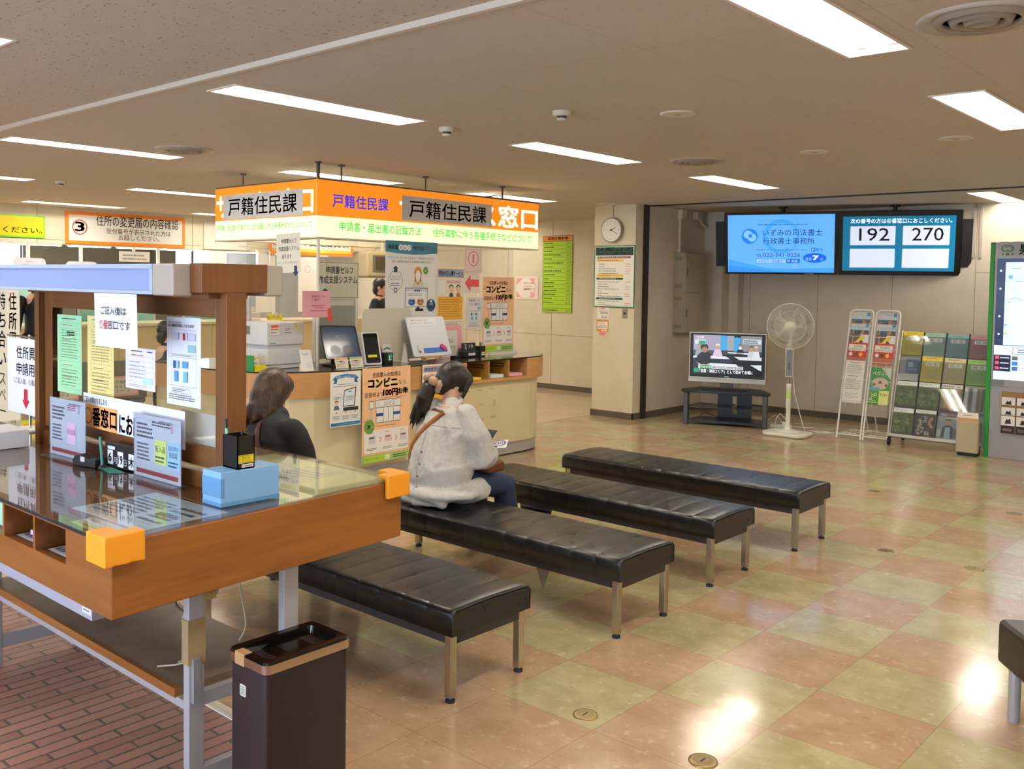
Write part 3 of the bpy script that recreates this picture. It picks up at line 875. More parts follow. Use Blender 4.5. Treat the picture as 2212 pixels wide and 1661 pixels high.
def whiteform(q, w, h):
    q.fine(w * 0.2, h * 0.90, w * 0.4, h * 0.05, 1, '#3c3c44').fine(w * 0.75, h * 0.90, w * 0.18, h * 0.05, 1, '#3c3c44')
    q.fine(w * 0.2, h * 0.80, w * 0.45, h * 0.05, 1, '#c86a86')
    q.frame(w * 0.06, h * 0.18, w * 0.88, h * 0.62, 0.001, '#c9a3c6')
    for k in range(1, 5): q.rect(w * 0.06, h * (0.18 + 0.124 * k), w * 0.88, 0.0008, '#b9b4cf')
    q.fine(w * 0.12, h * 0.25, w * 0.6, h * 0.45, 5, '#a7a5bd', fill=0.35)
    q.rect(w * 0.58, h * 0.14, w * 0.34, h * 0.16, '#bfe0e8', 3)
    q.fine(w * 0.1, h * 0.05, w * 0.7, h * 0.07, 2, '#8d8ba0', fill=0.4)
at('small white and lilac form taped to the desk screen under the notice', 'form', -3.336, 1.689, 1.195, 0.216, 0.151, '#e4e2ee', whiteform)
def honnin(q, w, h):
    q.fine(w * 0.06, h * 0.93, w * 0.4, h * 0.02, 1, '#7e7e86')
    q.txt('本人確認を実施しております', w * 0.07, h * 0.885, w * 0.76, h * 0.04, '#23232a', bold=0.02)
    q.frame(w * 0.05, h * 0.22, w * 0.84, h * 0.64, 0.0009, '#77778a')
    q.rect(w * 0.05, h * 0.545, w * 0.84, 0.0009, '#77778a').rect(w * 0.05, h * 0.58, w * 0.84, 0.0009, '#77778a').rect(w * 0.15, h * 0.22, 0.0008, h * 0.64, '#9c9cae')
    for x, y, c in ((0.18, 0.74, '#c9cfe4'), (0.44, 0.74, '#d9d6e2'), (0.66, 0.74, '#c3c8e2'), (0.66, 0.61, '#8cc0c6')):
        q.rect(w * x, h * y, w * 0.2, h * 0.085, c, 2)
    q.rect(w * 0.52, h * 0.745, w * 0.07, h * 0.075, '#a8343c', 3)
    for x, y, ww, hh, c in ((0.22, 0.42, 0.09, 0.085, '#2a55a4'), (0.31, 0.42, 0.08, 0.085, '#a3cbe6'), (0.5, 0.43, 0.15, 0.075, '#4f9ed0'), (0.25, 0.27, 0.11, 0.12, '#56a2d2'), (0.53, 0.27, 0.11, 0.12, '#74bcd0')):
        q.rect(w * x, h * y, w * ww, h * hh, c, 3)
    q.fine(w * 0.18, h * 0.56, w * 0.6, h * 0.015, 1, '#77778a').fine(w * 0.08, h * 0.06, w * 0.78, h * 0.07, 3, '#55555f', fill=0.4)
    q.frame(w * 0.16, h * 0.14, w * 0.55, h * 0.055, 0.0008, '#77778a').fine(w * 0.2, h * 0.15, w * 0.45, h * 0.04, 2, '#66667a', fill=0.4)
at('white identity check sheet with blue card pictures taped to the right of the desk screen', 'notice', -3.037, 1.688, 1.165, 0.219, 0.303, '#e2e4ee', honnin, 'information_sheet', bend=0.004)
def strip(q, w, h):
    q.rect(0.0, 0.0, w * 0.37, h * 0.68, '#eca668')
    q.txt('ご記入が終わりましたら', w * 0.01, h * 0.72, w * 0.25, h * 0.2, '#20304c', bold=0.01)
    q.ring(w * 0.055, h * 0.34, h * 0.24, h * 0.03, '#3a2a1c', 3)
    q.txt('番窓口', w * 0.105, h * 0.06, w * 0.255, h * 0.58, '#1c1a1c', bold=0.035)
    q.txt('にお出しください', w * 0.39, h * 0.0, w * 0.56, h * 0.62, '#1c1a1c', bold=0.035)
at('long white strip sign with orange patch leaning along the foot of the desk screen', 'sign', -3.619, 1.660, 1.024, 0.749, 0.130, '#e3e6f0', strip, 'strip_sign')

# ------------------------------------------------------------------ waste bin
B = thing('waste_bin', 'dark brown metal waste bin with chrome rimmed ashtray lid beside the desk', 'waste bin', (-2.235, 1.63, 0))
bx0, bx1, by0, by1 = -2.327, -2.147, 1.487, 1.777
M_BIN = speckle('dark_brown_paint', '#241519', '#1c1013', 40, 0.3, 0.7, 0.45)
MB(M_BIN).prism(Sheet._rr(bx0, by0, bx1 - bx0, by1 - by0, 0.018), 0.0, 0.522, None, False).build('body', B, bevel=0.002)
k = MB(m('#b9aa9c', 0.18, 1.0))
o_ = Sheet._rr(bx0 - 0.006, by0 - 0.006, bx1 - bx0 + 0.012, by1 - by0 + 0.012, 0.022, 6)
i_ = Sheet._rr(bx0 + 0.022, by0 + 0.022, bx1 - bx0 - 0.044, by1 - by0 - 0.044, 0.016, 6)
d_ = Sheet._rr(bx0 + 0.03, by0 + 0.03, bx1 - bx0 - 0.06, by1 - by0 - 0.06, 0.012, 6)
n_ = len(o_)
rings = [(o_, 0.518), (o_, 0.543)]
vs = [(x, y, z) for P, z in rings for x, y in P]
k.add(vs, [(i, (i + 1) % n_, n_ + (i + 1) % n_, n_ + i) for i in range(n_)], None, True)
k.build('chrome_rim', B)
k = MB(m('#17120f', 0.12, 0.3, coat=0.5))
rings = [(o_, 0.543), (Sheet._rr(bx0 - 0.002, by0 - 0.002, bx1 - bx0 + 0.004, by1 - by0 + 0.004, 0.02, 6), 0.549), (i_, 0.549), (d_, 0.508)]
vs = [(x, y, z) for P, z in rings for x, y in P]
for r_ in range(3):
    k.add(vs, [(r_ * n_ + i, r_ * n_ + (i + 1) % n_, (r_ + 1) * n_ + (i + 1) % n_, (r_ + 1) * n_ + i) for i in range(n_)], None, r_ != 1)
k.add([(x, y, 0.508) for x, y in d_], [tuple(range(n_))])
k.build('lid_tray', B)
k = MB(m('#3a332f', 0.15, 0.9))
k.add([(bx0 + 0.034, by0 + 0.05, 0.5085), (bx1 - 0.034, by0 + 0.05, 0.5085), (bx1 - 0.034, by0 + 0.12, 0.533), (bx0 + 0.034, by0 + 0.12, 0.533),
       (bx1 - 0.034, by0 + 0.2, 0.533), (bx0 + 0.034, by0 + 0.2, 0.533), (bx1 - 0.034, by1 - 0.05, 0.5085), (bx0 + 0.034, by1 - 0.05, 0.5085)], [(0, 1, 2, 3), (3, 2, 4, 5), (5, 4, 6, 7)])
k.build('tray_flap', B)
MB(m('#b08a5c', 0.6)).box(-2.29, -2.245, by0 - 0.0068, by0 + 0.02, 0.515, 0.5505).build('packing_tape', B)
Sheet(0.03, 0.034, '#c9c6c0', 0.0006, corner=0.006).fine(0.004, 0.004, 0.022, 0.026, 4, '#86807a').build('sticker', (-2.275, by0 - 0.0004, 0.425), UX, parent=B)

# ------------------------------------------------------------------ cables under the desk
def cable(label, pts, r=0.0032, col='#b3a58c', name='cable', group='loose cables under the writing desk'):
    P = [Vector(p) for p in pts]
    out = []
    for i in range(len(P) - 1):
        a, b, c, d = P[max(i - 1, 0)], P[i], P[i + 1], P[min(i + 2, len(P) - 1)]
        for k in range(6):
            t = k / 6
            out.append(0.5 * ((2 * b) + (c - a) * t + (2 * a - 5 * b + 4 * c - d) * t * t + (3 * b - a - 3 * c + d) * t ** 3))
    out.append(P[-1])
    return tag(MB(m(col, 0.5)).tube(out, r, None, 6).build(name), label, 'cable', group)
for i, (x, y, lb) in enumerate(((-2.70, 1.60, 'beige cable hanging nearest the taped desk leg'), (-2.74, 1.66, 'beige cable hanging second from the taped desk leg'), (-2.72, 1.64, 'beige cable hanging third from the taped desk leg'))):
    cable(lb, [(x, y, 0.69), (x + 0.01, y, 0.6), (x - 0.03 + 0.03 * i, y - 0.03, 0.5), (x + 0.05 - 0.06 * i, y - 0.02, 0.42), (x + 0.02, y - 0.06, 0.385), (x + 0.06 * (i - 1), y - 0.1, 0.364)])
cable('single beige cable hanging straight down between the two far desk legs', [(-2.78, 1.80, 0.69), (-2.77, 1.81, 0.55), (-2.75, 1.82, 0.42), (-2.76, 1.80, 0.364)])
cable('dark cable curling beside the taped desk leg', [(-2.53, 1.52, 0.66), (-2.60, 1.50, 0.645), (-2.63, 1.49, 0.60), (-2.57, 1.50, 0.58), (-2.545, 1.52, 0.60)], 0.004, '#5c5048')
k = thing('power_plug', 'pale plug with a bundled cord under the desk beside the taped leg', 'plug', (-2.6, 1.56, 0.6))
MB(m('#b5a06a', 0.5)).box(-2.615, -2.575, 1.55, 1.60, 0.605, 0.632).build('plug_body', k, bevel=0.004)
MB(M_CHROME).box(-2.607, -2.605, 1.60, 1.615, 0.612, 0.626).build('prong', k)
MB(M_CHROME).box(-2.590, -2.588, 1.60, 1.615, 0.612, 0.626).build('prong', k)
MB(m('#b3a58c', 0.5)).tube([(-2.595, 1.55, 0.618), (-2.60, 1.52, 0.64), (-2.60, 1.535, 0.675), (-2.60, 1.57, 0.68), (-2.60, 1.60, 0.66), (-2.60, 1.60, 0.69)], 0.004, None, 6).build('cord', k)
# ------------------------------------------------------------------ benches
def mat_leather():
    g = NT('black_leather')
    n1 = g.noise(g.coord(), 14, 3, 0.6)
    n2 = g.noise(g.coord(), 220, 2)
    g.set('Base Color', g.mix(g.ramp(n1, 0.35, 0.75), lin('#0b0c0e'), lin('#141515')))
    g.set('Roughness', g.n('ShaderNodeMapRange', ins={0: n1, 1: 0.3, 2: 0.7, 3: 0.27, 4: 0.38}).outputs[0])
    g.bump(g.math('ADD', n2, g.math('MULTIPLY', g.noise(g.coord(), 5, 2), 2.0)), 0.10, 0.002)
    return g.mat
M_LEATHER = mat_leather()
M_RAIL = m('#3b3634', 0.45, 0.2)
M_LEGS = m('#b9b0a0', 0.22, 1.0)
BL, BD = 1.80, 0.46      # bench length and depth
def cushion(mb, L, D_, z0, z1, panels, r=0.022):
    """soft pad with sewn cross seams: a grid over the length, rounded over the depth"""
    prof = []
    for y, z, in ((0, z0), (0, z1 - r)):
        prof.append((y, z))
    for i in range(1, 5):
        a = math.pi / 2 * i / 4
        prof.append((r - r * math.cos(a), z1 - r + r * math.sin(a)))
    for k in range(1, 8):
        y = r + (D_ - 2 * r) * k / 8
        prof.append((y, z1 + 0.006 * math.sin(math.pi * k / 8)))
    for i in range(0, 5):
        a = math.pi / 2 * (1 - i / 4)
        prof.append((D_ - r + r * math.cos(a), z1 - r + r * math.sin(a)))
    prof.append((D_, z0))
    xs = []
    for p in range(panels):
        a, b = L * p / panels, L * (p + 1) / panels
        for t in (0.0, 0.006, 0.02, 0.06, 0.5 * (b - a), b - a - 0.06, b - a - 0.02, b - a - 0.006):
            xs.append((a + t, min(t, b - a - t)))
    xs.append((L, 0.0))
    vs, fs = [], []
    n = len(prof)
    for x, d in xs:
        puff = 0.0 if d > 0.03 else -0.0022 * (1 - d / 0.03) ** 2
        end = min(x, L - x)
        s = 0.0
        if end < r: s = -(r - math.sqrt(max(r * r - (r - end) ** 2, 0)))
        for y, z in prof:
            top = (z - z0) / (z1 - z0)
            yy = y + (-puff if y < 0.01 else puff if y > D_ - 0.01 else 0)
            zz = z + (puff + s * 0.6) * (1 if top > 0.6 else 0)
            vs.append((x, yy, max(zz, z0)))
    for i in range(len(xs) - 1):
        for j in range(n - 1):
            fs.append((i * n + j, (i + 1) * n + j, (i + 1) * n + j + 1, i * n + j + 1))
        fs.append((i * n + n - 1, (i + 1) * n + n - 1, (i + 1) * n, i * n))
    mb.add(vs, fs, None, True)
    mb.add(vs[:n], [tuple(range(n))])
    mb.add(vs[-n:], [tuple(range(n - 1, -1, -1))])
    return mb
def make_bench(label):
    t = thing('waiting_bench', label, 'bench', (0, 0, 0), 0, 'black leather waiting benches')
    cushion(MB(M_LEATHER), BL, BD, 0.265, 0.366, 13).build('cushion', t)
    e = MB(M_LEATHER)
    pz_ = [(BL + 0.0005, y, z) for y, z in ((0.004, 0.268), (0.004, 0.345), (0.02, 0.363), (BD / 2, 0.369), (BD - 0.02, 0.363), (BD - 0.004, 0.345), (BD - 0.004, 0.268))]
    e.tube(pz_, 0.0028, None, 6).build('piping', t)
    f = MB(M_RAIL)
    f.box(0.02, BL - 0.02, 0.02, 0.05, 0.225, 0.266).box(0.02, BL - 0.02, BD - 0.05, BD - 0.02, 0.225, 0.266)
    f.box(0.02, 0.05, 0.05, BD - 0.05, 0.225, 0.266).box(BL - 0.05, BL - 0.02, 0.05, BD - 0.05, 0.225, 0.266)
    f.build('rail_frame', t)
    for lx in (0.05, BL - 0.035):
        for ly in (0.03, BD - 0.03):
            l = MB(M_LEGS).box(lx - 0.017, lx + 0.017, ly - 0.017, ly + 0.017, 0.018, 0.264).build('leg', t, bevel=0.003)
            MB(M_BLACKM).lathe([(0.012, 0.018), (0.012, 0.012), (0.019, 0.010), (0.019, 0.0)], (lx, ly, 0), n=16).build('foot_cap', l)
    return t
spots = [(-4.235, 2.512, 'black leather bench nearest the waste bin, partly under the desk'), (-4.155, 3.505, 'black leather bench on which the woman in the white blouse sits'),
         (-4.215, 4.465, 'black leather bench in front of the woman, second from the back'), (-4.18, 5.437, 'black leather bench at the back, nearest the television')]
b0 = make_bench('x')
benches = []
for i, (x, y, lb) in enumerate(spots):
    o = b0 if i == 0 else copy_tree(b0)
    o.matrix_basis = Matrix.Translation((x, y, 0))
    o['label'] = lb
    benches.append(o)
# torn lining hanging below the second bench
tag(MB(m('#6b6152', 0.9)).add([(-2.86, 3.53, 0.2245), (-2.775, 3.53, 0.2245), (-2.815, 3.522, 0.105), (-2.815, 3.545, 0.2245), (-2.835, 3.535, 0.16)],
    [(0, 4, 1), (4, 2, 1), (0, 3, 4), (3, 2, 4), (1, 2, 3)]).build('torn_lining'), 'torn strip of lining hanging under the bench of the seated woman', 'torn lining')
# partly visible seat at the right edge
t = thing('padded_stool', 'dark padded bench with round steel legs at the right edge of the hall', 'bench', (-0.3, 4.0, 0), math.radians(37))
R = Matrix.Translation((-0.925, 3.905, 0)) @ Matrix.Rotation(math.radians(37), 4, 'Z')
pad = MB(m('#1b1714', 0.4), R)
pad.prism(Sheet._rr(0, -0.5, 1.2, 0.5, 0.03, 5), 0.2, 0.365)
pad.build('cushion', t, bevel=0.02, seg=3)
for lx, ly in ((0.045, -0.066), (1.15, -0.066), (0.045, -0.434), (1.15, -0.434)):
    MB(M_STEEL, R).lathe([(0.021, 0.0), (0.021, 0.201)], (lx, ly, 0), n=20).build('leg', t)

# ------------------------------------------------------------------ floor sockets
for x, y, r, lb in ((-2.03, 2.81, 0.043, 'brass floor socket nearest the bench under the bin side'), (-1.54, 2.81, 0.045, 'brass floor socket nearest the camera on the bright floor'), (-2.68, 7.52, 0.042, 'brass floor socket beyond the last bench, farthest back'),
                    (-2.01, 5.86, 0.045, 'brass floor socket right of the leg of the back bench'), (-1.51, 5.85, 0.047, 'brass floor socket in the pale reflection right of the benches'), (-1.69, 7.51, 0.047, 'brass floor socket in front of the map kiosk')):
    t = thing('floor_socket', lb, 'floor socket', (x, y, 0), 0, 'round brass floor sockets')
    MB(m('#a08a5e', 0.35, 0.9)).lathe([(r + 0.004, 0.0), (r + 0.003, 0.004), (r - 0.004, 0.005)], (x, y, 0), n=36).build('rim', t)
    MB(m('#8c7a55', 0.4, 0.8)).lathe([(r - 0.005, 0.0048), (r * 0.62, 0.0052)], (x, y, 0), n=36).build('ring_plate', t)
    c = MB(m('#94825c', 0.35, 0.9)).lathe([(r * 0.58, 0.005), (0.0, 0.0056)], (x, y, 0), n=30).build('cover', t)
    MB(m('#2c241a', 0.6)).box(x - 0.003, x + 0.003, y - 0.014, y + 0.014, 0.0054, 0.0062).build('slot', c)
# ------------------------------------------------------------------ backlit hanging sign box over the information booth
S = thing('hanging_sign_box', 'orange and cream backlit sign box hung from the ceiling over the information booth', 'sign', (-6.85, 6.1, 1.95))
SX0, SX1, SY0, SY1, SZ0, SZ1, SZM = -7.60, -6.12, 4.70, 7.50, 1.95, 2.42, 2.12
ORG, CRM, GRN = '#f58318', '#fdf3c4', '#14b45a'
q = Sheet(SY1 - SY0, SZ1 - SZ0, CRM, 0.004, emit=SIGN * 0.95)
q.rect(0, SZM - SZ0, q.w, SZ1 - SZM - 0.012, ORG)
q.rect(0, SZ1 - SZ0 - 0.012, q.w, 0.012, m('#6a6258', 0.5), 2)
oy = lambda y: y - SY0
q.txt('戸籍住民課', oy(4.86), 0.245, 0.60, 0.115, '#3b3bb4', bold=0.02)
q.txt('サービス窓口', oy(5.60), 0.185, 1.88, 0.225, '#fff6d8', bold=0.03)
q.txt('申請書・届出書の記載方法', oy(4.93), 0.055, 0.92, 0.085, GRN, bold=0.015)
q.txt('住所異動に伴う各種手続きなどについて', oy(6.0), 0.055, 1.39, 0.082, GRN, bold=0.015)
q.build('front_face', (SX1, SY0, SZ0), UY, parent=S)
q = Sheet(SX1 - SX0, SZ1 - SZ0, CRM, 0.004, emit=SIGN * 0.95)
q.rect(0, SZM - SZ0, q.w, SZ1 - SZM - 0.012, ORG)
q.rect(0, SZ1 - SZ0 - 0.012, q.w, 0.012, m('#6a6258', 0.5), 2)
q.txt('サービス窓口', 0.0 + 0.03, 0.185, q.w - 0.08, 0.225, '#fff6d8', bold=0.03)
q.txt('申請書・届出書の記載方法', 0.03, 0.075, 0.50, 0.06, GRN, bold=0.01)
q.txt('住所異動に伴う各種手続きなどについて', 0.57, 0.075, 0.85, 0.058, GRN, bold=0.01)
q.build('side_face', (SX0, SY0, SZ0), UX, parent=S)
M_SGLOW = m('#fdf0cc', 0.5, emit=SIGN * 0.8)
b = MB(m('#efe6c8', 0.5))
b.box(SX1 - 0.13, SX1 - 0.005, SY0 + 0.005, SY1, SZ0, SZ1).box(SX0, SX1 - 0.13, SY0 + 0.005, SY0 + 0.13, SZ0, SZ1)
b.box(SX0, SX0 + 0.13, SY0 + 0.13, SY1, SZ0, SZ1).box(SX0 + 0.13, SX1 - 0.13, SY1 - 0.13, SY1, SZ0, SZ1)
b.build('light_boxes', S)
f = MB(m('#d9d0b4', 0.5))
f.box(SX1 - 0.135, SX1 + 0.004, SY0 - 0.004, SY1 + 0.004, SZ0 - 0.012, SZ0 - 0.0005).box(SX0 - 0.004, SX1 - 0.135, SY0 - 0.004, SY0 + 0.135, SZ0 - 0.012, SZ0 - 0.0005)
f.build('bottom_trim', S)
M_ROD = m('#57504a', 0.45, 0.5)
for x, y, r in ((-6.13, 4.72, 0.014), (-5.98 - 0.18, 4.98, 0.007), (-6.2, 5.98, 0.007), (-6.2, 7.03, 0.010), (-7.4, 4.86, 0.006), (-7.4, 7.3, 0.007)):
    rd = MB(M_ROD).lathe([(r, SZ1), (r, ZC - 0.012)], (x, y, 0), n=12).lathe([(0.028, ZC - 0.012), (0.028, ZC)], (x, y, 0), n=16)
    rd.build('hanging_rod', S)
MB(m('#2c2724', 0.5)).tube([(-6.2, 7.03, 2.45), (-6.19, 6.95, 2.46), (-6.2, 6.85, 2.44), (-6.2, 6.75, 2.425)], 0.006).build('wire', S)
for lb, u, org, w in (('grey plate with black lettering taped over the long orange face of the sign box', UY, (-6.112, 5.615, 2.135), 1.165),
                      ('grey plate with black lettering taped over the short orange face of the sign box', UX, (-7.46, 4.692, 2.128), 1.165)):
    q = Sheet(w, 0.215, '#dededa', 0.003)
    q.txt('戸籍住民課', 0.085, 0.025, w - 0.165, 0.165, '#141416', bold=0.01)
    R_ = random.Random(3)
    for k in range(6):
        x = 0.03 + k * w * 0.16
        q.poly([(x, 0.175), (x + 0.05, 0.19), (x + 0.10, 0.182), (x + 0.06, 0.205)], '#cfcdc6', 4)
    q.put('name_plate', lb, 'sign plate', org, u, group=None)

# ------------------------------------------------------------------ information counter
K = thing('information_counter', 'curved information counter with light wood band, cream front and grey kick plate', 'counter', (-6.2, 5.6, 0))
def outline(off, endx=0.0):
    p = [(-7.35, 3.98 + off), (-6.55, 3.95 + off), (-6.25, 3.98 + off), (-6.03, 4.08 + off), (-5.87, 4.25 + off), (-5.78, 4.45), (-5.72, 4.70), (-5.69, 5.1), (-5.68, 5.6), (-5.68, 6.2), (-5.68, 6.84)]
    p = [(x - off, y) for x, y in p]
    R0, cx = 0.34 - off * 0.3 + endx, -5.68 - off - 0.36
    for k in range(1, 9):
        a = math.pi / 2 * k / 8
        p.append((cx + 0.36 * math.cos(a), 6.84 + (0.5 + endx) * math.sin(a)))
    return p + [(-7.35, 7.34 + endx)]
mb = MB(M_LTW)
Pn = outline(0.0)
nP = len(Pn)
zb, zt = 0.705, 0.898
def wall_strip(mb, P, z0, z1, mat=None, skip=None):
    for i in range(len(P) - 1):
        if skip and skip(P[i], P[i + 1]): continue
        (xa, ya), (xb, yb) = P[i], P[i + 1]
        mb.add([(xa, ya, z0), (xb, yb, z0), (xb, yb, z1), (xa, ya, z1)], [(0, 1, 2, 3)], mat, True)
CB0, CB1 = 6.005, 6.83
Pf = [p for p in Pn if p[1] < 6.0 and p[0] > -7] + []
left = [p for p in Pn[:9]] + [(-5.68, CB0)]
right = [(-5.68, CB1)] + Pn[10:]
wall_strip(mb, left, zb, zt)
wall_strip(mb, right, zb, zt)
mb.box(-5.70, -5.68, CB0, CB1, zb, 0.735).build('wood_band', K)
mb = MB(M_LTW)
mb.box(-6.02, -6.0, CB0, CB1, 0.735, zt, m('#8a5a34', 0.5)).box(-6.0, -5.683, CB0, CB1, 0.728, 0.735)
mb.box(-6.0, -5.681, CB0 - 0.012, CB0, 0.735, zt).box(-6.0, -5.681, CB1, CB1 + 0.012, 0.735, zt)
mb.build('pigeonhole_shell', K)
M_DIV = wood('yellow_veneer', '#b08a3e', '#98742e', 0.45, 1)
for y in (6.29, 6.565):
    d = MB(M_DIV).box(-6.0, -5.684, y, y + 0.016, 0.735, zt)
    for z in (0.825, 0.85):
        d.box(-5.95, -5.74, y - 0.0008, y + 0.0002, z, z + 0.008, M_DARK)
    d.build('pigeonhole_divider', K)
mb = MB(m('#cdbd98', 0.55))
top_o = Pn
vs = [(x, y, zt) for x, y in top_o] + [(x, y, 0.905) for x, y in top_o]
mb.add(vs, [tuple(range(nP)), tuple(range(nP, 2 * nP))])
mb.build('counter_top', K)
mb = MB(m('#4c3f30', 0.12, coat=0.4))
g_ = outline(-0.006)
mb.prism(g_, 0.905, 0.91, None, False)
mb.build('dark_glass_top', K)
Pb = outline(0.035, -0.06)
mb = MB(speckle('cream_laminate', '#d9cba2', '#d1c298', 4, 0.3, 0.7, 0.45))
wall_strip(mb, Pb, 0.12, zb)
mb.add([(x, y, zb) for x, y in Pn], [tuple(range(nP))])
mb.add([(-7.35, 3.99, 0.0), (-7.35, 7.28, 0.0), (-7.35, 7.28, zt), (-7.35, 3.99, zt)], [(0, 1, 2, 3)])
R_ = random.Random(5)
for y, z, w_, h_ in ((6.02, 0.63, 0.06, 0.012), (6.18, 0.632, 0.06, 0.012), (6.34, 0.635, 0.06, 0.012), (6.2, 0.50, 0.07, 0.014), (6.4, 0.47, 0.018, 0.07), (6.18, 0.36, 0.08, 0.02), (6.36, 0.37, 0.075, 0.022), (5.98, 0.5, 0.015, 0.05)):
    mb.box(-5.7145, -5.7135, y, y + w_, z, z + h_, m('#c2ac74', 0.6))
mb.build('cream_front', K)
mb = MB(m('#b0aca6', 0.4, 0.2))
wall_strip(mb, outline(0.045, -0.06), 0.015, 0.12)
mb.build('kick_plate', K)
for k, (y, col, lb, h_) in enumerate(((6.03, '#f0cf58', 'stack of yellow sheets in the counter pigeonhole next to the woman in white', 0.018), (6.33, '#ececea', 'stack of white sheets in the middle counter pigeonhole', 0.03), (6.60, '#eea6b8', 'stack of pink sheets in the pigeonhole at the rounded counter end', 0.028))):
    tag(MB(m(col, 0.7)).box(-5.93, -5.70, y, y + 0.185, 0.7352, 0.7352 + h_).build('paper_stack'), lb, 'paper', 'paper stacks in the counter pigeonholes')

# ------------------------------------------------------------------ clear vinyl sheets hung under the sign box
def vinyl(label, X, ya, yb, za, zb_, axis='y', seed=0):
    R = random.Random(seed)
    n = 14
    vs, fs = [], []
    for i in range(n + 1):
        t = i / n
        d = 0.012 * math.sin(t * 17 + seed) + 0.006 * math.sin(t * 41)
        p = ya + (yb - ya) * t
        for z in (za, zb_):
            k = d * (1.0 if z == za else 0.3)
            vs.append((X + k, p, z) if axis == 'y' else (p, X + k, z))
    for i in range(n):
        fs.append((2 * i, 2 * i + 2, 2 * i + 3, 2 * i + 1))
    return tag(MB(M_VINYL).add(vs, fs, None, True).build('vinyl_sheet'), label, 'vinyl sheet')
vinyl('clear vinyl sheet hanging from the sign box behind the orange poster', -6.125, 6.62, 7.13, 0.915, 1.9372, seed=1)
vinyl('clear vinyl sheet hanging from the sign box in front of the arrow poster', -6.135, 6.05, 6.62, 0.915, 1.9372, seed=2)
vinyl('clear vinyl sheet hanging from the sign box beside the round-cornered monitor', -6.135, 4.80, 5.14, 0.915, 1.9372, seed=3)
vinyl('clear vinyl sheet hanging above the white printer on the counter', 4.70, -7.10, -6.62, 1.272, 1.9372, axis='x', seed=4)
tag(MB(m('#e6e0cc', 0.4)).lathe([(0.0135, 0.9105), (0.0135, 1.937)], (-6.12, 4.716, 0), n=16).build('support_pole'), 'thin cream pole from the counter to the corner of the sign box', 'pole')

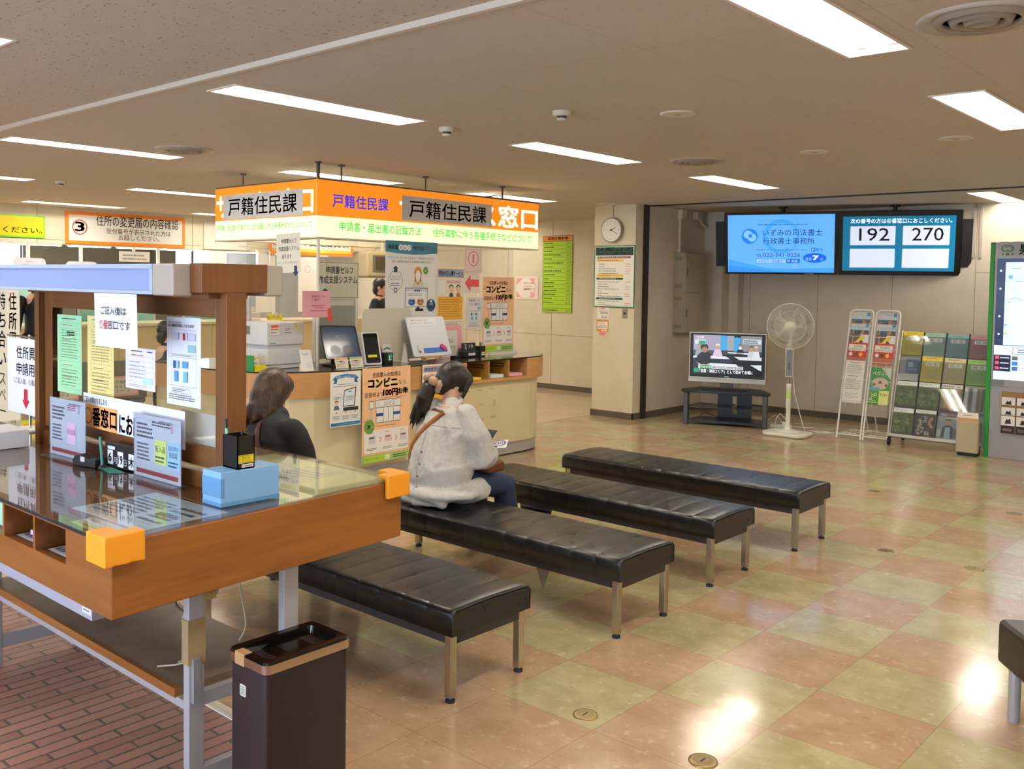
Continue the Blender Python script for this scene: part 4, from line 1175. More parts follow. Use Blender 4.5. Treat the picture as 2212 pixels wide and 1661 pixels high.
# ------------------------------------------------------------------ posters of the booth
def lines3(q, x, y, s, col):
    for a in (-0.5, 0.0, 0.5):
        dx, dy = math.sin(a - 0.6) * s, math.cos(a - 0.6) * s
        q.poly([(x + a * s * 0.8, y), (x + a * s * 0.8 + s * 0.16, y + s * 0.05), (x + a * s * 0.8 + dx * 0.7, y + dy)], col, 3)
def convenience(q, w, h):
    """orange notice about getting certificates at the convenience store"""
    q.rect(0, 0, w, h, '#f6c496', 1)
    for k in range(7):
        x = w * (0.05 + 0.16 * k)
        q.poly([(x, h * 0.40), (x + w * 0.012, h * 0.40), (min(x + w * 0.30, w), h * 0.98), (min(x + w * 0.285, w), h * 0.98)], '#fad6b2', 1.5)
    q.txt('住民票', w * 0.20, h * 0.895, w * 0.22, h * 0.055, '#2c2620', bold=0.012).txt('等', w * 0.43, h * 0.90, w * 0.06, h * 0.032, '#2c2620').txt('の取得は', w * 0.50, h * 0.895, w * 0.29, h * 0.055, '#2c2620', bold=0.012)
    q.txt('コンビニ', w * 0.115, h * 0.785, w * 0.60, h * 0.105, '#1f3a18', 3, bold=0.07).txt('コンビニ', w * 0.13, h * 0.79, w * 0.57, h * 0.095, '#bfe070', 4, bold=0.03)
    q.txt('なら', w * 0.74, h * 0.80, w * 0.17, h * 0.058, '#2c2620')
    q.txt('区役所より', w * 0.05, h * 0.69, w * 0.37, h * 0.055, '#2c2620', bold=0.008)
    q.txt('100円', w * 0.425, h * 0.69, w * 0.30, h * 0.085, '#4a0c10', 3, bold=0.06).txt('100円', w * 0.43, h * 0.695, w * 0.285, h * 0.08, '#d8202c', 4, bold=0.035)
    q.txt('お得!', w * 0.735, h * 0.70, w * 0.215, h * 0.07, '#2a2408', 3, bold=0.06).txt('お得!', w * 0.742, h * 0.703, w * 0.20, h * 0.064, '#f2e23a', 4, bold=0.02)
    lines3(q, w * 0.07, h * 0.83, w * 0.08, '#c8641c')
    lines3(q, w * 0.06, h * 0.435, w * 0.08, '#c8641c')
    q.fine(w * 0.45, h * 0.672, w * 0.5, h * 0.012, 1, '#a4744c')
    q.rect(w * 0.26, h * 0.575, w * 0.54, h * 0.085, '#2c2c34', 2).rect(w * 0.267, h * 0.58, w * 0.526, h * 0.075, '#eeeeec', 3)
    q.txt('コンビニ', w * 0.43, h * 0.592, w * 0.24, h * 0.05, '#55555c', 4)
    q.frame(w * 0.33, h * 0.588, w * 0.38, h * 0.058, 0.0012, '#8b8b90', 4)
    q.rect(w * 0.275, h * 0.415, w * 0.51, h * 0.165, '#2c2c34', 2)
    for k, (a, b_) in enumerate(((0.282, 0.14), (0.43, 0.098), (0.536, 0.098), (0.642, 0.137))):
        q.rect(w * a, h * 0.42, w * b_, h * 0.155, '#f1f1ef', 3)
        if k in (0, 3): q.rect(w * a, h * 0.485, w * b_, h * 0.033, '#3a4a8e', 4)
    q.rrect(w * 0.13, h * 0.57, w * 0.105, h * 0.082, 0.006, '#2c2c34', 2).rrect(w * 0.137, h * 0.575, w * 0.09, h * 0.072, 0.005, '#efefec', 3)
    q.rect(w * 0.172, h * 0.43, w * 0.026, h * 0.14, '#2c2c34', 2).rect(w * 0.177, h * 0.43, w * 0.016, h * 0.14, '#efefec', 3)
    q.rrect(w * 0.04, h * 0.105, w * 0.92, h * 0.24, 0.012, '#f6f3ee', 2)
    q.circ(w * 0.14, h * 0.385, w * 0.105, '#6f9a48', 5, ry=w * 0.115)
    q.txt('3', w * 0.09, h * 0.36, w * 0.065, h * 0.052, '#ffffff', 6, bold=0.04).txt('ステップ', w * 0.165, h * 0.37, w * 0.075, h * 0.018, '#e8f0d8', 6).txt('かんたん', w * 0.09, h * 0.42, w * 0.1, h * 0.016, '#2c3a1c', 6)
    q.fine(w * 0.27, h * 0.375, w * 0.45, h * 0.014, 1, '#8d5a34', 3)
    for k in range(3):
        x = w * (0.13 + 0.33 * k)
        q.txt('STEP%d' % (k + 1), x, h * 0.305, w * 0.1, h * 0.018, '#3a3a3c')
        q.rect(x, h * 0.20, w * 0.14, h * 0.085, '#dadadb', 3) if k != 1 else q.rect(x, h * 0.21, w * 0.15, h * 0.07, '#e7cfd2', 3)
        q.rect(x + w * 0.01, h * 0.255, w * 0.1, h * 0.016, '#4a4a50' if k == 0 else '#a85a6a', 4)
        q.fine(x - w * 0.04, h * 0.13, w * 0.22, h * 0.03, 2, '#77736e', 3)
        if k < 2: q.poly([(x + w * 0.215, h * 0.27), (x + w * 0.23, h * 0.27), (x + w * 0.262, h * 0.24), (x + w * 0.23, h * 0.21), (x + w * 0.215, h * 0.21), (x + w * 0.247, h * 0.24)], '#e07c2c', 4)
    q.rect(0, 0, w, h * 0.085, '#a3c47a', 2).rect(w * 0.04, h * 0.012, w * 0.56, h * 0.062, '#b5d83e', 3)
    q.txt('仙台市コンビニ交付ページ', w * 0.07, h * 0.03, w * 0.37, h * 0.026, '#4a6a1a', 4)
    q.rect(w * 0.47, h * 0.018, w * 0.1, h * 0.05, '#e9efdf', 4)
    q.fine(w * 0.64, h * 0.022, w * 0.3, h * 0.042, 2, '#3c5a2a', 4)
def poster(label, X, y, z, w, h, fn, name='poster', group=None, bg='#f2f1ec', u=UY, v=(0, 0, 1), bend=0.0, cat='poster', xy=None):
    q = Sheet(w, h, bg, 0.0012, 0.4)
    fn(q, w, h)
    return q.put(name, label, cat, xy or (X, y, z), u, v, group, bend)
poster('large orange convenience store poster on the counter front behind the woman in white', -5.664, 4.803, 0.16, 0.51, 0.755, convenience)
poster('orange convenience store poster standing on the counter under the sign box', -6.10, 6.655, 0.935, 0.455, 0.72, convenience)
def selfsys(q, w, h):
    q.rect(0, h * 0.905, w, h * 0.095, '#3f7f97', 1)
    q.poly([(0, h * 0.905), (w, h * 0.905), (w * 0.75, h * 0.893), (w * 0.5, h * 0.888), (w * 0.25, h * 0.893)], '#3f7f97', 1)
    q.txt('申請書', w * 0.05, h * 0.925, w * 0.18, h * 0.042, '#e8f0f2', 3, bold=0.02)
    for k, ch in enumerate('セルフ'):
        q.circ(w * (0.285 + 0.078 * k), h * 0.945, w * 0.042, '#eef3f4', 2)
        q.txt(ch, w * (0.262 + 0.078 * k), h * 0.93, w * 0.045, h * 0.03, '#2a5264', 3, bold=0.02)
    q.txt('作成支援システム', w * 0.51, h * 0.925, w * 0.45, h * 0.042, '#e8f0f2', 3, bold=0.02)
    q.txt('マイナンバーカードや二次元コードを読み込むだけで', w * 0.05, h * 0.845, w * 0.88, h * 0.026, '#4b4b58')
    q.txt('氏名・住所等が印字された申請書が印刷できます！', w * 0.12, h * 0.815, w * 0.76, h * 0.022, '#5d5d68')
    q.poly([(w * 0.14, h * 0.765), (w * 0.19, h * 0.79), (w * 0.24, h * 0.765), (w * 0.22, h * 0.765), (w * 0.22, h * 0.735), (w * 0.16, h * 0.735), (w * 0.16, h * 0.765)], '#2a3c6a', 3)
    q.ring(w * 0.19, h * 0.665, w * 0.135, 0.003, '#2a3c6a', 2, ry=h * 0.085)
    q.txt('二次元コードを', w * 0.09, h * 0.69, w * 0.2, h * 0.018, '#3a4668').txt('出力できます', w * 0.10, h * 0.668, w * 0.18, h * 0.018, '#3a4668').fine(w * 0.1, h * 0.615, w * 0.18, h * 0.035, 2, '#5a6688')
    q.rect(w * 0.16, h * 0.565, w * 0.06, h * 0.04, '#2a3c6a', 3).rect(w * 0.172, h * 0.572, w * 0.036, h * 0.026, '#eef0f4', 4)
    q.circ(w * 0.62, h * 0.735, w * 0.075, '#e2a63a', 2, ry=h * 0.05)
    q.rect(w * 0.555, h * 0.66, w * 0.03, h * 0.08, '#e2a63a', 2).rect(w * 0.655, h * 0.66, w * 0.03, h * 0.08, '#e2a63a', 2)
    q.circ(w * 0.62, h * 0.715, w * 0.055, '#f5f0ea', 3, ry=h * 0.038)
    q.poly([(w * 0.49, h * 0.60), (w * 0.52, h * 0.655), (w * 0.58, h * 0.675), (w * 0.66, h * 0.675), (w * 0.72, h * 0.655), (w * 0.75, h * 0.60)], '#dcdcd8', 2)
    q.poly([(w * 0.57, h * 0.655), (w * 0.66, h * 0.655), (w * 0.615, h * 0.625)], '#e2a63a', 4)
    q.circ(w * 0.77, h * 0.755, w * 0.05, '#6d983a', 3, ry=w * 0.055)
    q.poly([(w * 0.745, h * 0.757), (w * 0.765, h * 0.742), (w * 0.797, h * 0.772), (w * 0.765, h * 0.75)], '#ffffff', 4)
    q.rect(w * 0.37, h * 0.44, w * 0.44, h * 0.165, '#3a4050', 2).rect(w * 0.378, h * 0.444, w * 0.424, h * 0.157, '#f4f6f8', 3)
    q.rect(w * 0.378, h * 0.577, w * 0.424, h * 0.024, '#cfe2ee', 4)
    for k in range(3): q.circ(w * (0.565 + 0.04 * k), h * 0.582, w * 0.016, '#2a3c6a', 5, ry=h * 0.01)
    q.fine(w * 0.42, h * 0.535, w * 0.34, h * 0.026, 2, '#a9b2c0', 5)
    for x, c in ((0.50, '#2e5c94'), (0.67, '#b5762e')):
        q.circ(w * x, h * 0.485, w * 0.065, c, 5, ry=h * 0.032)
        q.rect(w * (x - 0.03), h * 0.505, w * 0.06, h * 0.016, '#e8ecf2', 6).fine(w * (x - 0.04), h * 0.474, w * 0.08, h * 0.012, 1, '#cfd8e4', 6)
    q.rect(w * 0.57, h * 0.405, w * 0.16, h * 0.022, '#2a2c34', 3).rect(w * 0.60, h * 0.425, w * 0.05, h * 0.02, '#2a2c34', 3)
    q.circ(w * 0.88, h * 0.455, w * 0.088, '#2c4470', 4, ry=h * 0.055)
    q.txt('印刷', w * 0.84, h * 0.455, w * 0.08, h * 0.02, '#e8ecf4', 5).txt('できます！', w * 0.81, h * 0.43, w * 0.14, h * 0.02, '#e8ecf4', 5, bold=0.02)
    q.rect(w * 0.86, h * 0.48, w * 0.045, h * 0.022, '#e8ecf4', 5)
    for x in (0.02, 0.36, 0.69):
        q.frame(w * x, h * 0.12, w * 0.29, h * 0.22, 0.002, '#77808c')
        q.fine(w * (x + 0.03), h * 0.16, w * 0.22, h * 0.15, 5, '#8a919c')
poster('tall white self-service system poster with teal top hanging from the sign box', -6.116, 5.43, 0.92, 0.625, 1.035, selfsys)
def status(q, w, h):
    q.rect(0, 0, w, h, '#efe9d6', 1)
    q.rect(w * 0.03, h * 0.87, w * 0.94, h * 0.10, '#c0485c', 2).rect(w * 0.045, h * 0.878, w * 0.91, h * 0.084, '#9cb8dc', 3)
    q.txt('待合状況公開サービス', w * 0.06, h * 0.882, w * 0.88, h * 0.072, '#d8304a', 4, bold=0.03)
    q.rect(w * 0.06, h * 0.66, w * 0.24, h * 0.16, '#f6f4ee', 2)
    q.fine(w * 0.36, h * 0.79, w * 0.56, h * 0.04, 2, '#c8685c')
    for x, c in ((0.52, '#3a5a4a'), (0.78, '#c86a5a')):
        q.circ(w * x, h * 0.715, w * 0.075, '#f0c8a8', 3, ry=h * 0.045)
        q.circ(w * x, h * 0.742, w * 0.08, '#2c2a3c', 2, ry=h * 0.035)
        q.poly([(w * (x - 0.08), h * 0.62), (w * (x - 0.05), h * 0.67), (w * (x + 0.05), h * 0.67), (w * (x + 0.08), h * 0.62)], c, 3)
    q.rrect(w * 0.03, h * 0.33, w * 0.92, h * 0.29, 0.012, '#edb23a', 2)
    q.fine(w * 0.07, h * 0.36, w * 0.84, h * 0.24, 8, '#b07a1c', 3, fill=0.4)
    q.frame(w * 0.10, h * 0.19, w * 0.80, h * 0.115, 0.0015, '#8c8470')
    q.fine(w * 0.13, h * 0.2, w * 0.72, h * 0.095, 5, '#8c8470', fill=0.4)
poster('waiting status poster with yellow panel hanging in the booth beside the tall white poster', -6.10, 6.04, 1.02, 0.355, 0.72, status)
poster('waiting status poster taped on the counter front behind the head of the woman in white', -5.664, 5.45, 0.43, 0.39, 0.478, status)
def number1(q, w, h):
    q.rect(0, 0, w, h, '#efd9d0', 1).frame(0.004, 0.004, w - 0.008, h - 0.008, 0.004, '#dfa79c')
    q.ring(w * 0.5, h * 0.58, w * 0.30, 0.008, '#d2756c', 3)
    q.rect(w * 0.455, h * 0.40, w * 0.09, h * 0.36, '#d2756c', 3)
poster('pale pink number 1 sheet hanging in the booth above the red arrow', -6.108, 6.408, 1.695, 0.235, 0.225, number1)
def arrow(q, w, h):
    q.poly([(0.012, h * 0.5), (w * 0.42, h * 0.92), (w * 0.42, h * 0.68), (w * 0.97, h * 0.68), (w * 0.97, h * 0.32), (w * 0.42, h * 0.32), (w * 0.42, h * 0.08)], '#df5a5c', 2)
poster('red arrow sign pointing left, hanging in the booth under the number 1 sheet', -6.108, 6.40, 1.50, 0.215, 0.19, arrow, bg='#efe8da', cat='sign')
poster('small white identity check sheet hanging in the booth left of the orange poster', -6.108, 6.455, 1.165, 0.205, 0.295, honnin, bg='#e9eaea')
def bluefly(q, w, h):
    q.poly([(w * 0.05, h * 0.86), (w * 0.18, h * 0.93), (w * 0.5, h * 0.955), (w * 0.82, h * 0.93), (w * 0.95, h * 0.86), (w * 0.82, h * 0.87), (w * 0.5, h * 0.893), (w * 0.18, h * 0.87)], '#2a7ab4', 2)
    q.poly([(w * 0.08, h * 0.79), (w * 0.14, h * 0.83), (w * 0.10, h * 0.865), (w * 0.22, h * 0.87), (w * 0.2, h * 0.79)], '#1d5f92', 1.5).poly([(w * 0.92, h * 0.79), (w * 0.86, h * 0.83), (w * 0.90, h * 0.865), (w * 0.78, h * 0.87), (w * 0.8, h * 0.79)], '#1d5f92', 1.5)
    q.txt('申請書セルフ作成支援システム', w * 0.17, h * 0.885, w * 0.66, h * 0.04, '#eef4f8', 3)
    q.fine(w * 0.25, h * 0.76, w * 0.5, h * 0.018, 1, '#5a6068').fine(w * 0.08, h * 0.725, w * 0.84, h * 0.018, 1, '#5a6068')
    q.poly([(w * 0.40, h * 0.36), (w * 0.80, h * 0.36), (w * 0.85, h * 0.71), (w * 0.45, h * 0.66)], '#26282e', 2).poly([(w * 0.425, h * 0.375), (w * 0.775, h * 0.375), (w * 0.815, h * 0.69), (w * 0.465, h * 0.645)], '#e9eff2', 3)
    q.rect(w * 0.42, h * 0.28, w * 0.5, h * 0.065, '#2c2e34', 2)
    q.rect(w * 0.58, h * 0.62, w * 0.1, h * 0.02, '#3f8fc0', 4).fine(w * 0.5, h * 0.46, w * 0.28, h * 0.1, 3, '#9aa6ae', 4)
    q.ring(w * 0.25, h * 0.53, w * 0.17, 0.0018, '#3c5068', 2, ry=h * 0.07)
    q.fine(w * 0.13, h * 0.5, w * 0.24, h * 0.05, 2, '#4a5a70')
    q.circ(w * 0.2, h * 0.43, w * 0.055, '#f0cdb0', 3, ry=h * 0.034).circ(w * 0.2, h * 0.447, w * 0.06, '#3a2c28', 2, ry=h * 0.033)
    q.poly([(w * 0.11, h * 0.31), (w * 0.14, h * 0.385), (w * 0.26, h * 0.385), (w * 0.30, h * 0.31)], '#6a6c74', 3)
    for k in range(3):
        x = w * (0.06 + 0.31 * k)
        q.frame(x, h * 0.115, w * 0.28, h * 0.14, 0.0012, '#5a6a78')
        q.circ(x + w * 0.14, h * 0.245, w * 0.09, '#f0f0ea', 1.6, ry=h * 0.05)
        q.rect(x + w * 0.12, h * 0.25, w * 0.04, h * 0.022, ('#c04848', '#5a6a78', '#5a9a4a')[k], 3)
        q.fine(x + w * 0.02, h * 0.13, w * 0.23, h * 0.075, 4, '#6a6f74')
    q.rect(w * 0.02, h * 0.015, w * 0.96, h * 0.06, '#2573a4', 2)
    q.fine(w * 0.22, h * 0.035, w * 0.6, h * 0.02, 1, '#8fbcd8', 3)
poster('white and blue self-service flyer taped to the left of the counter front', -5.664, 4.487, 0.483, 0.298, 0.422, bluefly, v=(0, 0.0, 1))
def signpaper(q, w, h):
    q.txt('申請書セルフ', w * 0.22, h * 0.74, w * 0.62, h * 0.13, '#3c4456', bold=0.006)
    q.txt('作成支援システム', w * 0.10, h * 0.55, w * 0.84, h * 0.13, '#3c4456', bold=0.006)
    q.txt('あります', w * 0.24, h * 0.35, w * 0.40, h * 0.13, '#3c4456', bold=0.006)
    q.txt('（マイナンバーカードをお持ちの方）', w * 0.04, h * 0.22, w * 0.84, h * 0.07, '#77796f')
    q.poly([(w * 0.74, h * 0.17), (w * 0.86, h * 0.17), (w * 0.86, h * 0.02), (w * 0.92, h * 0.02), (w * 0.80, -h * 0.1), (w * 0.68, h * 0.02), (w * 0.74, h * 0.02)], '#2c3e66', 4)
poster('cream paper notice hanging slanted from the short side of the sign box', 0, 0, 0, 0.33, 0.325, signpaper, bg='#eceada', u=(1, 0, 0.03), v=(0.18, 0, 1), xy=(-6.63, 4.68, 1.655), cat='notice', name='hanging_notice')
def plate2(q, w, h):
    q.frame(0.008, 0.008, w - 0.016, h - 0.016, 0.004, '#3c4450')
    q.txt('申請書セルフ', w * 0.20, h * 0.66, w * 0.66, h * 0.22, '#232a44', bold=0.02)
    q.txt('作成支援システム', w * 0.03, h * 0.40, w * 0.93, h * 0.22, '#232a44', bold=0.02)
    q.poly([(w * 0.06, h * 0.05), (w * 0.24, h * 0.05), (w * 0.30, h * 0.16), (w * 0.18, h * 0.28), (w * 0.05, h * 0.16), (w * 0.08, h * 0.16)], '#22304e', 3)
t = thing('standing_sign', 'grey self-service sign board on a stand behind the cream pole of the booth', 'sign', (-6.55, 5.2, 0.91))
q = Sheet(0.45, 0.32, '#cdcab8', 0.012)
plate2(q, 0.45, 0.32)
q.build('sign_board', (-6.45, 4.965, 1.445), UY, parent=t)
MB(m('#8a8d8a', 0.5)).box(-6.48, -6.465, 4.985, 5.385, 0.93, 1.44).build('lower_board', t)
MB(m('#c7c6bc', 0.5)).box(-6.464, -6.455, 5.0, 5.37, 1.385, 1.435).build('pen_rail', t)
MB(m('#e1dfd8', 0.5)).box(-6.50, -6.46, 5.39, 5.42, 0.9105, 1.46).box(-6.50, -6.46, 4.95, 4.98, 0.9105, 1.46).build('stand_frame', t)
def pinknote(q, w, h):
    q.txt('証明書が発行される', w * 0.30, h * 0.74, w * 0.48, h * 0.1, '#8a2c3c').txt('機械です', w * 0.40, h * 0.62, w * 0.22, h * 0.1, '#8a2c3c')
    q.fine(w * 0.3, h * 0.42, w * 0.55, h * 0.05, 1, '#a84c5c').fine(w * 0.42, h * 0.33, w * 0.3, h * 0.05, 1, '#a84c5c').fine(w * 0.26, h * 0.23, w * 0.6, h * 0.05, 1, '#a84c5c')
    q.poly([(w * 0.90, h * 0.33), (w * 1.03, h * 0.33), (w * 1.02, h * 0.02), (w * 1.10, h * 0.02), (w * 0.98, -h * 0.22), (w * 0.84, h * 0.0), (w * 0.91, h * 0.02)], '#d8443c', 4)
poster('pink laminated note with a red arrow hanging in front of the cream pole', -5.9, 4.40, 1.315, 0.27, 0.205, pinknote, bg='#dfa3ae', v=(0, -0.12, 1), cat='notice', name='hanging_notice', bend=0.008)

# ------------------------------------------------------------------ things standing on the counter
ZK = 0.9105
p = thing('printer', 'white laser printer with a paper cassette unit on the left of the counter', 'printer', (-6.2, 4.33, ZK))
PR = Matrix.Translation((-6.07, 4.205, ZK)) @ Matrix.Rotation(math.radians(4), 4, 'Z')
M_PRN = m('#d5d6d8', 0.4)
MB(M_PRN, PR).box(-0.36, -0.01, 0.01, 0.33, 0.0, 0.035).box(-0.37, 0.0, 0.0, 0.34, 0.035, 0.155).build('cassette_unit', p, bevel=0.008)
MB(M_PRN, PR).box(-0.38, 0.005, -0.01, 0.355, 0.185, 0.36).build('upper_body', p, bevel=0.012)
MB(m('#c2c4c8', 0.4), PR).box(-0.36, -0.01, 0.01, 0.335, 0.155, 0.185).build('joint_band', p)
MB(m('#bfc1c4', 0.5), PR).box(0.0052, 0.0062, 0.0, 0.345, 0.262, 0.265).box(0.0052, 0.0062, 0.0, 0.345, 0.228, 0.23).box(0.0002, 0.0012, 0.02, 0.32, 0.10, 0.102).build('panel_seam', p)
MB(m('#2aa48a', 0.4), PR).box(0.0052, 0.0066, 0.02, 0.07, 0.20, 0.206).build('green_badge', p)
q = Sheet(0.085, 0.085, '#eeeeea', 0.0005)
q.rect(0.005, 0.055, 0.075, 0.02, '#e0643c').rect(0.005, 0.035, 0.075, 0.012, '#e88a68').fine(0.005, 0.01, 0.06, 0.016, 1, '#8a4a34')
q.build('orange_sticker', PR @ Vector((0.0064, 0.02, 0.268)), PR.to_3x3() @ Vector((0, 1, 0)), parent=p)
q = Sheet(0.04, 0.014, '#b0323c', 0.0005)
q.rect(0.003, 0.003, 0.034, 0.008, '#e8dcdc')
q.build('red_badge', PR @ Vector((0.0064, 0.17, 0.30)), PR.to_3x3() @ Vector((0, 1, 0)), parent=p)
q = Sheet(0.06, 0.012, '#d5d6d8', 0.0003).fine(0.0, 0.0, 0.06, 0.012, 1, '#3a3c40')
q.build('model_lettering', PR @ Vector((0.0064, 0.165, 0.275)), PR.to_3x3() @ Vector((0, 1, 0)), parent=p)
q = Sheet(0.05, 0.06, '#e2dc9c', 0.0005).fine(0.008, 0.02, 0.03, 0.03, 2, '#a8a070')
q.build('sticky_note', PR @ Vector((0.0068, 0.25, 0.298)), PR.to_3x3() @ Vector((0, 1, 0)), parent=p)
v_ = MB(m('#44474c', 0.5), PR)
for i in range(7):
    v_.box(-0.28 + i * 0.012, -0.272 + i * 0.012, -0.0108, -0.0102, 0.265, 0.33)
v_.build('side_vent', p)
t = thing('card_box', 'small yellow card holder with leaflets on the counter left of the printer', 'card holder', (-6.08, 4.11, ZK))
MB(m('#e8d21c', 0.45)).box(-6.12, -6.02, 4.065, 4.16, ZK, ZK + 0.045).box(-6.12, -6.115, 4.065, 4.16, ZK, ZK + 0.10).build('tray', t)
q = Sheet(0.075, 0.12, '#e8e4d8', 0.004).rect(0.012, 0.02, 0.05, 0.04, '#8fb6d4').rect(0.015, 0.022, 0.044, 0.012, '#b86a6a', 2).fine(0.012, 0.075, 0.05, 0.03, 3, '#9a968c')
q.build('leaflet', (-6.09, 4.075, ZK + 0.006), UY, (-0.3, 0, 1), parent=t)
t = tag(MB(m('#2f8a4a', 0.5)).prism([(-6.14, 4.03), (-6.03, 4.05), (-6.03, 4.056), (-6.14, 4.036)], ZK, ZK + 0.12).build('leaflet'), 'green and white leaflet standing left of the yellow card holder', 'leaflet')
t = thing('card_stand', 'white leaflet stand leaning beside the printer', 'leaflet stand', (-5.83, 4.40, ZK))
q = Sheet(0.10, 0.165, '#e9e9e6', 0.004).fine(0.02, 0.12, 0.06, 0.025, 2, '#a9a9aa').rect(0.04, 0.02, 0.045, 0.05, '#dcdcda')
q.build('leaflet', (-5.81, 4.345, ZK + 0.004), UY, (-0.34, 0, 1), parent=t)
MB(m('#d8d8d6', 0.4)).box(-5.87, -5.80, 4.345, 4.445, ZK, ZK + 0.004).build('foot', t)
t = thing('tablet', 'large black tablet screen tilted on a stand on the counter', 'tablet', (-6.05, 4.75, ZK))
TU, TV = Vector((0.10, 1, -0.035)).normalized(), Vector((-0.45, -0.10, 1)).normalized()
q = Sheet(0.335, 0.285, '#16171b', 0.014, 0.15, corner=0.012)
sc = m('#26384f', 0.12, emit=0.35)
q.rect(0.016, 0.016, 0.303, 0.253, sc, 1)
for k in range(3): q.circ(0.13 + 0.028 * k, 0.195, 0.011, m('#0e1420', 0.2), 2)
q.fine(0.07, 0.15, 0.19, 0.025, 2, m('#16202c', 0.2), 2)
for x, c in ((0.10, '#1c2c40'), (0.215, '#2e2620')):
    q.circ(x, 0.075, 0.048, m(c, 0.2), 2, ry=0.038)
    q.rect(x - 0.03, 0.098, 0.05, 0.014, m('#38506c', 0.2), 3)
q.build('screen', Vector((-5.90, 4.635, ZK + 0.075)), TU, TV, parent=t)
MB(M_BLACK).tube([(-6.0, 4.82, ZK + 0.16), (-6.06, 4.82, ZK + 0.05), (-6.06, 4.82, ZK + 0.01)], 0.016).box(-6.105, -5.95, 4.75, 4.92, ZK, ZK + 0.012).build('stand', t)
for k, (y, c) in enumerate(((4.665, '#e8945a'), (4.815, '#9ab85a'))):
    q = Sheet(0.125, 0.085, '#e6e2d2', 0.004).rect(0.004, 0.07, 0.117, 0.01, c).fine(0.012, 0.012, 0.1, 0.05, 5, '#8c8878').rect(0.04, 0.052, 0.034, 0.008, '#3a3a38', 3)
    q.put('card_sign', 'small card sign with %s edge in front of the black tablet' % ('an orange' if k == 0 else 'a green'), 'card sign', (-5.815, y, ZK + 0.002), UY, (-0.25, 0, 1), 'card signs in front of the tablet')
t = thing('card_reader', 'white card reader with a tall black screen and yellow strip on the counter', 'card reader', (-5.98, 5.13, ZK))
CU, CV = Vector((0.12, 1, 0)).normalized(), Vector((-0.30, -0.16, 1)).normalized()
q = Sheet(0.165, 0.275, '#e2e2e0', 0.012, 0.35, corner=0.018)
q.rrect(0.012, 0.014, 0.141, 0.25, 0.012, m('#101114', 0.12), 1)
q.rect(0.02, 0.08, 0.125, 0.15, m('#1b222b', 0.1), 2).rect(0.034, 0.062, 0.09, 0.022, '#e6d820', 3).rect(0.018, 0.19, 0.006, 0.045, m('#000000', 0.3), 3)
q.build('front_panel', Vector((-5.90, 5.035, ZK + 0.004)), CU, CV, parent=t)
o_ = Vector((-5.90, 5.035, ZK + 0.004))
N_ = CU.cross(CV).normalized(); V_ = N_.cross(CU)
bk = MB(m('#d6d6d2', 0.4))
c8 = [o_ + CU * a + V_ * b_ - N_ * 0.0122 for a, b_ in ((0, 0), (0.165, 0), (0.165, 0.275), (0, 0.275))]
c9 = [Vector((-6.06, p_.y + 0.01, max(ZK, p_.z - 0.02 if p_.z > 1.0 else ZK))) for p_ in c8]
bk.add(c8 + c9, [(0, 1, 2, 3), (7, 6, 5, 4), (0, 4, 5, 1), (1, 5, 6, 2), (2, 6, 7, 3), (3, 7, 4, 0)])
bk.build('rear_shell', t)
t = thing('code_scanner', 'small black scanner box with a green label on the counter', 'scanner', (-5.90, 5.26, ZK))
MB(M_BLACK).box(-5.98, -5.885, 5.232, 5.322, ZK, ZK + 0.095).build('body', t, bevel=0.004)
q = Sheet(0.05, 0.062, '#1f7a58', 0.0005).poly([(0.012, 0.03), (0.02, 0.05), (0.028, 0.03), (0.024, 0.03), (0.024, 0.016), (0.016, 0.016), (0.016, 0.03)], '#eaf2ec', 2).fine(0.03, 0.03, 0.016, 0.02, 2, '#cfe4d8').rect(0.006, 0.006, 0.036, 0.006, '#cfe4d8')
q.build('green_label', (-5.8845, 5.262, ZK + 0.028), UY, parent=t)
t = thing('privacy_screen', 'cream round-cornered privacy screen standing on the counter', 'privacy screen', (-5.98, 5.4, ZK))
q = Sheet(0.56, 0.455, '#d9d5c2', 0.008, 0.35, corner=0.045)
q.build('screen_panel', (-6.10, 5.165, ZK + 0.002), UY, parent=t)
MB(m('#d9d5c2', 0.35)).box(-6.14, -6.085, 5.66, 5.695, ZK, ZK + 0.006).box(-6.14, -6.085, 5.19, 5.225, ZK, ZK + 0.006).build('foot', t)
q = Sheet(0.1, 0.15, '#e6e4da', 0.003).poly([(0.01, 0.115), (0.05, 0.13), (0.09, 0.115), (0.09, 0.10), (0.05, 0.112), (0.01, 0.10)], '#3c8a9c').fine(0.02, 0.02, 0.06, 0.06, 4, '#a8a498')
q.put('leaflet', 'small leaflet leaning on the cream privacy screen behind the black scanner', 'leaflet', (-6.04, 5.35, ZK + 0.002), UY, (-0.1, 0, 1))
tag(MB(m('#c9cac6', 0.4)).prism([(-5.97, 5.485), (-5.90, 5.47), (-5.90, 5.53), (-5.97, 5.555)], ZK, ZK + 0.002).add([(-5.95, 5.47, ZK + 0.002), (-5.95, 5.555, ZK + 0.002), (-5.965, 5.505, ZK + 0.165), (-5.945, 5.512, ZK + 0.165)], [(0, 1, 3, 2), (1, 0, 2, 3), (0, 2, 3), (1, 3, 2)]).build('card_cover'),
    'pointed grey plastic cover standing before the cream privacy screen', 'cover')
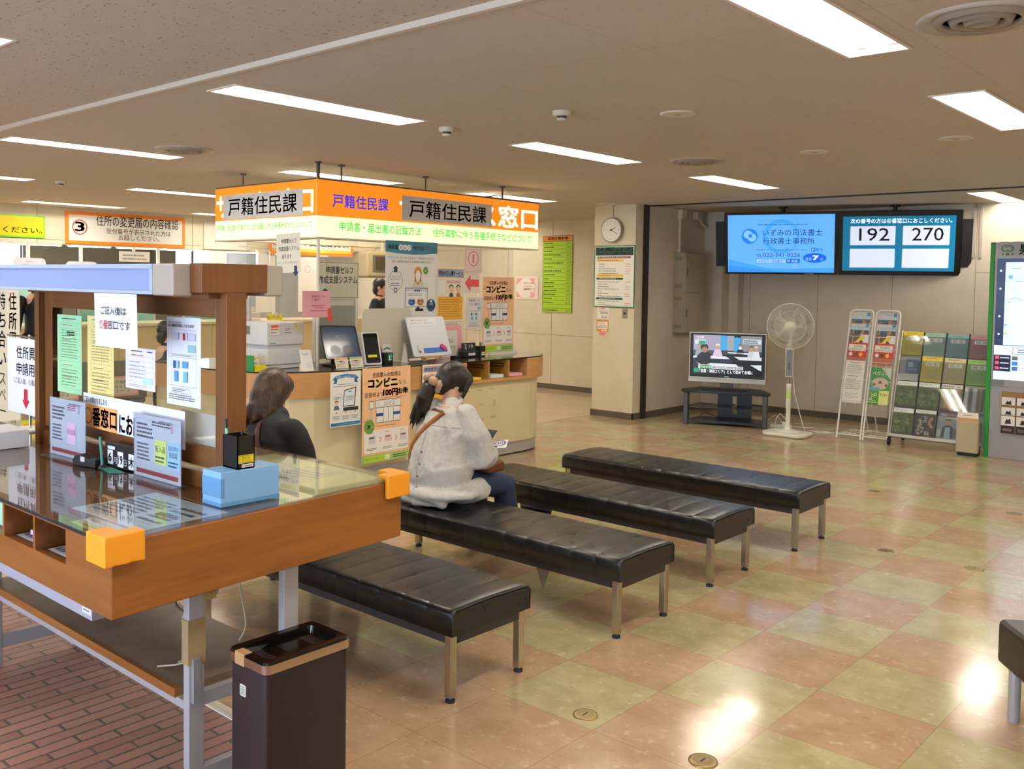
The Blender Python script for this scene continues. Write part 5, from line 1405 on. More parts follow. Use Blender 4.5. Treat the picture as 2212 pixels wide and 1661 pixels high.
# white board on a small easel
t = thing('small_whiteboard', 'small white board with a pale notice at the top on a wooden easel', 'whiteboard', (-5.98, 5.9, ZK))
WU, WV = Vector((0.0, 1, 0.0)), Vector((-0.35, -0.18, 1)).normalized()
q = Sheet(0.46, 0.36, '#d9e0e6', 0.012, 0.25, corner=0.02)
q.rect(0.02, 0.285, 0.33, 0.06, '#e8ecec', 1).txt('番号でお呼びします', 0.05, 0.318, 0.2, 0.02, '#77797c').txt('席をお立ちになってお待ちください', 0.035, 0.292, 0.29, 0.02, '#77797c')
q.build('board', (-5.92, 5.60, ZK + 0.042), WU, WV, parent=t)
M_EAS = wood('pale_easel_wood', '#d0a672', '#c09660', 0.5, 1)
MB(M_EAS).box(-5.925, -5.895, 5.70, 5.88, ZK + 0.028, ZK + 0.044).build('easel_rail', t)
for y0, y1 in ((5.735, 5.72), (5.84, 5.865), (5.79, 5.79)):
    xo = -5.90 if y0 != y1 else -6.03
    MB(M_EAS).tube([(-5.91, y0, ZK + 0.034), (xo, y1, ZK + 0.009)], 0.007, None, 6).build('easel_leg', t)
o_ = Vector((-5.92, 5.60, ZK + 0.042)); N_ = WU.cross(WV).normalized(); V_ = N_.cross(WU)
q = Sheet(0.28, 0.042, '#2f63c4', 0.006, 0.4)
q.put('board_magnet', 'long blue magnet strip along the bottom of the small white board', 'magnet', o_ + WU * 0.13 + V_ * 0.03 + N_ * 0.0065, WU, V_)
q = Sheet(0.065, 0.035, '#d83a86', 0.022, 0.5, corner=0.006)
q.put('board_eraser', 'pink eraser stuck on the small white board', 'eraser', o_ + WU * 0.325 + V_ * 0.075 + N_ * 0.0225, (WU * 0.8 - V_ * 0.6), (WU * 0.6 + V_ * 0.8))
tag(MB(m('#e6e2e4', 0.3)).tube([o_ + WU * 0.062 + V_ * 0.10 + N_ * 0.008, o_ + WU * 0.075 + V_ * 0.05 + N_ * 0.008], 0.006).tube([o_ + WU * 0.075 + V_ * 0.05 + N_ * 0.008, o_ + WU * 0.08 + V_ * 0.032 + N_ * 0.008], 0.0062, m('#c42c44', 0.4)).build('marker_pen'), 'white marker with red end at the left of the small white board', 'marker')
# pink board, date block, pens
def pinkb(q, w, h):
    q.rect(w * 0.10, h * 0.03, w * 0.74, h * 0.82, '#e8e4d8', 2)
    q.txt('ご記入後は', w * 0.14, h * 0.44, w * 0.54, h * 0.16, '#3c3c3a', 3).txt('①番', w * 0.10, h * 0.22, w * 0.22, h * 0.16, '#d0382c', 3, bold=0.01).txt('窓口です', w * 0.33, h * 0.22, w * 0.42, h * 0.16, '#3c3c3a', 3)
poster('pink framed notice board leaning at the back of the counter behind the date block', -6.06, 5.99, ZK + 0.002, 0.35, 0.29, pinkb, bg='#f0aebc', v=(-0.06, 0, 1), cat='notice board', name='notice_board')
t = thing('date_block', 'black date block with white numerals 19 on the right of the counter', 'date display', (-5.99, 6.36, ZK))
MB(M_BLACK).box(-6.04, -5.955, 6.255, 6.46, ZK, ZK + 0.06).build('base', t, bevel=0.01)
q = Sheet(0.175, 0.075, '#18181a', 0.012).txt('6', 0.03, 0.012, 0.025, 0.045, '#e8e8e8').rect(0.028, 0.05, 0.03, 0.014, '#8a8090').txt('19', 0.085, 0.018, 0.055, 0.048, '#f0f0ee', bold=0.03)
q.build('numeral_cards', (-5.985, 6.27, ZK + 0.058), UY, (-0.15, 0, 1), parent=t)
Sheet(0.09, 0.024, '#e6e6e6', 0.0006).fine(0.012, 0.008, 0.06, 0.01, 1, '#6c6c70').build('label', (-5.9545, 6.315, ZK + 0.018), UY, parent=t)
t = thing('pen_holder', 'black pen box with a yellow sticker at the right of the date block', 'pen holder', (-5.99, 6.52, ZK))
MB(M_BLACK).box(-6.03, -5.96, 6.475, 6.55, ZK, ZK + 0.098).build('holder', t, bevel=0.002)
Sheet(0.05, 0.018, '#e6dc3c', 0.0005).build('yellow_sticker', (-5.9595, 6.495, ZK + 0.026), UY, parent=t)
Sheet(0.05, 0.01, '#e6e6e2', 0.0005).build('white_sticker', (-5.9595, 6.495, ZK + 0.012), UY, parent=t)
for k, (y, c) in enumerate(((6.505, '#1c1c20'), (6.52, '#3f9a90'))):
    tag(MB(m(c, 0.4)).tube([(-5.99, y, ZK + 0.0985), (-5.985, y - 0.004 + 0.008 * k, ZK + 0.132)], 0.005).build('pen'), '%s pen sticking out of the black pen box on the counter' % ('black' if k == 0 else 'teal'), 'pen', 'pens in the counter pen box')
tag(MB(M_BLACK).box(-6.0, -5.95, 6.12, 6.20, ZK, ZK + 0.022).build('stamp_pad', bevel=0.003), 'small black stamp pad on the counter between the white board and the date block', 'stamp pad')
tag(MB(m('#e6e2d4', 0.5)).box(-6.06, -6.03, 6.70, 7.08, ZK, ZK + 0.022).build('poster_rail'), 'white rail on the counter at the foot of the orange poster', 'rail')
# old queue monitor above the counter
t = thing('queue_monitor', 'old beige queue monitor hanging behind the tall white poster', 'monitor', (-7.4, 6.45, 1.78))
CRM_ = Matrix.Translation((-7.35, 6.30, 1.78)) @ Matrix.Rotation(math.radians(-8), 4, 'Z')
MB(m('#bcae88', 0.5), CRM_).box(-0.30, 0.0, -0.02, 0.45, -0.145, 0.125).build('housing', t, bevel=0.03, seg=3)
MB(m('#6c6450', 0.4), CRM_).box(0.0, 0.006, 0.05, 0.42, -0.085, 0.085).build('bezel', t, bevel=0.003)
MB(m('#5a4a38', 0.15), CRM_).box(0.006, 0.009, 0.085, 0.40, -0.065, 0.068).build('screen_glass', t)
MB(m('#cfc6ae', 0.5), CRM_).lathe([(0.022, 0.125), (0.022, ZC - 1.78)], (-0.05, 0.2, 0), n=12).build('ceiling_pole', t)
# ------------------------------------------------------------------ wall fittings around the column
t = thing('wall_clock', 'round white wall clock on the column showing about twenty past two', 'clock', (-6.525, 9.40, 2.25))
CK = Vector((-6.525, 9.419, 2.25))
MB(m('#9c9384', 0.4)).lathe([(0.146, 0.0), (0.150, 0.01), (0.150, 0.045), (0.142, 0.052), (0.138, 0.046)], CK, n=48, axis=(0, -1, 0)).build('case', t)
q = Sheet(0.276, 0.276, '#ecebe4', 0.001, 0.3)
q.mb = MB()
q.circ(0.138, 0.138, 0.137, '#ecebe4', 0, n=48)
for h_ in range(12):
    a = math.radians(90 - 30 * h_)
    c_, s_ = math.cos(a), math.sin(a)
    if h_ % 3 == 0:
        sx = 0.022 if h_ else 0.022
        q.txt(str(h_), 0.138 + 0.108 * c_ - 0.007, 0.138 + 0.108 * s_ - 0.013, 0.014, 0.026, '#2c2c2c', 1)
    else:
        q.poly([(0.138 + r_ * c_ - k_ * s_, 0.138 + r_ * s_ + k_ * c_) for r_, k_ in ((0.098, -0.0012), (0.122, -0.0012), (0.122, 0.0012), (0.098, 0.0012))], '#2c2c2c', 1)
q.build('dial', (CK.x - 0.138, CK.y - 0.0485, CK.z - 0.138), UX, parent=t)
for nm, ang, ln, wd in (('hour_hand', 90 - 68, 0.068, 0.0042), ('minute_hand', 90 - 118, 0.105, 0.003)):
    a = math.radians(ang)
    c_, s_ = math.cos(a), math.sin(a)
    h = MB(m('#1c1c1e', 0.4))
    pts = [(-0.022, -wd), (ln, -wd * 0.8), (ln, wd * 0.8), (-0.022, wd)]
    y0 = CK.y - 0.0500 - (0.0015 if nm == 'minute_hand' else 0)
    h.add([(CK.x + a_ * c_ - b_ * s_, y0, CK.z + a_ * s_ + b_ * c_) for a_, b_ in pts], [(0, 1, 2, 3)])
    h.build(nm, t)
MB(m('#1c1c1e', 0.4)).lathe([(0.009, 0), (0.007, 0.004), (0.0, 0.005)], (CK.x, CK.y - 0.0505, CK.z), n=16, axis=(0, -1, 0)).build('hub_cap', t)
MB(m('#8c8270', 0.5)).box(-6.531, -6.525, 9.414, 9.4195, 2.40, ZC).build('cord_cover', t)

def board(q, w, h):
    q.rect(0, 0, w, h, '#1f6b3c', 1).rect(0.012, 0.012, w - 0.024, h - 0.024, '#efeee4', 2)
    q.rect(0.022, h - 0.118, w - 0.044, 0.098, '#153f34', 3)
    q.txt('待ち時間のお知らせ', w * 0.13, h - 0.072, w * 0.74, 0.05, '#f2f4ee', 4, bold=0.03)
    q.txt('（受付後の目安時間）', w * 0.22, h - 0.112, w * 0.56, 0.032, '#f2f4ee', 4, bold=0.02)
    q.rect(0.04, h - 0.153, w - 0.1, 0.022, '#7a2c34', 3).fine(0.044, h - 0.149, w - 0.11, 0.014, 1, '#e0c8c4', 4)
    q.rect(0.04, h - 0.190, w * 0.66, 0.025, '#efc020', 3).fine(0.06, h - 0.185, w * 0.5, 0.014, 1, '#b0661a', 4)
    for k in range(5):
        z = h - 0.228 - 0.028 * k
        q.fine(0.065, z, w * (0.18 if k < 2 else 0.5), 0.014, 1, '#55534c', 3, seed=k).fine(w * 0.77, z, w * 0.14, 0.014, 1, '#d8626e', 3)
    q.rect(0.04, h - 0.372, w * 0.66, 0.025, '#efc020', 3).fine(0.06, h - 0.367, w * 0.4, 0.014, 1, '#b0661a', 4)
    q.rect(0.036, h - 0.408, w * 0.66, 0.023, '#1d4a3e', 3).fine(0.08, h - 0.403, w * 0.42, 0.013, 1, '#dfe8e0', 4)
    for k in range(7):
        z = h - 0.442 - 0.0285 * k
        q.fine(0.06, z, w * (0.62, 0.26, 0.28, 0.6, 0.1, 0.28, 0.6)[k], 0.014, 1, '#5c5a52', 3, seed=k)
        if k in (0, 2, 3, 5, 6): q.fine(w * 0.77, z, w * 0.14, 0.014, 1, '#d8626e', 3)
    q.rect(0.034, h - 0.648, w * 0.66, 0.023, '#1d4a3e', 3).fine(0.08, h - 0.643, w * 0.42, 0.013, 1, '#dfe8e0', 4)
    for k in range(3):
        z = h - 0.672 - 0.0245 * k
        q.fine(0.06, z, w * (0.6, 0.18, 0.36)[k], 0.013, 1, '#5c5a52', 3)
        if k: q.fine(w * 0.77, z, w * 0.14, 0.013, 1, '#d8626e', 3)
q = Sheet(0.585, 0.742, '#1f6b3c', 0.006)
board(q, 0.585, 0.742)
q.put('notice_board', 'green framed waiting time notice board on the column under the clock', 'notice board', (-6.79, 9.411, 1.325), UX)
q = Sheet(0.17, 0.15, '#f2eee4', 0.001)
q.txt('コンビニ', 0.03, 0.09, 0.085, 0.032, '#d8602c', bold=0.02).txt('なら', 0.12, 0.094, 0.03, 0.02, '#4a4a48').txt('100円お得', 0.05, 0.065, 0.105, 0.024, '#c8283a', bold=0.02).fine(0.02, 0.125, 0.13, 0.012, 1, '#7c7a70').rect(0.06, 0.01, 0.1, 0.045, '#e6e4dc').rect(0.075, 0.02, 0.02, 0.012, '#3a4070', 2).rect(0.12, 0.02, 0.02, 0.012, '#3a4070', 2)
q.put('small_poster', 'small white convenience store flyer taped on the column under the notice board', 'poster', (-6.738, 9.417, 1.178), UX)
q = Sheet(0.172, 0.14, '#e28a3a', 0.001)
q.rrect(0.01, 0.028, 0.152, 0.092, 0.006, '#f3eee2', 1).fine(0.02, 0.095, 0.13, 0.016, 1, '#8c8272').fine(0.02, 0.04, 0.13, 0.04, 3, '#9a9284').rect(0.07, 0.006, 0.085, 0.014, '#f0e8d8', 2)
q.put('small_poster', 'small orange flyer taped on the column below the white flyer', 'poster', (-6.742, 9.417, 1.03), UX)
q = Sheet(0.055, 0.05, '#e898a4', 0.0006)
q.put('pink_tape', 'pink tape holding the upper flyer on the column', 'tape', (-6.69, 9.4155, 1.30), UX, group=None)
q = Sheet(0.095, 0.05, '#e8909e', 0.0006)
q.put('pink_tape', 'pink tape below the orange flyer on the column', 'tape', (-6.705, 9.4155, 0.985), UX)
t = thing('wall_switch', 'grey metal key switch plate on the column under the notice board', 'switch', (-6.335, 9.41, 1.26))
MB(m('#a39a86', 0.35, 0.6)).box(-6.372, -6.302, 9.414, 9.4195, 1.20, 1.315).build('plate', t)
MB(m('#26241f', 0.4)).box(-6.352, -6.322, 9.411, 9.414, 1.25, 1.27).build('key_slot', t)

def fees(q, w, h):
    q.rect(0, 0, w, h, '#4a4a1c', 1).rect(0.006, h - 0.078, w - 0.012, 0.072, '#e08a24', 2)
    q.txt('証明手数料等', w * 0.17, h - 0.064, w * 0.68, 0.048, '#3a2a10', 3, bold=0.03)
    n = 18
    rh = (h - 0.084) / n
    pr = ['300円', '300円', '300円', '450円', '450円', '750円', '750円', '700円', '300円', '300円', '350円', '1,400円', '350円', '300円', '300円', '無　料', '', '200円']
    for k in range(n):
        z = h - 0.084 - (k + 1) * rh
        q.rect(0.006, z + 0.002, w - 0.012, rh - 0.004, '#a9d432', 2)
        if k != 16:
            q.fine(0.025, z + rh * 0.25, w * (0.3, 0.36, 0.3, 0.7, 0.32, 0.68, 0.32, 0.6, 0.4, 0.2, 0.36, 0.36, 0.44, 0.42, 0.3, 0.36, 0, 0.5)[k], rh * 0.5, 2 if k in (3, 5) else 1, '#2c3410', 3, seed=k)
            q.txt(pr[k], w * 0.80, z + rh * 0.22, w * 0.15, rh * 0.55, '#2c3410', 3)
q = Sheet(0.565, 1.155, '#a9d432', 0.012, 0.2)
fees(q, 0.565, 1.155)
q.put('fee_board', 'tall lime green fee table board with orange heading on the aisle wall', 'notice board', (-9.11, 11.286, 1.17), UX)
def savings(q, w, h):
    q.rect(0.03, 0.03, w - 0.11, h - 0.06, '#f3e9dc', 1)
    for pts in (((0.03, h - 0.03), (0.16, h - 0.03), (0.03, h - 0.14)), ((w - 0.08, 0.03), (w - 0.08, 0.14), (w - 0.19, 0.03)), ((0.03, 0.03), (0.03, 0.13), (0.13, 0.03)), ((w - 0.08, h - 0.03), (w - 0.08, h - 0.14), (w - 0.19, h - 0.03))):
        q.poly(list(pts), '#eaa6a6', 2)
    q.txt('住民票などの証明は', 0.18, 0.235, 0.19, 0.03, '#5a4a48', 3).fine(0.18, 0.19, 0.18, 0.025, 1, '#d8a090', 3)
    q.txt('100円おトク!', 0.18, 0.135, 0.23, 0.045, '#c83a48', 3, bold=0.02).rect(0.31, 0.085, 0.03, 0.03, '#e0a0a0', 3)
q = Sheet(0.475, 0.355, '#e7e0cd', 0.0015)
savings(q, 0.475, 0.355)
q.put('small_poster', 'pink cornered savings poster in a clear sleeve on the aisle wall', 'poster', (-9.665, 11.292, 1.353), UX)

# electrical cabinets and conduits in the alcove
t = thing('electrical_cabinet', 'grey two-door electrical cabinet on the alcove wall beside the television', 'cabinet', (-6.11, 10.5, 1.5))
M_CAB = m('#9d927e', 0.5)
MB(M_CAB).box(-6.199, -6.045, 10.27, 10.74, 1.01, 2.01).build('cabinet_body', t, bevel=0.004)
for z0, z1 in ((1.02, 1.505), (1.52, 2.0)):
    d = MB(m('#a69b87', 0.45)).box(-6.045, -6.032, 10.28, 10.73, z0, z1).build('door', t, bevel=0.003)
    MB(m('#6f6758', 0.4, 0.4)).box(-6.032, -6.024, 10.30, 10.325, (z0 + z1) / 2 - 0.05, (z0 + z1) / 2 + 0.05).build('handle', d, bevel=0.003)
    v_ = MB(m('#5f5748', 0.6))
    for k in range(4):
        v_.box(-6.18, -6.08, 10.2692, 10.2702, z0 + 0.05 + k * 0.012, z0 + 0.056 + k * 0.012).box(-6.18, -6.08, 10.2692, 10.2702, z1 - 0.09 + k * 0.012, z1 - 0.084 + k * 0.012)
    v_.build('louvre', t)
M_PIPE = m('#cdc3b2', 0.5)
cdt = thing('conduit', 'white cable conduit rising from the electrical cabinet to the ceiling', 'conduit', (-6.15, 10.4, 2.01))
MB(M_PIPE).box(-6.195, -6.165, 10.36, 10.39, 2.011, 2.48).box(-6.199, -6.15, 10.34, 10.41, 2.0105, 2.05).build('riser', cdt)
MB(M_PIPE).box(-6.199, -6.13, 10.33, 10.45, 2.42, 2.545).build('junction_box', cdt, bevel=0.008)
cdt = thing('conduit', 'second white conduit box under the alcove ceiling right of the first', 'conduit', (-6.12, 10.75, 2.4))
MB(M_PIPE).box(-6.199, -6.12, 10.70, 10.84, 2.44, 2.545).build('junction_box', cdt, bevel=0.008)
MB(M_PIPE).tube([(-6.16, 10.8, 2.45), (-6.16, 10.9, 2.38), (-6.16, 11.0, 2.36)], 0.02).build('elbow', cdt)
for x in (-3.055, -2.985):  # two thin grey vertical strips standing proud of the back wall
    tag(MB(m('#a79c92', 0.5)).box(x - 0.012, x + 0.012, 11.325, 11.3495, 1.95, 2.549).build('upright_strip'), 'thin grey vertical strip on the alcove back wall, %s of the pair' % ('left' if x < -3.02 else 'right'), 'rail', 'thin vertical strips on the alcove wall')

# ------------------------------------------------------------------ ceiling-hung screens
SA = math.radians(20)
SU = Vector((math.cos(SA), math.sin(SA), 0))
SN0 = Vector((SU.y, -SU.x, 0))
TL = math.radians(12)
SV = Vector((0, 0, math.cos(TL))) + SN0 * math.sin(TL)
SN = SU.cross(SV)
SC = Vector((-4.37, 10.845, 2.11))
def hung_screen(label, s0, s1, fn, pole_s):
    t = thing('hanging_screen', label, 'screen', SC + SU * ((s0 + s1) / 2))
    w, h = s1 - s0, 0.735
    o = SC + SU * s0 - SV * 0.368 - SN * 0.001
    q = Sheet(w, h, '#0d0d10', 0.07, 0.3)
    q.build('screen_housing', o, SU, SV, parent=t)
    fn(t, o + SN * 0.0006, w, h)
    pp = SC + SU * pole_s - SN0 * 0.12
    MB(M_BLACK).lathe([(0.022, 2.30), (0.022, ZC - 0.012)], (pp.x, pp.y, 0), n=14).lathe([(0.055, ZC - 0.014), (0.055, ZC)], (pp.x, pp.y, 0), n=20).build('ceiling_pole', t)
    b_ = MB(M_BLACK)
    a_ = SC + SU * pole_s - SN * 0.073
    b_.tube([(pp.x, pp.y, 2.33), tuple(a_ + SV * 0.1)], 0.03).tube([tuple(a_ + SV * 0.22), tuple(a_ - SV * 0.22)], 0.02)
    b_.build('mount_bracket', t)
    return t
def em(c, k=1.0): return m(c, 0.3, emit=SCREEN * k)
def left_screen(t, o, w, h):
    ww, hh = 1.21, 0.69
    q = Sheet(ww, hh, '#5ba6f6', 0.0003, 0.2, emit=SCREEN)
    q.poly([(0, 0), (ww, 0), (ww, 0.06), (ww * 0.62, 0.045), (ww * 0.36, 0.05), (ww * 0.2, 0.10), (0, 0.155)], '#3a94f2', 1)
    q.poly([(0, 0), (ww * 0.5, 0), (ww * 0.3, 0.035), (0, 0.08)], '#2a86ec', 1.3)
    q.ring(ww * 0.51, 0.43, 0.205, 0.045, '#3f9af4', 1.5, a0=60, a1=300).ring(ww * 0.51, 0.43, 0.205, 0.03, '#4a9ff5', 1.5, a0=-60, a1=60)
    q.circ(0.255, 0.435, 0.092, '#2176e4', 2).circ(0.235, 0.455, 0.05, '#79b6f8', 3).circ(0.282, 0.418, 0.05, '#79b6f8', 3).circ(0.262, 0.44, 0.022, '#2176e4', 4)
    q.txt('いずみの司法書士', 0.405, 0.435, 0.67, 0.085, '#16304f').txt('行政書士事務所', 0.405, 0.335, 0.585, 0.085, '#16304f')
    q.fine(0.345, 0.562, 0.62, 0.022, 1, '#41719f').fine(0.325, 0.262, 0.60, 0.022, 1, '#41719f')
    q.txt('TEL.', 0.325, 0.18, 0.08, 0.05, '#1f4a80').txt('022-341-8226', 0.412, 0.178, 0.42, 0.068, '#1f4a80')
    q.rect(0.328, 0.112, 0.345, 0.05, '#2f7fe0', 1.6).rect(0.332, 0.116, 0.337, 0.042, '#8cc0f8', 2).txt('いずみの　司法書士', 0.352, 0.118, 0.285, 0.036, '#23486f', 3)
    q.rrect(0.678, 0.11, 0.15, 0.054, 0.008, '#1764dc', 2).ring(0.703, 0.14, 0.013, 0.004, '#e6f0fc', 3).txt('検索', 0.735, 0.118, 0.07, 0.036, '#a8cdf8', 3)
    q.poly([(0.76, 0.045), (0.80, 0.045), (0.812, 0.09), (0.785, 0.10), (0.775, 0.115), (0.765, 0.115), (0.765, 0.085), (0.748, 0.09)], '#6f9fd0', 4)
    q.circ(0.995, 0.175, 0.132, '#1560dc', 2, ry=0.058).txt('7', 0.975, 0.142, 0.06, 0.075, '#e8f2fe', 3, bold=0.03).txt('徒歩', 0.89, 0.14, 0.075, 0.045, '#8fbcf4', 3).txt('分', 1.055, 0.14, 0.035, 0.04, '#8fbcf4', 3)
    q.rrect(0.955, 0.25, 0.045, 0.045, 0.006, '#1a68de', 2).txt('P', 0.965, 0.254, 0.024, 0.036, '#cfe2fa', 3).txt('有り', 1.005, 0.25, 0.075, 0.045, '#1a68de', 3, bold=0.02)
    q.fine(1.12, 0.62, 0.05, 0.018, 1, '#5f8cc0')
    q.build('screen_picture', o + SU * 0.035 + SV * 0.024, SU, SV, parent=t)
    Sheet(0.1, 0.008, '#9a9a9e', 0.0004).build('maker_badge', o + SU * 0.92 + SV * 0.006, SU, SV, parent=t)
def right_screen(t, o, w, h):
    ww, hh = 1.17, 0.63
    q = Sheet(ww, hh, '#066a92', 0.0003, 0.2, emit=SCREEN * 0.9)
    q.txt('次の番号の方は④番窓口におこしください。', 0.08, 0.548, 1.05, 0.058, '#e6f2f4', bold=0.008)
    for x, z, s_ in ((0.085, 0.305, '192'), (0.64, 0.305, '270'), (0.085, 0.045, ''), (0.64, 0.045, '')):
        q.rect(x - 0.008, z - 0.008, 0.476, 0.216, '#a9b4c4', 1).rect(x, z, 0.472, 0.212, '#ccd6ec', 2)
        if s_: q.txt(s_, x + 0.09, z + 0.02, 0.32, 0.21, '#1a1a20', 3, bold=0.004)
    q.build('screen_picture', o + SU * 0.045 + SV * 0.05, SU, SV, parent=t)
hung_screen('left hanging screen with a light blue advertisement beside the number display', -1.285, -0.004, left_screen, -0.63)
hung_screen('right hanging screen with the queue numbers 192 and 270 on teal', 0.004, 1.285, right_screen, 0.60)
for lb, s0, s1 in (('narrow black panel at the left side of the advertisement screen', -1.392, -1.288), ('narrow black panel at the right side of the queue number screen', 1.288, 1.388)):  # plain black panels added for the dark edges of screens behind
    b_ = MB(m('#141417', 0.5))
    c_ = [SC + SU * s_ + SV * v_ + SN * n_ for n_ in (-0.012, 0.012) for s_, v_ in ((s0, -0.27), (s1, -0.27), (s1, 0.27), (s0, 0.27))]
    b_.add(c_, [(3, 2, 1, 0), (4, 5, 6, 7), (0, 1, 5, 4), (1, 2, 6, 5), (2, 3, 7, 6), (3, 0, 4, 7)])
    tag(b_.build('screen_side_panel'), lb, 'speaker')
# ------------------------------------------------------------------ television on its stand
TA = math.radians(18.7)
TVU = Vector((math.cos(TA), math.sin(TA), 0))
TVN = Vector((TVU.y, -TVU.x, 0))
TO = Vector((-5.633, 9.61, 0))
TM = Matrix(((TVU.x, -TVN.x, 0, TO.x), (TVU.y, -TVN.y, 0, TO.y), (0, 0, 1, 0), (0, 0, 0, 1)))   # x along the front, y to the back
t = thing('tv_stand', 'low black television stand with grey side posts and a glass shelf', 'tv stand', TO)
M_TVS = m('#1b1b1d', 0.35)
M_POST = m('#4a4b4f', 0.4, 0.3)
mb = MB(M_TVS, TM)
mb.prism([(-0.025, 0.0), (0.10, -0.028), (0.84, -0.028), (0.965, 0.0), (0.97, 0.05), (0.82, 0.40), (0.12, 0.40), (-0.03, 0.05)], 0.372, 0.405)
mb.build('top_board', t, bevel=0.006)
MB(M_TVS, TM).prism([(0.03, 0.01), (0.91, 0.01), (0.91, 0.10), (0.80, 0.38), (0.14, 0.38), (0.03, 0.10)], 0.03, 0.055).build('bottom_board', t)
for x in (-0.002, 0.885):
    MB(M_POST, TM).box(x, x + 0.057, 0.0, 0.06, 0.0, 0.3715).build('side_post', t, bevel=0.012)
    MB(M_TVS, TM).box(x + 0.012, x + 0.045, 0.06, 0.14, 0.0, 0.3715).build('post_fin', t)
MB(M_BLACK, TM).box(0.33, 0.50, 0.37, 0.385, 0.0, 0.3715).box(0.55, 0.72, 0.37, 0.385, 0.0, 0.3715).box(0.50, 0.55, 0.37, 0.385, 0.0, 0.10).box(0.50, 0.55, 0.37, 0.385, 0.31, 0.3715).build('back_panel', t)
MB(mat_pane('smoked_glass', '#8f9a96', 0.05, haze=0.25, hazecol='#6f7772'), TM).box(0.05, 0.89, 0.02, 0.34, 0.196, 0.204).build('glass_shelf', t)
t = thing('television', 'silver framed television showing people at desks, on the black stand', 'television', TO + Vector((0.45, 0.35, 0.406)))
off = 0.17
MB(m('#b9b4a6', 0.3, 0.5), TM).box(0.018, 0.897, off, off + 0.075, 0.483, 1.066).build('casing', t, bevel=0.008)
MB(m('#a19b8c', 0.3, 0.6), TM).box(0.016, 0.899, off - 0.012, off + 0.02, 0.480, 0.527).build('speaker_bar', t, bevel=0.006)
MB(M_BLACK, TM).box(0.032, 0.883, off - 0.004, off + 0.001, 0.540, 1.052).build('screen_bezel', t)
MB(m('#4c4a46', 0.4, 0.3), TM).box(0.38, 0.53, off + 0.02, off + 0.05, 0.425, 0.483).build('neck', t)
MB(M_BLACK, TM).box(0.20, 0.72, off - 0.05, off + 0.14, 0.4055, 0.416).box(0.19, 0.27, off - 0.07, off - 0.02, 0.4055, 0.425).box(0.64, 0.72, off - 0.07, off - 0.02, 0.4055, 0.425).build('foot', t, bevel=0.003)
ww, hh = 0.775, 0.452
q = Sheet(ww, hh, '#1c2226', 0.0003, 0.2, emit=SCREEN * 0.75)
q.rect(0, hh * 0.60, ww * 0.40, hh * 0.40, '#8f90a8').rect(ww * 0.40, hh * 0.62, ww * 0.1, hh * 0.38, '#3f96d8', 2).rect(ww * 0.50, hh * 0.62, ww * 0.10, hh * 0.38, '#93959c', 1).rect(ww * 0.595, hh * 0.60, ww * 0.10, hh * 0.36, '#3f96d8', 2).rect(ww * 0.70, hh * 0.55, ww * 0.3, hh * 0.45, '#7f8086', 1)
q.rect(0, hh * 0.52, ww, hh * 0.09, '#3b3e40', 1.2)
for x, z, sk, cl, s_, hr in ((0.36, 0.56, '#b8907c', '#c3b3cc', 1.0, '#d6d2ce'), (0.69, 0.57, '#b0948a', '#23252a', 0.9, '#6c6660'), (0.85, 0.54, '#a88c7e', '#b7bcc8', 0.8, '#4c4844'), (0.92, 0.54, '#a88c7e', '#ccd0d6', 0.8, '#c8c6c2'), (0.09, 0.57, '#a08878', '#8a8e94', 0.9, '#2c2a2a')):
    q.poly([(ww * (x - 0.075 * s_), hh * (z - 0.10)), (ww * (x - 0.045 * s_), hh * (z + 0.08)), (ww * (x + 0.045 * s_), hh * (z + 0.08)), (ww * (x + 0.075 * s_), hh * (z - 0.10))], cl, 3)
    q.circ(ww * x, hh * (z + 0.14), 0.024 * s_, sk, 4).circ(ww * x, hh * (z + 0.175), 0.025 * s_, hr, 3.5)
q.circ(ww * 0.692, hh * 0.69, 0.014, '#e4e6e8', 5)
for pts in (((0.0, 0.45), (0.05, 0.47), (0.06, 0.42), (0.0, 0.40)), ((0.25, 0.40), (0.26, 0.47), (0.48, 0.47), (0.55, 0.40)), ((0.60, 0.47), (0.68, 0.39), (1.0, 0.39), (1.0, 0.47)), ((0.50, 0.58), (0.53, 0.55), (0.85, 0.53), (0.8, 0.58)), ((0.08, 0.26), (0.22, 0.28), (0.63, 0.28), (0.76, 0.08), (0.08, 0.10)), ((0.84, 0.27), (1.0, 0.12), (1.0, 0.28))):
    q.poly([(ww * a, hh * b_) for a, b_ in pts], '#c6d4e0', 3)
q.poly([(ww * 0.05, hh * 0.24), (ww * 0.07, hh * 0.48), (ww * 0.12, hh * 0.56), (ww * 0.22, hh * 0.56), (ww * 0.26, hh * 0.45), (ww * 0.25, hh * 0.24)], '#121318', 5)
q.circ(ww * 0.17, hh * 0.62, 0.034, '#96705c', 6).circ(ww * 0.165, hh * 0.68, 0.045, '#241c18', 5.5)
q.poly([(ww * 0.05, hh * 0.30), (ww * 0.16, hh * 0.21), (ww * 0.26, hh * 0.29), (ww * 0.25, hh * 0.24), (ww * 0.16, hh * 0.18), (ww * 0.08, hh * 0.24)], '#a8a4a6', 6)
q.circ(ww * 0.49, hh * 0.33, 0.07, '#2a2c3c', 2.5, ry=0.035)
q.rect(0, 0, ww, hh * 0.135, '#0d0f12', 7)
q.rect(ww * 0.105, hh * 0.135, ww * 0.17, hh * 0.085, '#1d8a52', 7).txt('さぬき市', ww * 0.115, hh * 0.143, ww * 0.15, hh * 0.068, '#f0f4f0', 8)
q.rect(ww * 0.277, hh * 0.135, ww * 0.46, hh * 0.085, '#c4ccd4', 6.5).txt('瀬戸内国際芸術祭 夏会期', ww * 0.29, hh * 0.143, ww * 0.43, hh * 0.068, '#20242a', 8)
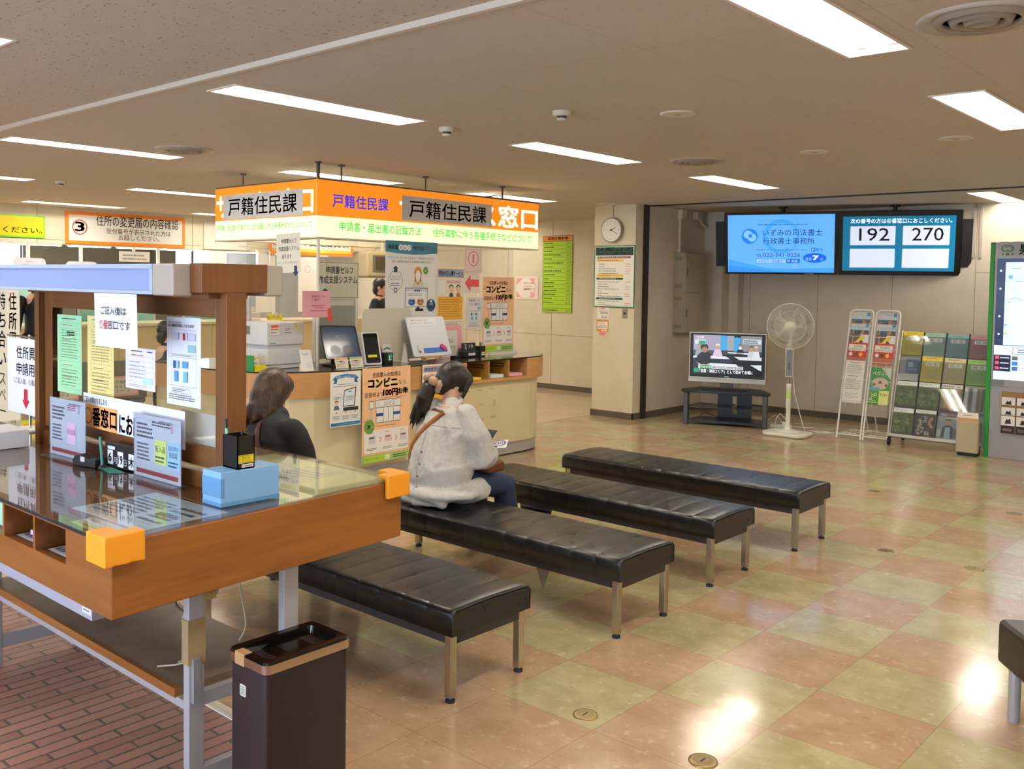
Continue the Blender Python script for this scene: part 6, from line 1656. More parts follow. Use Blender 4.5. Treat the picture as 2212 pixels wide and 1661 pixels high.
q.txt('「志度・津田エリア」として初めて会場に', ww * 0.10, hh * 0.03, ww * 0.78, hh * 0.095, '#f2f4f4', 8, bold=0.01)
q.rect(ww * 0.015, hh * 0.04, ww * 0.07, hh * 0.10, '#1d8a52', 8).txt('2:18', ww * 0.05, hh * 0.90, ww * 0.10, hh * 0.085, '#eceef0', 8).rect(ww * 0.02, hh * 0.76, ww * 0.165, hh * 0.12, '#b8c4cc', 7).rect(ww * 0.08, hh * 0.765, ww * 0.1, hh * 0.085, '#1d8a6a', 8)
q.rect(ww * 0.73, hh * 0.80, ww * 0.26, hh * 0.125, '#b9c2d0', 7).fine(ww * 0.74, hh * 0.81, ww * 0.23, hh * 0.10, 2, '#2c3644', 8)
q.build('screen_picture', TM @ Vector((0.07, off - 0.0046, 0.578)), TVU, parent=t)
Sheet(0.055, 0.008, '#d6d6d4', 0.0003).build('maker_badge', TM @ Vector((0.43, off - 0.0046, 0.550)), TVU, parent=t)
# cables and power strip on the floor
FC = 'cables on the floor by the television stand'
for k, (pts, lb) in enumerate((([(-5.75, 10.22, 0.03), (-5.65, 10.15, 0.08), (-5.55, 10.28, 0.02), (-5.45, 10.25, 0.06), (-5.6, 10.3, 0.012)], 'tangled dark cable under the left half of the television stand'),
                               ([(-4.92, 10.2, 0.01), (-4.80, 10.25, 0.12), (-4.72, 10.3, 0.02), (-4.64, 10.28, 0.04)], 'pale cable arching up beside the right post of the television stand'))):
    cable(lb, pts, 0.006, '#cfc8bc' if k else '#4a4640', group=None)
t = thing('power_strip', 'white power strip on the floor between the television stand and the fan', 'power strip', (-4.7, 10.2, 0))
PS = Matrix.Translation((-4.80, 10.12, 0)) @ Matrix.Rotation(math.radians(12), 4, 'Z')
MB(m('#d9d5c8', 0.5), PS).box(0, 0.24, 0, 0.045, 0.0, 0.035).build('strip_body', t, bevel=0.004)
MB(m('#ecebe4', 0.5), PS).box(0.13, 0.165, 0.01, 0.04, 0.035, 0.07).build('plug', t)
MB(m('#e4e1d8', 0.5), PS).tube([(0.05, 0.02, 0.035), (0.06, 0.02, 0.10), (0.10, 0.03, 0.16), (0.14, 0.05, 0.12), (0.2, 0.1, 0.01), (0.45, 0.15, 0.008)], 0.006).build('cord', t)

# ------------------------------------------------------------------ standing fan
FX, FY = -4.40, 9.70
t = thing('standing_fan', 'white standing electric fan beside the television', 'fan', (FX, FY, 0))
M_FAN, M_FAN2 = m('#e2e0d2', 0.4), m('#d3d0bc', 0.4)
MB(M_FAN).prism([(FX - 0.245, FY - 0.10), (FX - 0.20, FY - 0.185), (FX + 0.20, FY - 0.185), (FX + 0.245, FY - 0.10), (FX + 0.22, FY + 0.16), (FX - 0.22, FY + 0.16)], 0.0, 0.045).build('base_plate', t, bevel=0.02, seg=3)
MB(M_FAN).lathe([(0.14, 0.043), (0.07, 0.065), (0.035, 0.075), (0.032, 0.10)], (FX, FY, 0), n=28).build('base_collar', t)
MB(M_FAN).lathe([(0.025, 0.08), (0.025, 0.52), (0.028, 0.525), (0.028, 0.55), (0.018, 0.56)], (FX, FY, 0), n=20).build('lower_pole', t)
MB(m('#b9d880', 0.5)).lathe([(0.0256, 0.40), (0.0256, 0.48)], (FX, FY, 0), n=20).build('green_tape', t)
MB(m('#8d8a84', 0.3, 0.8)).lathe([(0.013, 0.55), (0.013, 0.64)], (FX, FY, 0), n=16).build('upper_pole', t)
FA = math.radians(-68)
FN = Vector((math.cos(FA), math.sin(FA), 0))
FU = Vector((-FN.y, FN.x, 0))
FM = Matrix(((FU.x, FN.x, 0, FX), (FU.y, FN.y, 0, FY), (0, 0, 1, 0), (0, 0, 0, 1)))
MB(M_FAN2, FM).box(-0.042, 0.042, -0.035, 0.03, 0.63, 0.94).build('control_column', t, bevel=0.012)
k = MB(m('#74767a', 0.4), FM).box(-0.032, 0.032, 0.0301, 0.034, 0.645, 0.93).build('control_panel', t)
b_ = MB(m('#23252a', 0.4), FM)
for i in range(5): b_.box(-0.006, 0.008, 0.034, 0.037, 0.715 + i * 0.015, 0.725 + i * 0.015)
b_.build('button_column', t)
MB(M_FAN2, FM).tube([(0, -0.01, 0.93), (0, -0.04, 1.02), (0, -0.05, 1.10)], [0.035, 0.03, 0.03]).lathe([(0.05, -0.15), (0.065, -0.10), (0.065, -0.03), (0.03, -0.02)], (0, 0, 1.18), n=24, axis=(0, 1, 0)).build('motor_housing', t)
HC = Vector((FX, FY, 1.18))
R_ = 0.242
def cage(name, prof, nsp, r):
    mb = MB(M_FAN)
    ax = FN
    for i in range(nsp):
        w = 2 * math.pi * i / nsp
        d = FU * math.cos(w) + Vector((0, 0, 1)) * math.sin(w)
        mb.tube([tuple(HC + d * a + ax * b) for a, b in prof], r, None, 3, cap=False)
    return mb
gf = cage('f', [(0.055, 0.085), (0.16, 0.075), (0.22, 0.05), (R_, 0.012)], 120, 0.0013)
for rr, dd in ((R_, 0.012), (0.16, 0.076), (0.06, 0.086)):
    gf.tube([tuple(HC + (FU * math.cos(2 * math.pi * i / 48) + Vector((0, 0, 1)) * math.sin(2 * math.pi * i / 48)) * rr + FN * dd) for i in range(49)], 0.0045 if rr > 0.2 else 0.002, None, 6)
gf.build('front_grille', t)
gb = cage('b', [(0.06, -0.075), (0.16, -0.07), (0.22, -0.045), (R_, 0.004)], 100, 0.0013)
gb.build('rear_grille', t)
MB(M_FAN2).lathe([(0.058, 0.078), (0.056, 0.09), (0.0, 0.094)], HC, n=32, axis=tuple(FN)).build('hub_cap', t)
M_BLADE = mat_pane('translucent_blade', '#d8d8d0', 0.2, haze=0.14, hazecol='#c9c8bc')
for i in range(5):
    w0 = 2 * math.pi * i / 5
    mb = MB(M_BLADE)
    vs, fs = [], []
    for a in range(7):
        rr = 0.04 + (0.205 - 0.04) * a / 6
        for b in range(7):
            tt = b / 6
            w = w0 + (0.15 + 0.95 * tt) * (0.7 + 0.3 * math.sin(math.pi * a / 6))
            d = FU * math.cos(w) + Vector((0, 0, 1)) * math.sin(w)
            vs.append(HC + d * rr + FN * (0.02 - 0.045 * tt))
    for a in range(6):
        for b in range(6):
            fs.append((a * 7 + b, a * 7 + b + 1, (a + 1) * 7 + b + 1, (a + 1) * 7 + b))
    mb.add(vs, fs, None, True).build('fan_blade', t)
MB(M_FAN).tube([(FX + 0.03, FY + 0.03, 0.64), (FX + 0.05, FY + 0.04, 0.45), (FX + 0.10, FY + 0.06, 0.25), (FX + 0.13, FY + 0.10, 0.1), (FX + 0.12, FY + 0.2, 0.012), (FX + 0.2, FY + 0.35, 0.008), (FX + 0.32, FY + 0.45, 0.008), (FX + 0.22, FY + 0.52, 0.008), (FX + 0.05, FY + 0.45, 0.008), (FX + 0.18, FY + 0.38, 0.012), (FX + 0.35, FY + 0.5, 0.008)], 0.005).build('power_cord', t)
cable('long pale cable along the wall behind the brochure racks', [(-4.7, 10.55, 0.006), (-4.4, 10.75, 0.006), (-4.0, 10.9, 0.006), (-3.5, 10.95, 0.006)], 0.004, '#b8aa94', group=None)

# ------------------------------------------------------------------ two brochure racks
RV = Vector((0, 0.30, 1.37)).normalized()
RN = Vector((1, 0, 0)).cross(RV)
def rack(label, x0):
    t = thing('brochure_rack', label, 'brochure rack', (x0 + 0.125, 10.1, 0))
    w = 0.25
    P = lambda u, v, n=0.0: Vector((x0 + u, 9.95, 0)) + RV * v + RN * n
    arc = [P(0, 0), P(0, 1.34)]
    for k in range(1, 6):
        a = math.pi / 2 * k / 6
        arc.append(P(0.05 - 0.05 * math.cos(a), 1.345 + 0.05 * math.sin(a)))
    arc += [P(0.05, 1.395), P(w - 0.05, 1.395)]
    for k in range(1, 6):
        a = math.pi / 2 * k / 6
        arc.append(P(w - 0.05 + 0.05 * math.sin(a), 1.345 + 0.05 * math.cos(a)))
    arc += [P(w, 1.34), P(w, 0)]
    Mw = m('#ebe9e2', 0.35)
    MB(Mw).tube([(p.x, p.y, max(p.z, 0.004)) for p in arc], 0.0095, None, 8).build('tube_frame', t)
    b = MB(Mw)
    for u in (0.075, 0.175):
        b.tube([tuple(P(u, 1.0, -0.012)), (x0 + u, 10.66, 0.008)], 0.007, None, 8)
    b.tube([(x0 + 0.05, 10.66, 0.008), (x0 + 0.2, 10.66, 0.008)], 0.007, None, 6).build('back_strut', t)
    b = MB(Mw)
    b.tube([tuple(P(0, 0.045)), tuple(P(w, 0.045))], 0.007, None, 6)
    for k in range(4):
        b.tube([(x0 + 0.03 + 0.06 * k, 10.02, 0.05), (x0 + 0.03 + 0.06 * k, 10.32, 0.05)], 0.004, None, 6)
    b.tube([(x0 + 0.01, 10.02, 0.05), (x0 + 0.24, 10.02, 0.05)], 0.004, None, 6).tube([(x0 + 0.01, 10.32, 0.05), (x0 + 0.24, 10.32, 0.05)], 0.004, None, 6)
    b.build('bottom_tray', t)
    for v in (1.24, 1.13, 1.0, 0.86, 0.66, 0.44):
        pb = MB(Mw)
        pb.tube([tuple(P(0.0, v)), tuple(P(0.012, v - 0.03, 0.045)), tuple(P(w - 0.012, v - 0.03, 0.045)), tuple(P(w, v))], 0.0025, None, 6)
        for u in (0.07, 0.18):
            pb.tube([tuple(P(u, v - 0.03, 0.045)), tuple(P(u, v - 0.10, 0.042))], 0.002, None, 5)
        pb.build('wire_pocket', t)
    return P
def welcome(q, w, h):
    q.rect(0, 0, w, h, '#bcc6cc', 1).txt('WELCOME', w * 0.08, h * 0.74, w * 0.66, h * 0.22, '#e9eef0', 3, bold=0.03)
    q.rect(w * 0.80, h * 0.72, w * 0.15, h * 0.25, '#2a74a8', 3)
    q.rect(w * 0.02, h * 0.0, w * 0.96, h * 0.5, '#31597c', 2)
    for k, (a, b_, c) in enumerate(((0.15, 0.2, '#8a6a4a'), (0.28, 0.1, '#5a4030'), (0.65, 0.25, '#a87a4c'), (0.82, 0.15, '#7a4c3a'), (0.5, 0.12, '#3c4a54'))):
        q.circ(w * a, h * b_ + h * 0.05, w * 0.11, c, 2.5, ry=h * 0.17)
def yellowpic(q, w, h):
    q.rect(0, 0, w, h, '#e8e6e2', 1).rect(0, h * 0.35, w * 0.55, h * 0.65, '#6a5a54', 2)
    q.poly([(0, 0), (0, h * 0.4), (w * 0.35, h * 0.5), (w * 0.55, h * 0.85), (w * 0.75, h), (w * 0.8, h * 0.7), (w * 0.4, h * 0.2), (w * 0.36, 0)], '#ecd24a', 3)
    q.poly([(w * 0.42, h * 0.18), (w * 0.6, h * 0.65), (w * 0.76, h * 0.5), (w * 0.72, 0), (w * 0.45, 0)], '#4a5468', 3.5)
def hazard(q, w, h):
    q.rect(0, 0, w, h, '#b5302a', 1).rrect(w * 0.05, h * 0.62, w * 0.88, h * 0.3, 0.005, '#efe9de', 2)
    q.txt('仙台防災', w * 0.30, h * 0.76, w * 0.5, h * 0.14, '#5a8a4a', 3, bold=0.02).txt('ハザードマップ', w * 0.09, h * 0.63, w * 0.8, h * 0.13, '#c03a34', 3, bold=0.02)
    for x, c in ((0.18, '#d5e2ea'), (0.45, '#5a3a2c'), (0.70, '#e8b84c')): q.circ(w * x, h * 0.46, w * 0.10, c, 3)
    q.rect(0, 0, w, h * 0.33, '#a86a50', 2).fine(w * 0.03, h * 0.03, w * 0.94, h * 0.26, 5, '#8c5440', 3, fill=0.3)
def docs(q, w, h):
    q.rect(0, 0, w, h, '#dedbd0', 1).fine(w * 0.2, h * 0.90, w * 0.6, h * 0.05, 1, '#6c6a64').fine(w * 0.1, h * 0.45, w * 0.8, h * 0.4, 6, '#9a978e').frame(w * 0.1, h * 0.12, w * 0.8, h * 0.26, 0.0012, '#a8a59a').fine(w * 0.14, h * 0.15, w * 0.7, h * 0.2, 4, '#a8a59a')
def soccer(q, w, h):
    q.rect(0, 0, w, h, '#3c8a44', 1).poly([(w * 0.5, h), (w, h), (w, h * 0.7)], '#c9cfc6', 2)
    q.txt('ベガルタ', w * 0.1, h * 0.79, w * 0.75, h * 0.12, '#f2f2ea', 3, bold=0.03)
    q.circ(w * 0.5, h * 0.58, w * 0.42, '#c9b29a', 2.5, ry=h * 0.16).circ(w * 0.5, h * 0.62, w * 0.10, '#4a3a34', 3, ry=h * 0.04).circ(w * 0.2, h * 0.55, w * 0.08, '#5a4a40', 3, ry=h * 0.035).circ(w * 0.8, h * 0.54, w * 0.08, '#5a4a40', 3, ry=h * 0.035)
    q.rect(0, h * 0.40, w * 0.5, h * 0.08, '#5aa0d0', 3).rect(0, 0, w * 0.48, h * 0.4, '#4f8a2c', 3).rect(w * 0.5, h * 0.02, w * 0.48, h * 0.38, '#d6dc84', 3)
    for k, (x, z) in enumerate(((0.12, 0.16), (0.28, 0.10), (0.2, 0.26), (0.34, 0.28))): q.ring(w * x, h * z, w * 0.07, 0.005, '#e6dcd0', 4)
    q.txt('サッカー', w * 0.54, h * 0.24, w * 0.4, h * 0.1, '#2c4a2c', 4, bold=0.03)
for lb, x0, side in (('white wire brochure rack on the left, nearest the fan', -3.965, 'left'), ('white wire brochure rack on the right, nearest the magazine shelf', -3.688, 'right')):
    P = rack(lb, x0)
    rows = [('brochure', welcome, 1.215, 0.155, 'top pale blue sightseeing brochure'), ('brochure', welcome, 1.10, 0.145, 'second pale blue sightseeing brochure'), ('brochure', yellowpic, 0.965, 0.16, 'yellow and white brochure with photos'), ('brochure', hazard, 0.80, 0.235, 'red hazard map brochure')]
    if side == 'left':
        rows += [('leaflet', docs, 0.56, 0.28, 'upper white printed leaflet'), ('leaflet', docs, 0.385, 0.31, 'lower white printed leaflet')]
    else:
        rows += [('brochure', soccer, 0.38, 0.40, 'large green football leaflet')]
    for k, (nm, fn, v, h_, l_) in enumerate(rows):
        q = Sheet(0.205, h_, '#e6e4de', 0.002)
        fn(q, 0.205, h_)
        q.put(nm, '%s in the %s white wire rack' % (l_, side), 'brochure', P(0.022, v, 0.014 + 0.0035 * k), UX, RV)

# ------------------------------------------------------------------ magazine shelf
MV = Vector((0, 0.30, 1.06)).normalized()
MN = Vector((1, 0, 0)).cross(MV)
t = thing('magazine_shelf', 'wheeled clear-fronted magazine shelf with four tiers beside the map kiosk', 'magazine shelf', (-2.95, 10.1, 0))
MP = lambda u, v, n=0.0: Vector((-3.39 + u, 9.90, 0.115)) + MV * v + MN * n
M_ALU = m('#aaa79f', 0.35, 0.5)
def slab(mb, u0, u1, v0, v1, n0, n1, mat=None):
    c = [MP(u, v, n) for n in (n0, n1) for u, v in ((u0, v0), (u1, v0), (u1, v1), (u0, v1))]
    return mb.add(c, [(3, 2, 1, 0), (4, 5, 6, 7), (0, 1, 5, 4), (1, 2, 6, 5), (2, 3, 7, 6), (3, 0, 4, 7)], mat)
slab(MB(m('#9a9c98', 0.5)), 0.0, 0.86, 0.0, 1.08, -0.03, -0.024).build('back_panel', t)
slab(MB(M_ALU), -0.01, 0.868, -0.03, 0.0, -0.03, 0.05).build('bottom_rail', t)
for u in (-0.012, 0.86):
    slab(MB(M_ALU), u, u + 0.012, -0.03, 1.09, -0.04, 0.0).build('side_post', t)
for r_, (v0, v1) in enumerate(((0.0, 0.275), (0.285, 0.555), (0.565, 0.82), (0.83, 1.08))):
    slab(MB(M_ACRYL), 0.0, 0.86, v0 + 0.004, v0 + (v1 - v0) * 0.8, 0.0405, 0.0425).build('clear_front', t)
    for c_ in range(1, 4):
        slab(MB(m('#3c3e40', 0.5)), 0.215 * c_ - 0.002, 0.215 * c_ + 0.002, v0, v1, -0.02, 0.03).build('divider', t)
for u, y in ((0.0, 9.89), (0.84, 9.89), (0.0, 10.32), (0.84, 10.32)):
    MB(M_BLACK).lathe([(0.033, -0.012), (0.038, -0.006), (0.038, 0.006), (0.033, 0.012)], (-3.40 + u, y, 0.0385), n=20, axis=(1, 0, 0)).build('castor', t)
    MB(M_BLACK).box(-3.41 + u, -3.39 + u, y - 0.01, y + 0.06, 0.07, 0.10).build('castor_bracket', t)
MB(M_ALU).tube([(-3.40, 9.92, 0.085), (-3.40, 10.36, 0.085)], 0.01).tube([(-2.56, 9.92, 0.085), (-2.56, 10.36, 0.085)], 0.01).tube([(-3.40, 10.34, 0.085), (-3.40, 10.22, 1.1)], 0.01).tube([(-2.56, 10.34, 0.085), (-2.56, 10.22, 1.1)], 0.01).build('base_frame', t)
def folder(name, label, c_, v0, h_, col, top, word, cat='leaflet'):
    q = Sheet(0.2, h_, col, 0.02)
    q.rect(0, h_ * 0.83, 0.2, h_ * 0.17, top, 1).fine(0.03, h_ * 0.90, 0.12, 0.012, 1, '#6c6c54', 2)
    if word:
        q.rect(0.04, h_ * 0.62, 0.13, 0.038, '#f0efe8', 3).txt(word, 0.055, h_ * 0.62 + 0.004, 0.10, 0.03, '#3a3a3c', 4)
        q.fine(0.03, h_ * 0.14, 0.15, h_ * 0.36, 7, '#85835f' if c_ % 2 == 0 else '#5f7d74', 2, fill=0.3)
    q.put(name, label, cat, MP(0.215 * c_ + 0.008, v0, 0.012), UX, MV)
folder('leaflet_folder', 'yellow folder for moving in on the top tier of the magazine shelf', 0, 0.835, 0.245, '#b9a824', '#e8d82c', '転 入')
folder('leaflet_folder', 'pale green folder for moving out on the top tier of the magazine shelf', 1, 0.832, 0.24, '#7fa08e', '#a8ccb8', '転 出')
folder('leaflet_folder', 'blue folder on the top tier of the magazine shelf', 2, 0.832, 0.235, '#5f8a96', '#86b4c2', '転 居')
folder('leaflet_folder', 'dusky pink folder on the top tier beside the green edge of the kiosk', 3, 0.832, 0.235, '#a8666e', '#d090a0', '婚 姻')
folder('leaflet_folder', 'mustard folder with a yellow top on the second tier of the magazine shelf', 1, 0.565, 0.265, '#c8b04c', '#ecd85c', '出 生')
folder('leaflet_folder', 'cream folder on the second tier of the magazine shelf', 2, 0.565, 0.26, '#b8a878', '#e2d4a6', '死 亡')
folder('leaflet_folder', 'light green folder on the second tier beside the kiosk', 3, 0.565, 0.255, '#84ac5c', '#a8d078', '離 婚')
q = Sheet(0.12, 0.13, '#3a5486', 0.006).rect(0.02, 0.05, 0.05, 0.05, '#9fb0c8', 1).fine(0.02, 0.02, 0.08, 0.02, 1, '#9fb0c8')
q.put('leaflet', 'small blue leaflet at the left end of the second tier of the magazine shelf', 'leaflet', MP(0.07, 0.655, 0.012), UX, MV)
q = Sheet(0.20, 0.07, '#c9c8c2', 0.02)
q.put('leaflet_box', 'plain grey leaflet box at the left end below the small blue leaflet', 'box', MP(0.005, 0.563, 0.02), UX, MV)
def sendai(q, w, h):
    q.rect(0, 0, w, h, '#e4e6e2', 1).txt('SENDAI', w * 0.06, h * 0.87, w * 0.58, h * 0.1, '#8f9690', 2)
    q.rect(0, 0, w, h * 0.84, '#55682f', 2)
    R = random.Random(4)
    for k in range(34):
        q.circ(w * R.uniform(0.1, 0.9), h * R.uniform(0.08, 0.76), w * R.uniform(0.06, 0.1), R.choice(['#4c6128', '#65793a', '#3c4d20', '#77894c', '#8a9a5c']), 3 + 0.02 * k, ry=h * 0.05, n=9)
    q.rect(0, 0, w, h * 0.1, '#4a4c34', 4)
def miyagi(q, w, h):
    q.rect(0, 0, w, h, '#75793c', 1).rect(0, h * 0.86, w, h * 0.14, '#e2e0da', 2).txt('MiYAGi', w * 0.08, h * 0.88, w * 0.5, h * 0.09, '#2c2c2c', 3, bold=0.03).fine(w * 0.72, h * 0.89, w * 0.2, h * 0.06, 1, '#4a4a48', 3)
    q.poly([(w * 0.1, h * 0.05), (w * 0.2, h * 0.3), (w * 0.5, h * 0.45), (w * 0.75, h * 0.4), (w * 0.8, h * 0.05)], '#a87c5c', 3).circ(w * 0.55, h * 0.5, w * 0.16, '#3a2a22', 4).circ(w * 0.52, h * 0.45, w * 0.12, '#b08a70', 4.5).rect(0, 0, w, h * 0.1, '#5a3a2a', 5).circ(w * 0.8, h * 0.72, w * 0.13, '#9a5a54', 3)
def bottles(q, w, h):
    q.rect(0, 0, w, h, '#8a8d86', 1)
    for k, c in enumerate(('#c9cbc6', '#5a5f5c', '#b0b4b0', '#6a5c48', '#4a5a3c')): q.rect(w * (0.03 + 0.19 * k), h * 0.06, w * 0.15, h * 0.86, c, 2)
    q.vtxt('市議会だより', w * 0.24, h * 0.82, 0.032, '#23262a', L=3)
def sendai2(q, w, h):
    q.rect(0, 0, w, h, '#23242a', 1).rect(0, h * 0.87, w, h * 0.13, '#e0e0dc', 2).txt('SENDAI', w * 0.06, h * 0.885, w * 0.6, h * 0.09, '#8f9690', 3)
    for k, c in enumerate(('#7a9a5a', '#c9c0a4', '#a84a3c')):
        q.ring(w * 0.08, h * 0.5, w * (0.32 - 0.07 * k), w * 0.05, ('#6a8a4c', '#d0c8b0', '#8aa07a')[k], 3, a0=-70, a1=60).ring(w * 0.95, h * 0.55, w * (0.34 - 0.07 * k), w * 0.055, ('#a8443c', '#d8c8b0', '#b8604c')[k], 3, a0=110, a1=260)
    q.vtxt('仙台', w * 0.42, h * 0.80, 0.036, '#e8dcc8', L=4, bold=0.03)
    R = random.Random(9)
    for k in range(22): q.circ(w * R.uniform(0.1, 0.75), h * R.uniform(0.07, 0.35), w * 0.06, R.choice(['#b8a488', '#8a745c', '#d0c0a4', '#5a4c40']), 3.5 + 0.01 * k, ry=h * 0.05, n=8)
def h2o(q, w, h):
    q.rect(0, 0, w, h, '#9aa0a2', 1).rect(0, h * 0.82, w, h * 0.18, '#4a4448', 2).txt('H2O', w * 0.12, h * 0.85, w * 0.32, h * 0.11, '#eceae6', 3, bold=0.04).rect(w * 0.85, h * 0.85, w * 0.09, h * 0.08, '#5a9ac8', 3).rect(w * 0.48, h * 0.88, w * 0.3, h * 0.05, '#8a5a44', 3)
    q.poly([(w * 0.22, h * 0.05), (w * 0.26, h * 0.42), (w * 0.42, h * 0.52), (w * 0.62, h * 0.52), (w * 0.78, h * 0.42), (w * 0.8, h * 0.05)], '#33363c', 3).poly([(w * 0.36, h * 0.03), (w * 0.40, h * 0.45), (w * 0.62, h * 0.45), (w * 0.66, h * 0.03)], '#a4c0cc', 4)
    q.circ(w * 0.52, h * 0.62, w * 0.11, '#d0a488', 4, ry=h * 0.09).circ(w * 0.52, h * 0.68, w * 0.115, '#25201e', 3.8, ry=h * 0.075)
    q.rect(0, h * 0.1, w * 0.2, h * 0.25, '#c9cccc', 2).rect(w * 0.82, h * 0.1, w * 0.18, h * 0.3, '#6a7074', 2)
for nm, fn, c_, v0, lb in (('magazine', sendai, 0, 0.287, 'green leafy cover magazine at the left of the third tier'), ('magazine', sendai, 1, 0.287, 'green leafy cover magazine second from the left on the third tier'), ('magazine', miyagi, 2, 0.287, 'magazine with a bending person on its cover on the third tier'),
                           ('magazine', bottles, 3, 0.287, 'magazine with grey upright shapes at the kiosk end of the third tier'), ('magazine', sendai, 0, 0.003, 'green leafy cover magazine at the left of the bottom tier'), ('magazine', sendai2, 1, 0.003, 'black magazine with red and green fans on the bottom tier'), ('magazine', h2o, 2, 0.003, 'magazine with a person in a blue apron on the bottom tier')):
    h_ = 0.268 if v0 > 0.1 else 0.272
    q = Sheet(0.198, h_, '#dadad6', 0.018, 0.3)
    fn(q, 0.198, h_)
    q.put(nm, lb, 'magazine', MP(0.215 * c_ + 0.009, v0, 0.012), UX, MV)
t = thing('leaflet_bin', 'beige leaflet bin with papers at the right foot of the magazine shelf', 'box', (-2.64, 9.75, 0))
MB(m('#b0a588', 0.5)).box(-2.735, -2.535, 9.78, 9.84, 0.03, 0.34).build('bin_body', t, bevel=0.012)
MB(M_BLACK).box(-2.72, -2.55, 9.79, 9.83, 0.0, 0.03).build('foot', t)
Sheet(0.185, 0.085, '#efece2', 0.004).fine(0.05, 0.05, 0.1, 0.014, 1, '#6a6258').rect(0, 0, 0.185, 0.03, '#c49a62').build('paper', (-2.728, 9.80, 0.335), UX, parent=t)

# ------------------------------------------------------------------ map kiosk
t = thing('map_kiosk', 'tall grey information kiosk with green edge and lit map screen at the right', 'kiosk', (-1.9, 10.0, 0))
M_KIO = m('#9c9a98', 0.35, 0.3)
MB(M_KIO).box(-2.472, -1.25, 9.884, 10.16, 0.0, 2.05).build('cabinet', t, bevel=0.003)
MB(m('#1f8a2c', 0.4)).box(-2.512, -2.472, 9.878, 10.165, 0.0, 2.052).build('green_edge', t, bevel=0.003)
MB(m('#7e7c7a', 0.4)).box(-2.472, -1.25, 9.8832, 9.8838, 0.684, 0.690).build('panel_seam', t)
q = Sheet(1.05, 1.145, '#22345c', 0.004, 0.2, emit=SCREEN * 0.5)
q.rect(0.075, 0.33, 0.90, 0.78, em('#bfd4ee', 1.1), 1)
R = random.Random(11)
for k in range(16):
    q.rect(0.09 + R.uniform(0, 0.8), 0.36 + R.uniform(0, 0.7), R.uniform(0.02, 0.08), 0.007, em('#8296b8', 1), 3)
for pts in (((0.20, 1.11), (0.205, 0.95), (0.235, 0.75), (0.262, 0.6), (0.25, 0.45), (0.27, 0.33)), ((0.30, 1.11), (0.33, 0.9), (0.42, 0.7), (0.5, 0.33)), ((0.075, 0.6), (0.3, 0.66), (0.6, 0.62), (0.97, 0.7)), ((0.6, 1.11), (0.62, 0.8), (0.7, 0.5), (0.72, 0.33))):
    for (a, b_), (c_, d_) in zip(pts, pts[1:]):
        dx, dy = c_ - a, d_ - b_
        l_ = math.hypot(dx, dy)
        nx, ny = -dy / l_ * 0.0035, dx / l_ * 0.0035
        q.poly([(a + nx, b_ + ny), (c_ + nx, d_ + ny), (c_ - nx, d_ - ny), (a - nx, b_ - ny)], em('#eef3fa', 1.2), 2)
for x, z, rx_, rz_, c in ((0.34, 0.98, 0.04, 0.05, '#a8d84a'), (0.52, 0.85, 0.05, 0.08, '#9ccf52'), (0.12, 0.97, 0.02, 0.02, '#6aa4e0'), (0.09, 0.44, 0.015, 0.012, '#a4d05a'), (0.09, 0.52, 0.02, 0.006, '#5a9ae0')):
    q.circ(x, z, rx_, em(c, 0.9), 2, ry=rz_, n=10)
for pts in (((0.11, 0.72), (0.13, 0.77), (0.17, 0.78), (0.24, 0.75)),):
    for (a, b_), (c_, d_) in zip(pts, pts[1:]): q.poly([(a, b_), (c_, d_), (c_, d_ - 0.008), (a, b_ - 0.008)], em('#8ba6cc', 1), 2)
for k, z in enumerate((1.03, 0.86, 0.60, 0.43)): q.circ(0.035, z, 0.010, em('#d6e0f2', 1.1), 2, n=10)
q.rect(0.0, 0.235, 1.05, 0.09, em('#c4d6f0', 1.1), 1).rect(0.16, 0.245, 0.85, 0.065, em('#dfe9f8', 1.1), 2).frame(0.16, 0.245, 0.85, 0.065, 0.004, em('#22345c', 0.4), 3).fine(0.2, 0.255, 0.7, 0.045, 2, em('#6a7ea4', 0.8), 4)
q.rect(0.0, 0.08, 0.145, 0.155, em('#1d2340', 0.5), 2)
for k in range(3): q.rect(0.012, 0.095 + 0.05 * k, 0.034, 0.03, em('#c8506a', 0.9), 3).fine(0.055, 0.1 + 0.05 * k, 0.08, 0.02, 1, em('#d6def0', 1), 3)
for c_ in range(3):
    for k in range(3):
        q.rect(0.155 + 0.3 * c_, 0.09 + 0.05 * k, 0.05, 0.038, em(('#3c66b0', '#2f74d0', '#5a5a6a')[k], 0.9), 3).fine(0.215 + 0.3 * c_, 0.093 + 0.05 * k, 0.2, 0.03, 2, em('#8a9cc0', 0.9), 3)
q.rect(0.0, 0.0, 1.05, 0.08, em('#c4d6f0', 1.1), 1).rect(0.145, 0.08, 0.9, 0.155, em('#d6e3f6', 1.1), 1)
q.build('map_screen', (-2.45, 9.8795, 0.752), UX, parent=t)
q = Sheet(1.1, 0.13, '#9c9a98', 0.0006, 0.35)
q.ring(0.075, 0.065, 0.056, 0.012, '#2c6a44', 2, ry=0.036).ring(0.082, 0.066, 0.032, 0.008, '#2c6a44', 2, ry=0.021, a0=-140, a1=160).rect(0.058, 0.0, 0.034, 0.022, '#2c6a44', 2).circ(0.034, 0.012, 0.009, '#2c6a44', 2).circ(0.116, 0.012, 0.009, '#2c6a44', 2)
q.txt('泉区', 0.17, 0.0, 0.24, 0.115, '#2c5a44', 2, bold=0.02)
q.build('header_lettering', (-2.44, 9.8834, 1.925), UX, parent=t)
MB(M_ACRYL).box(-2.455, -2.355, 9.85, 9.883, 0.695, 0.745).build('clear_tray', t)
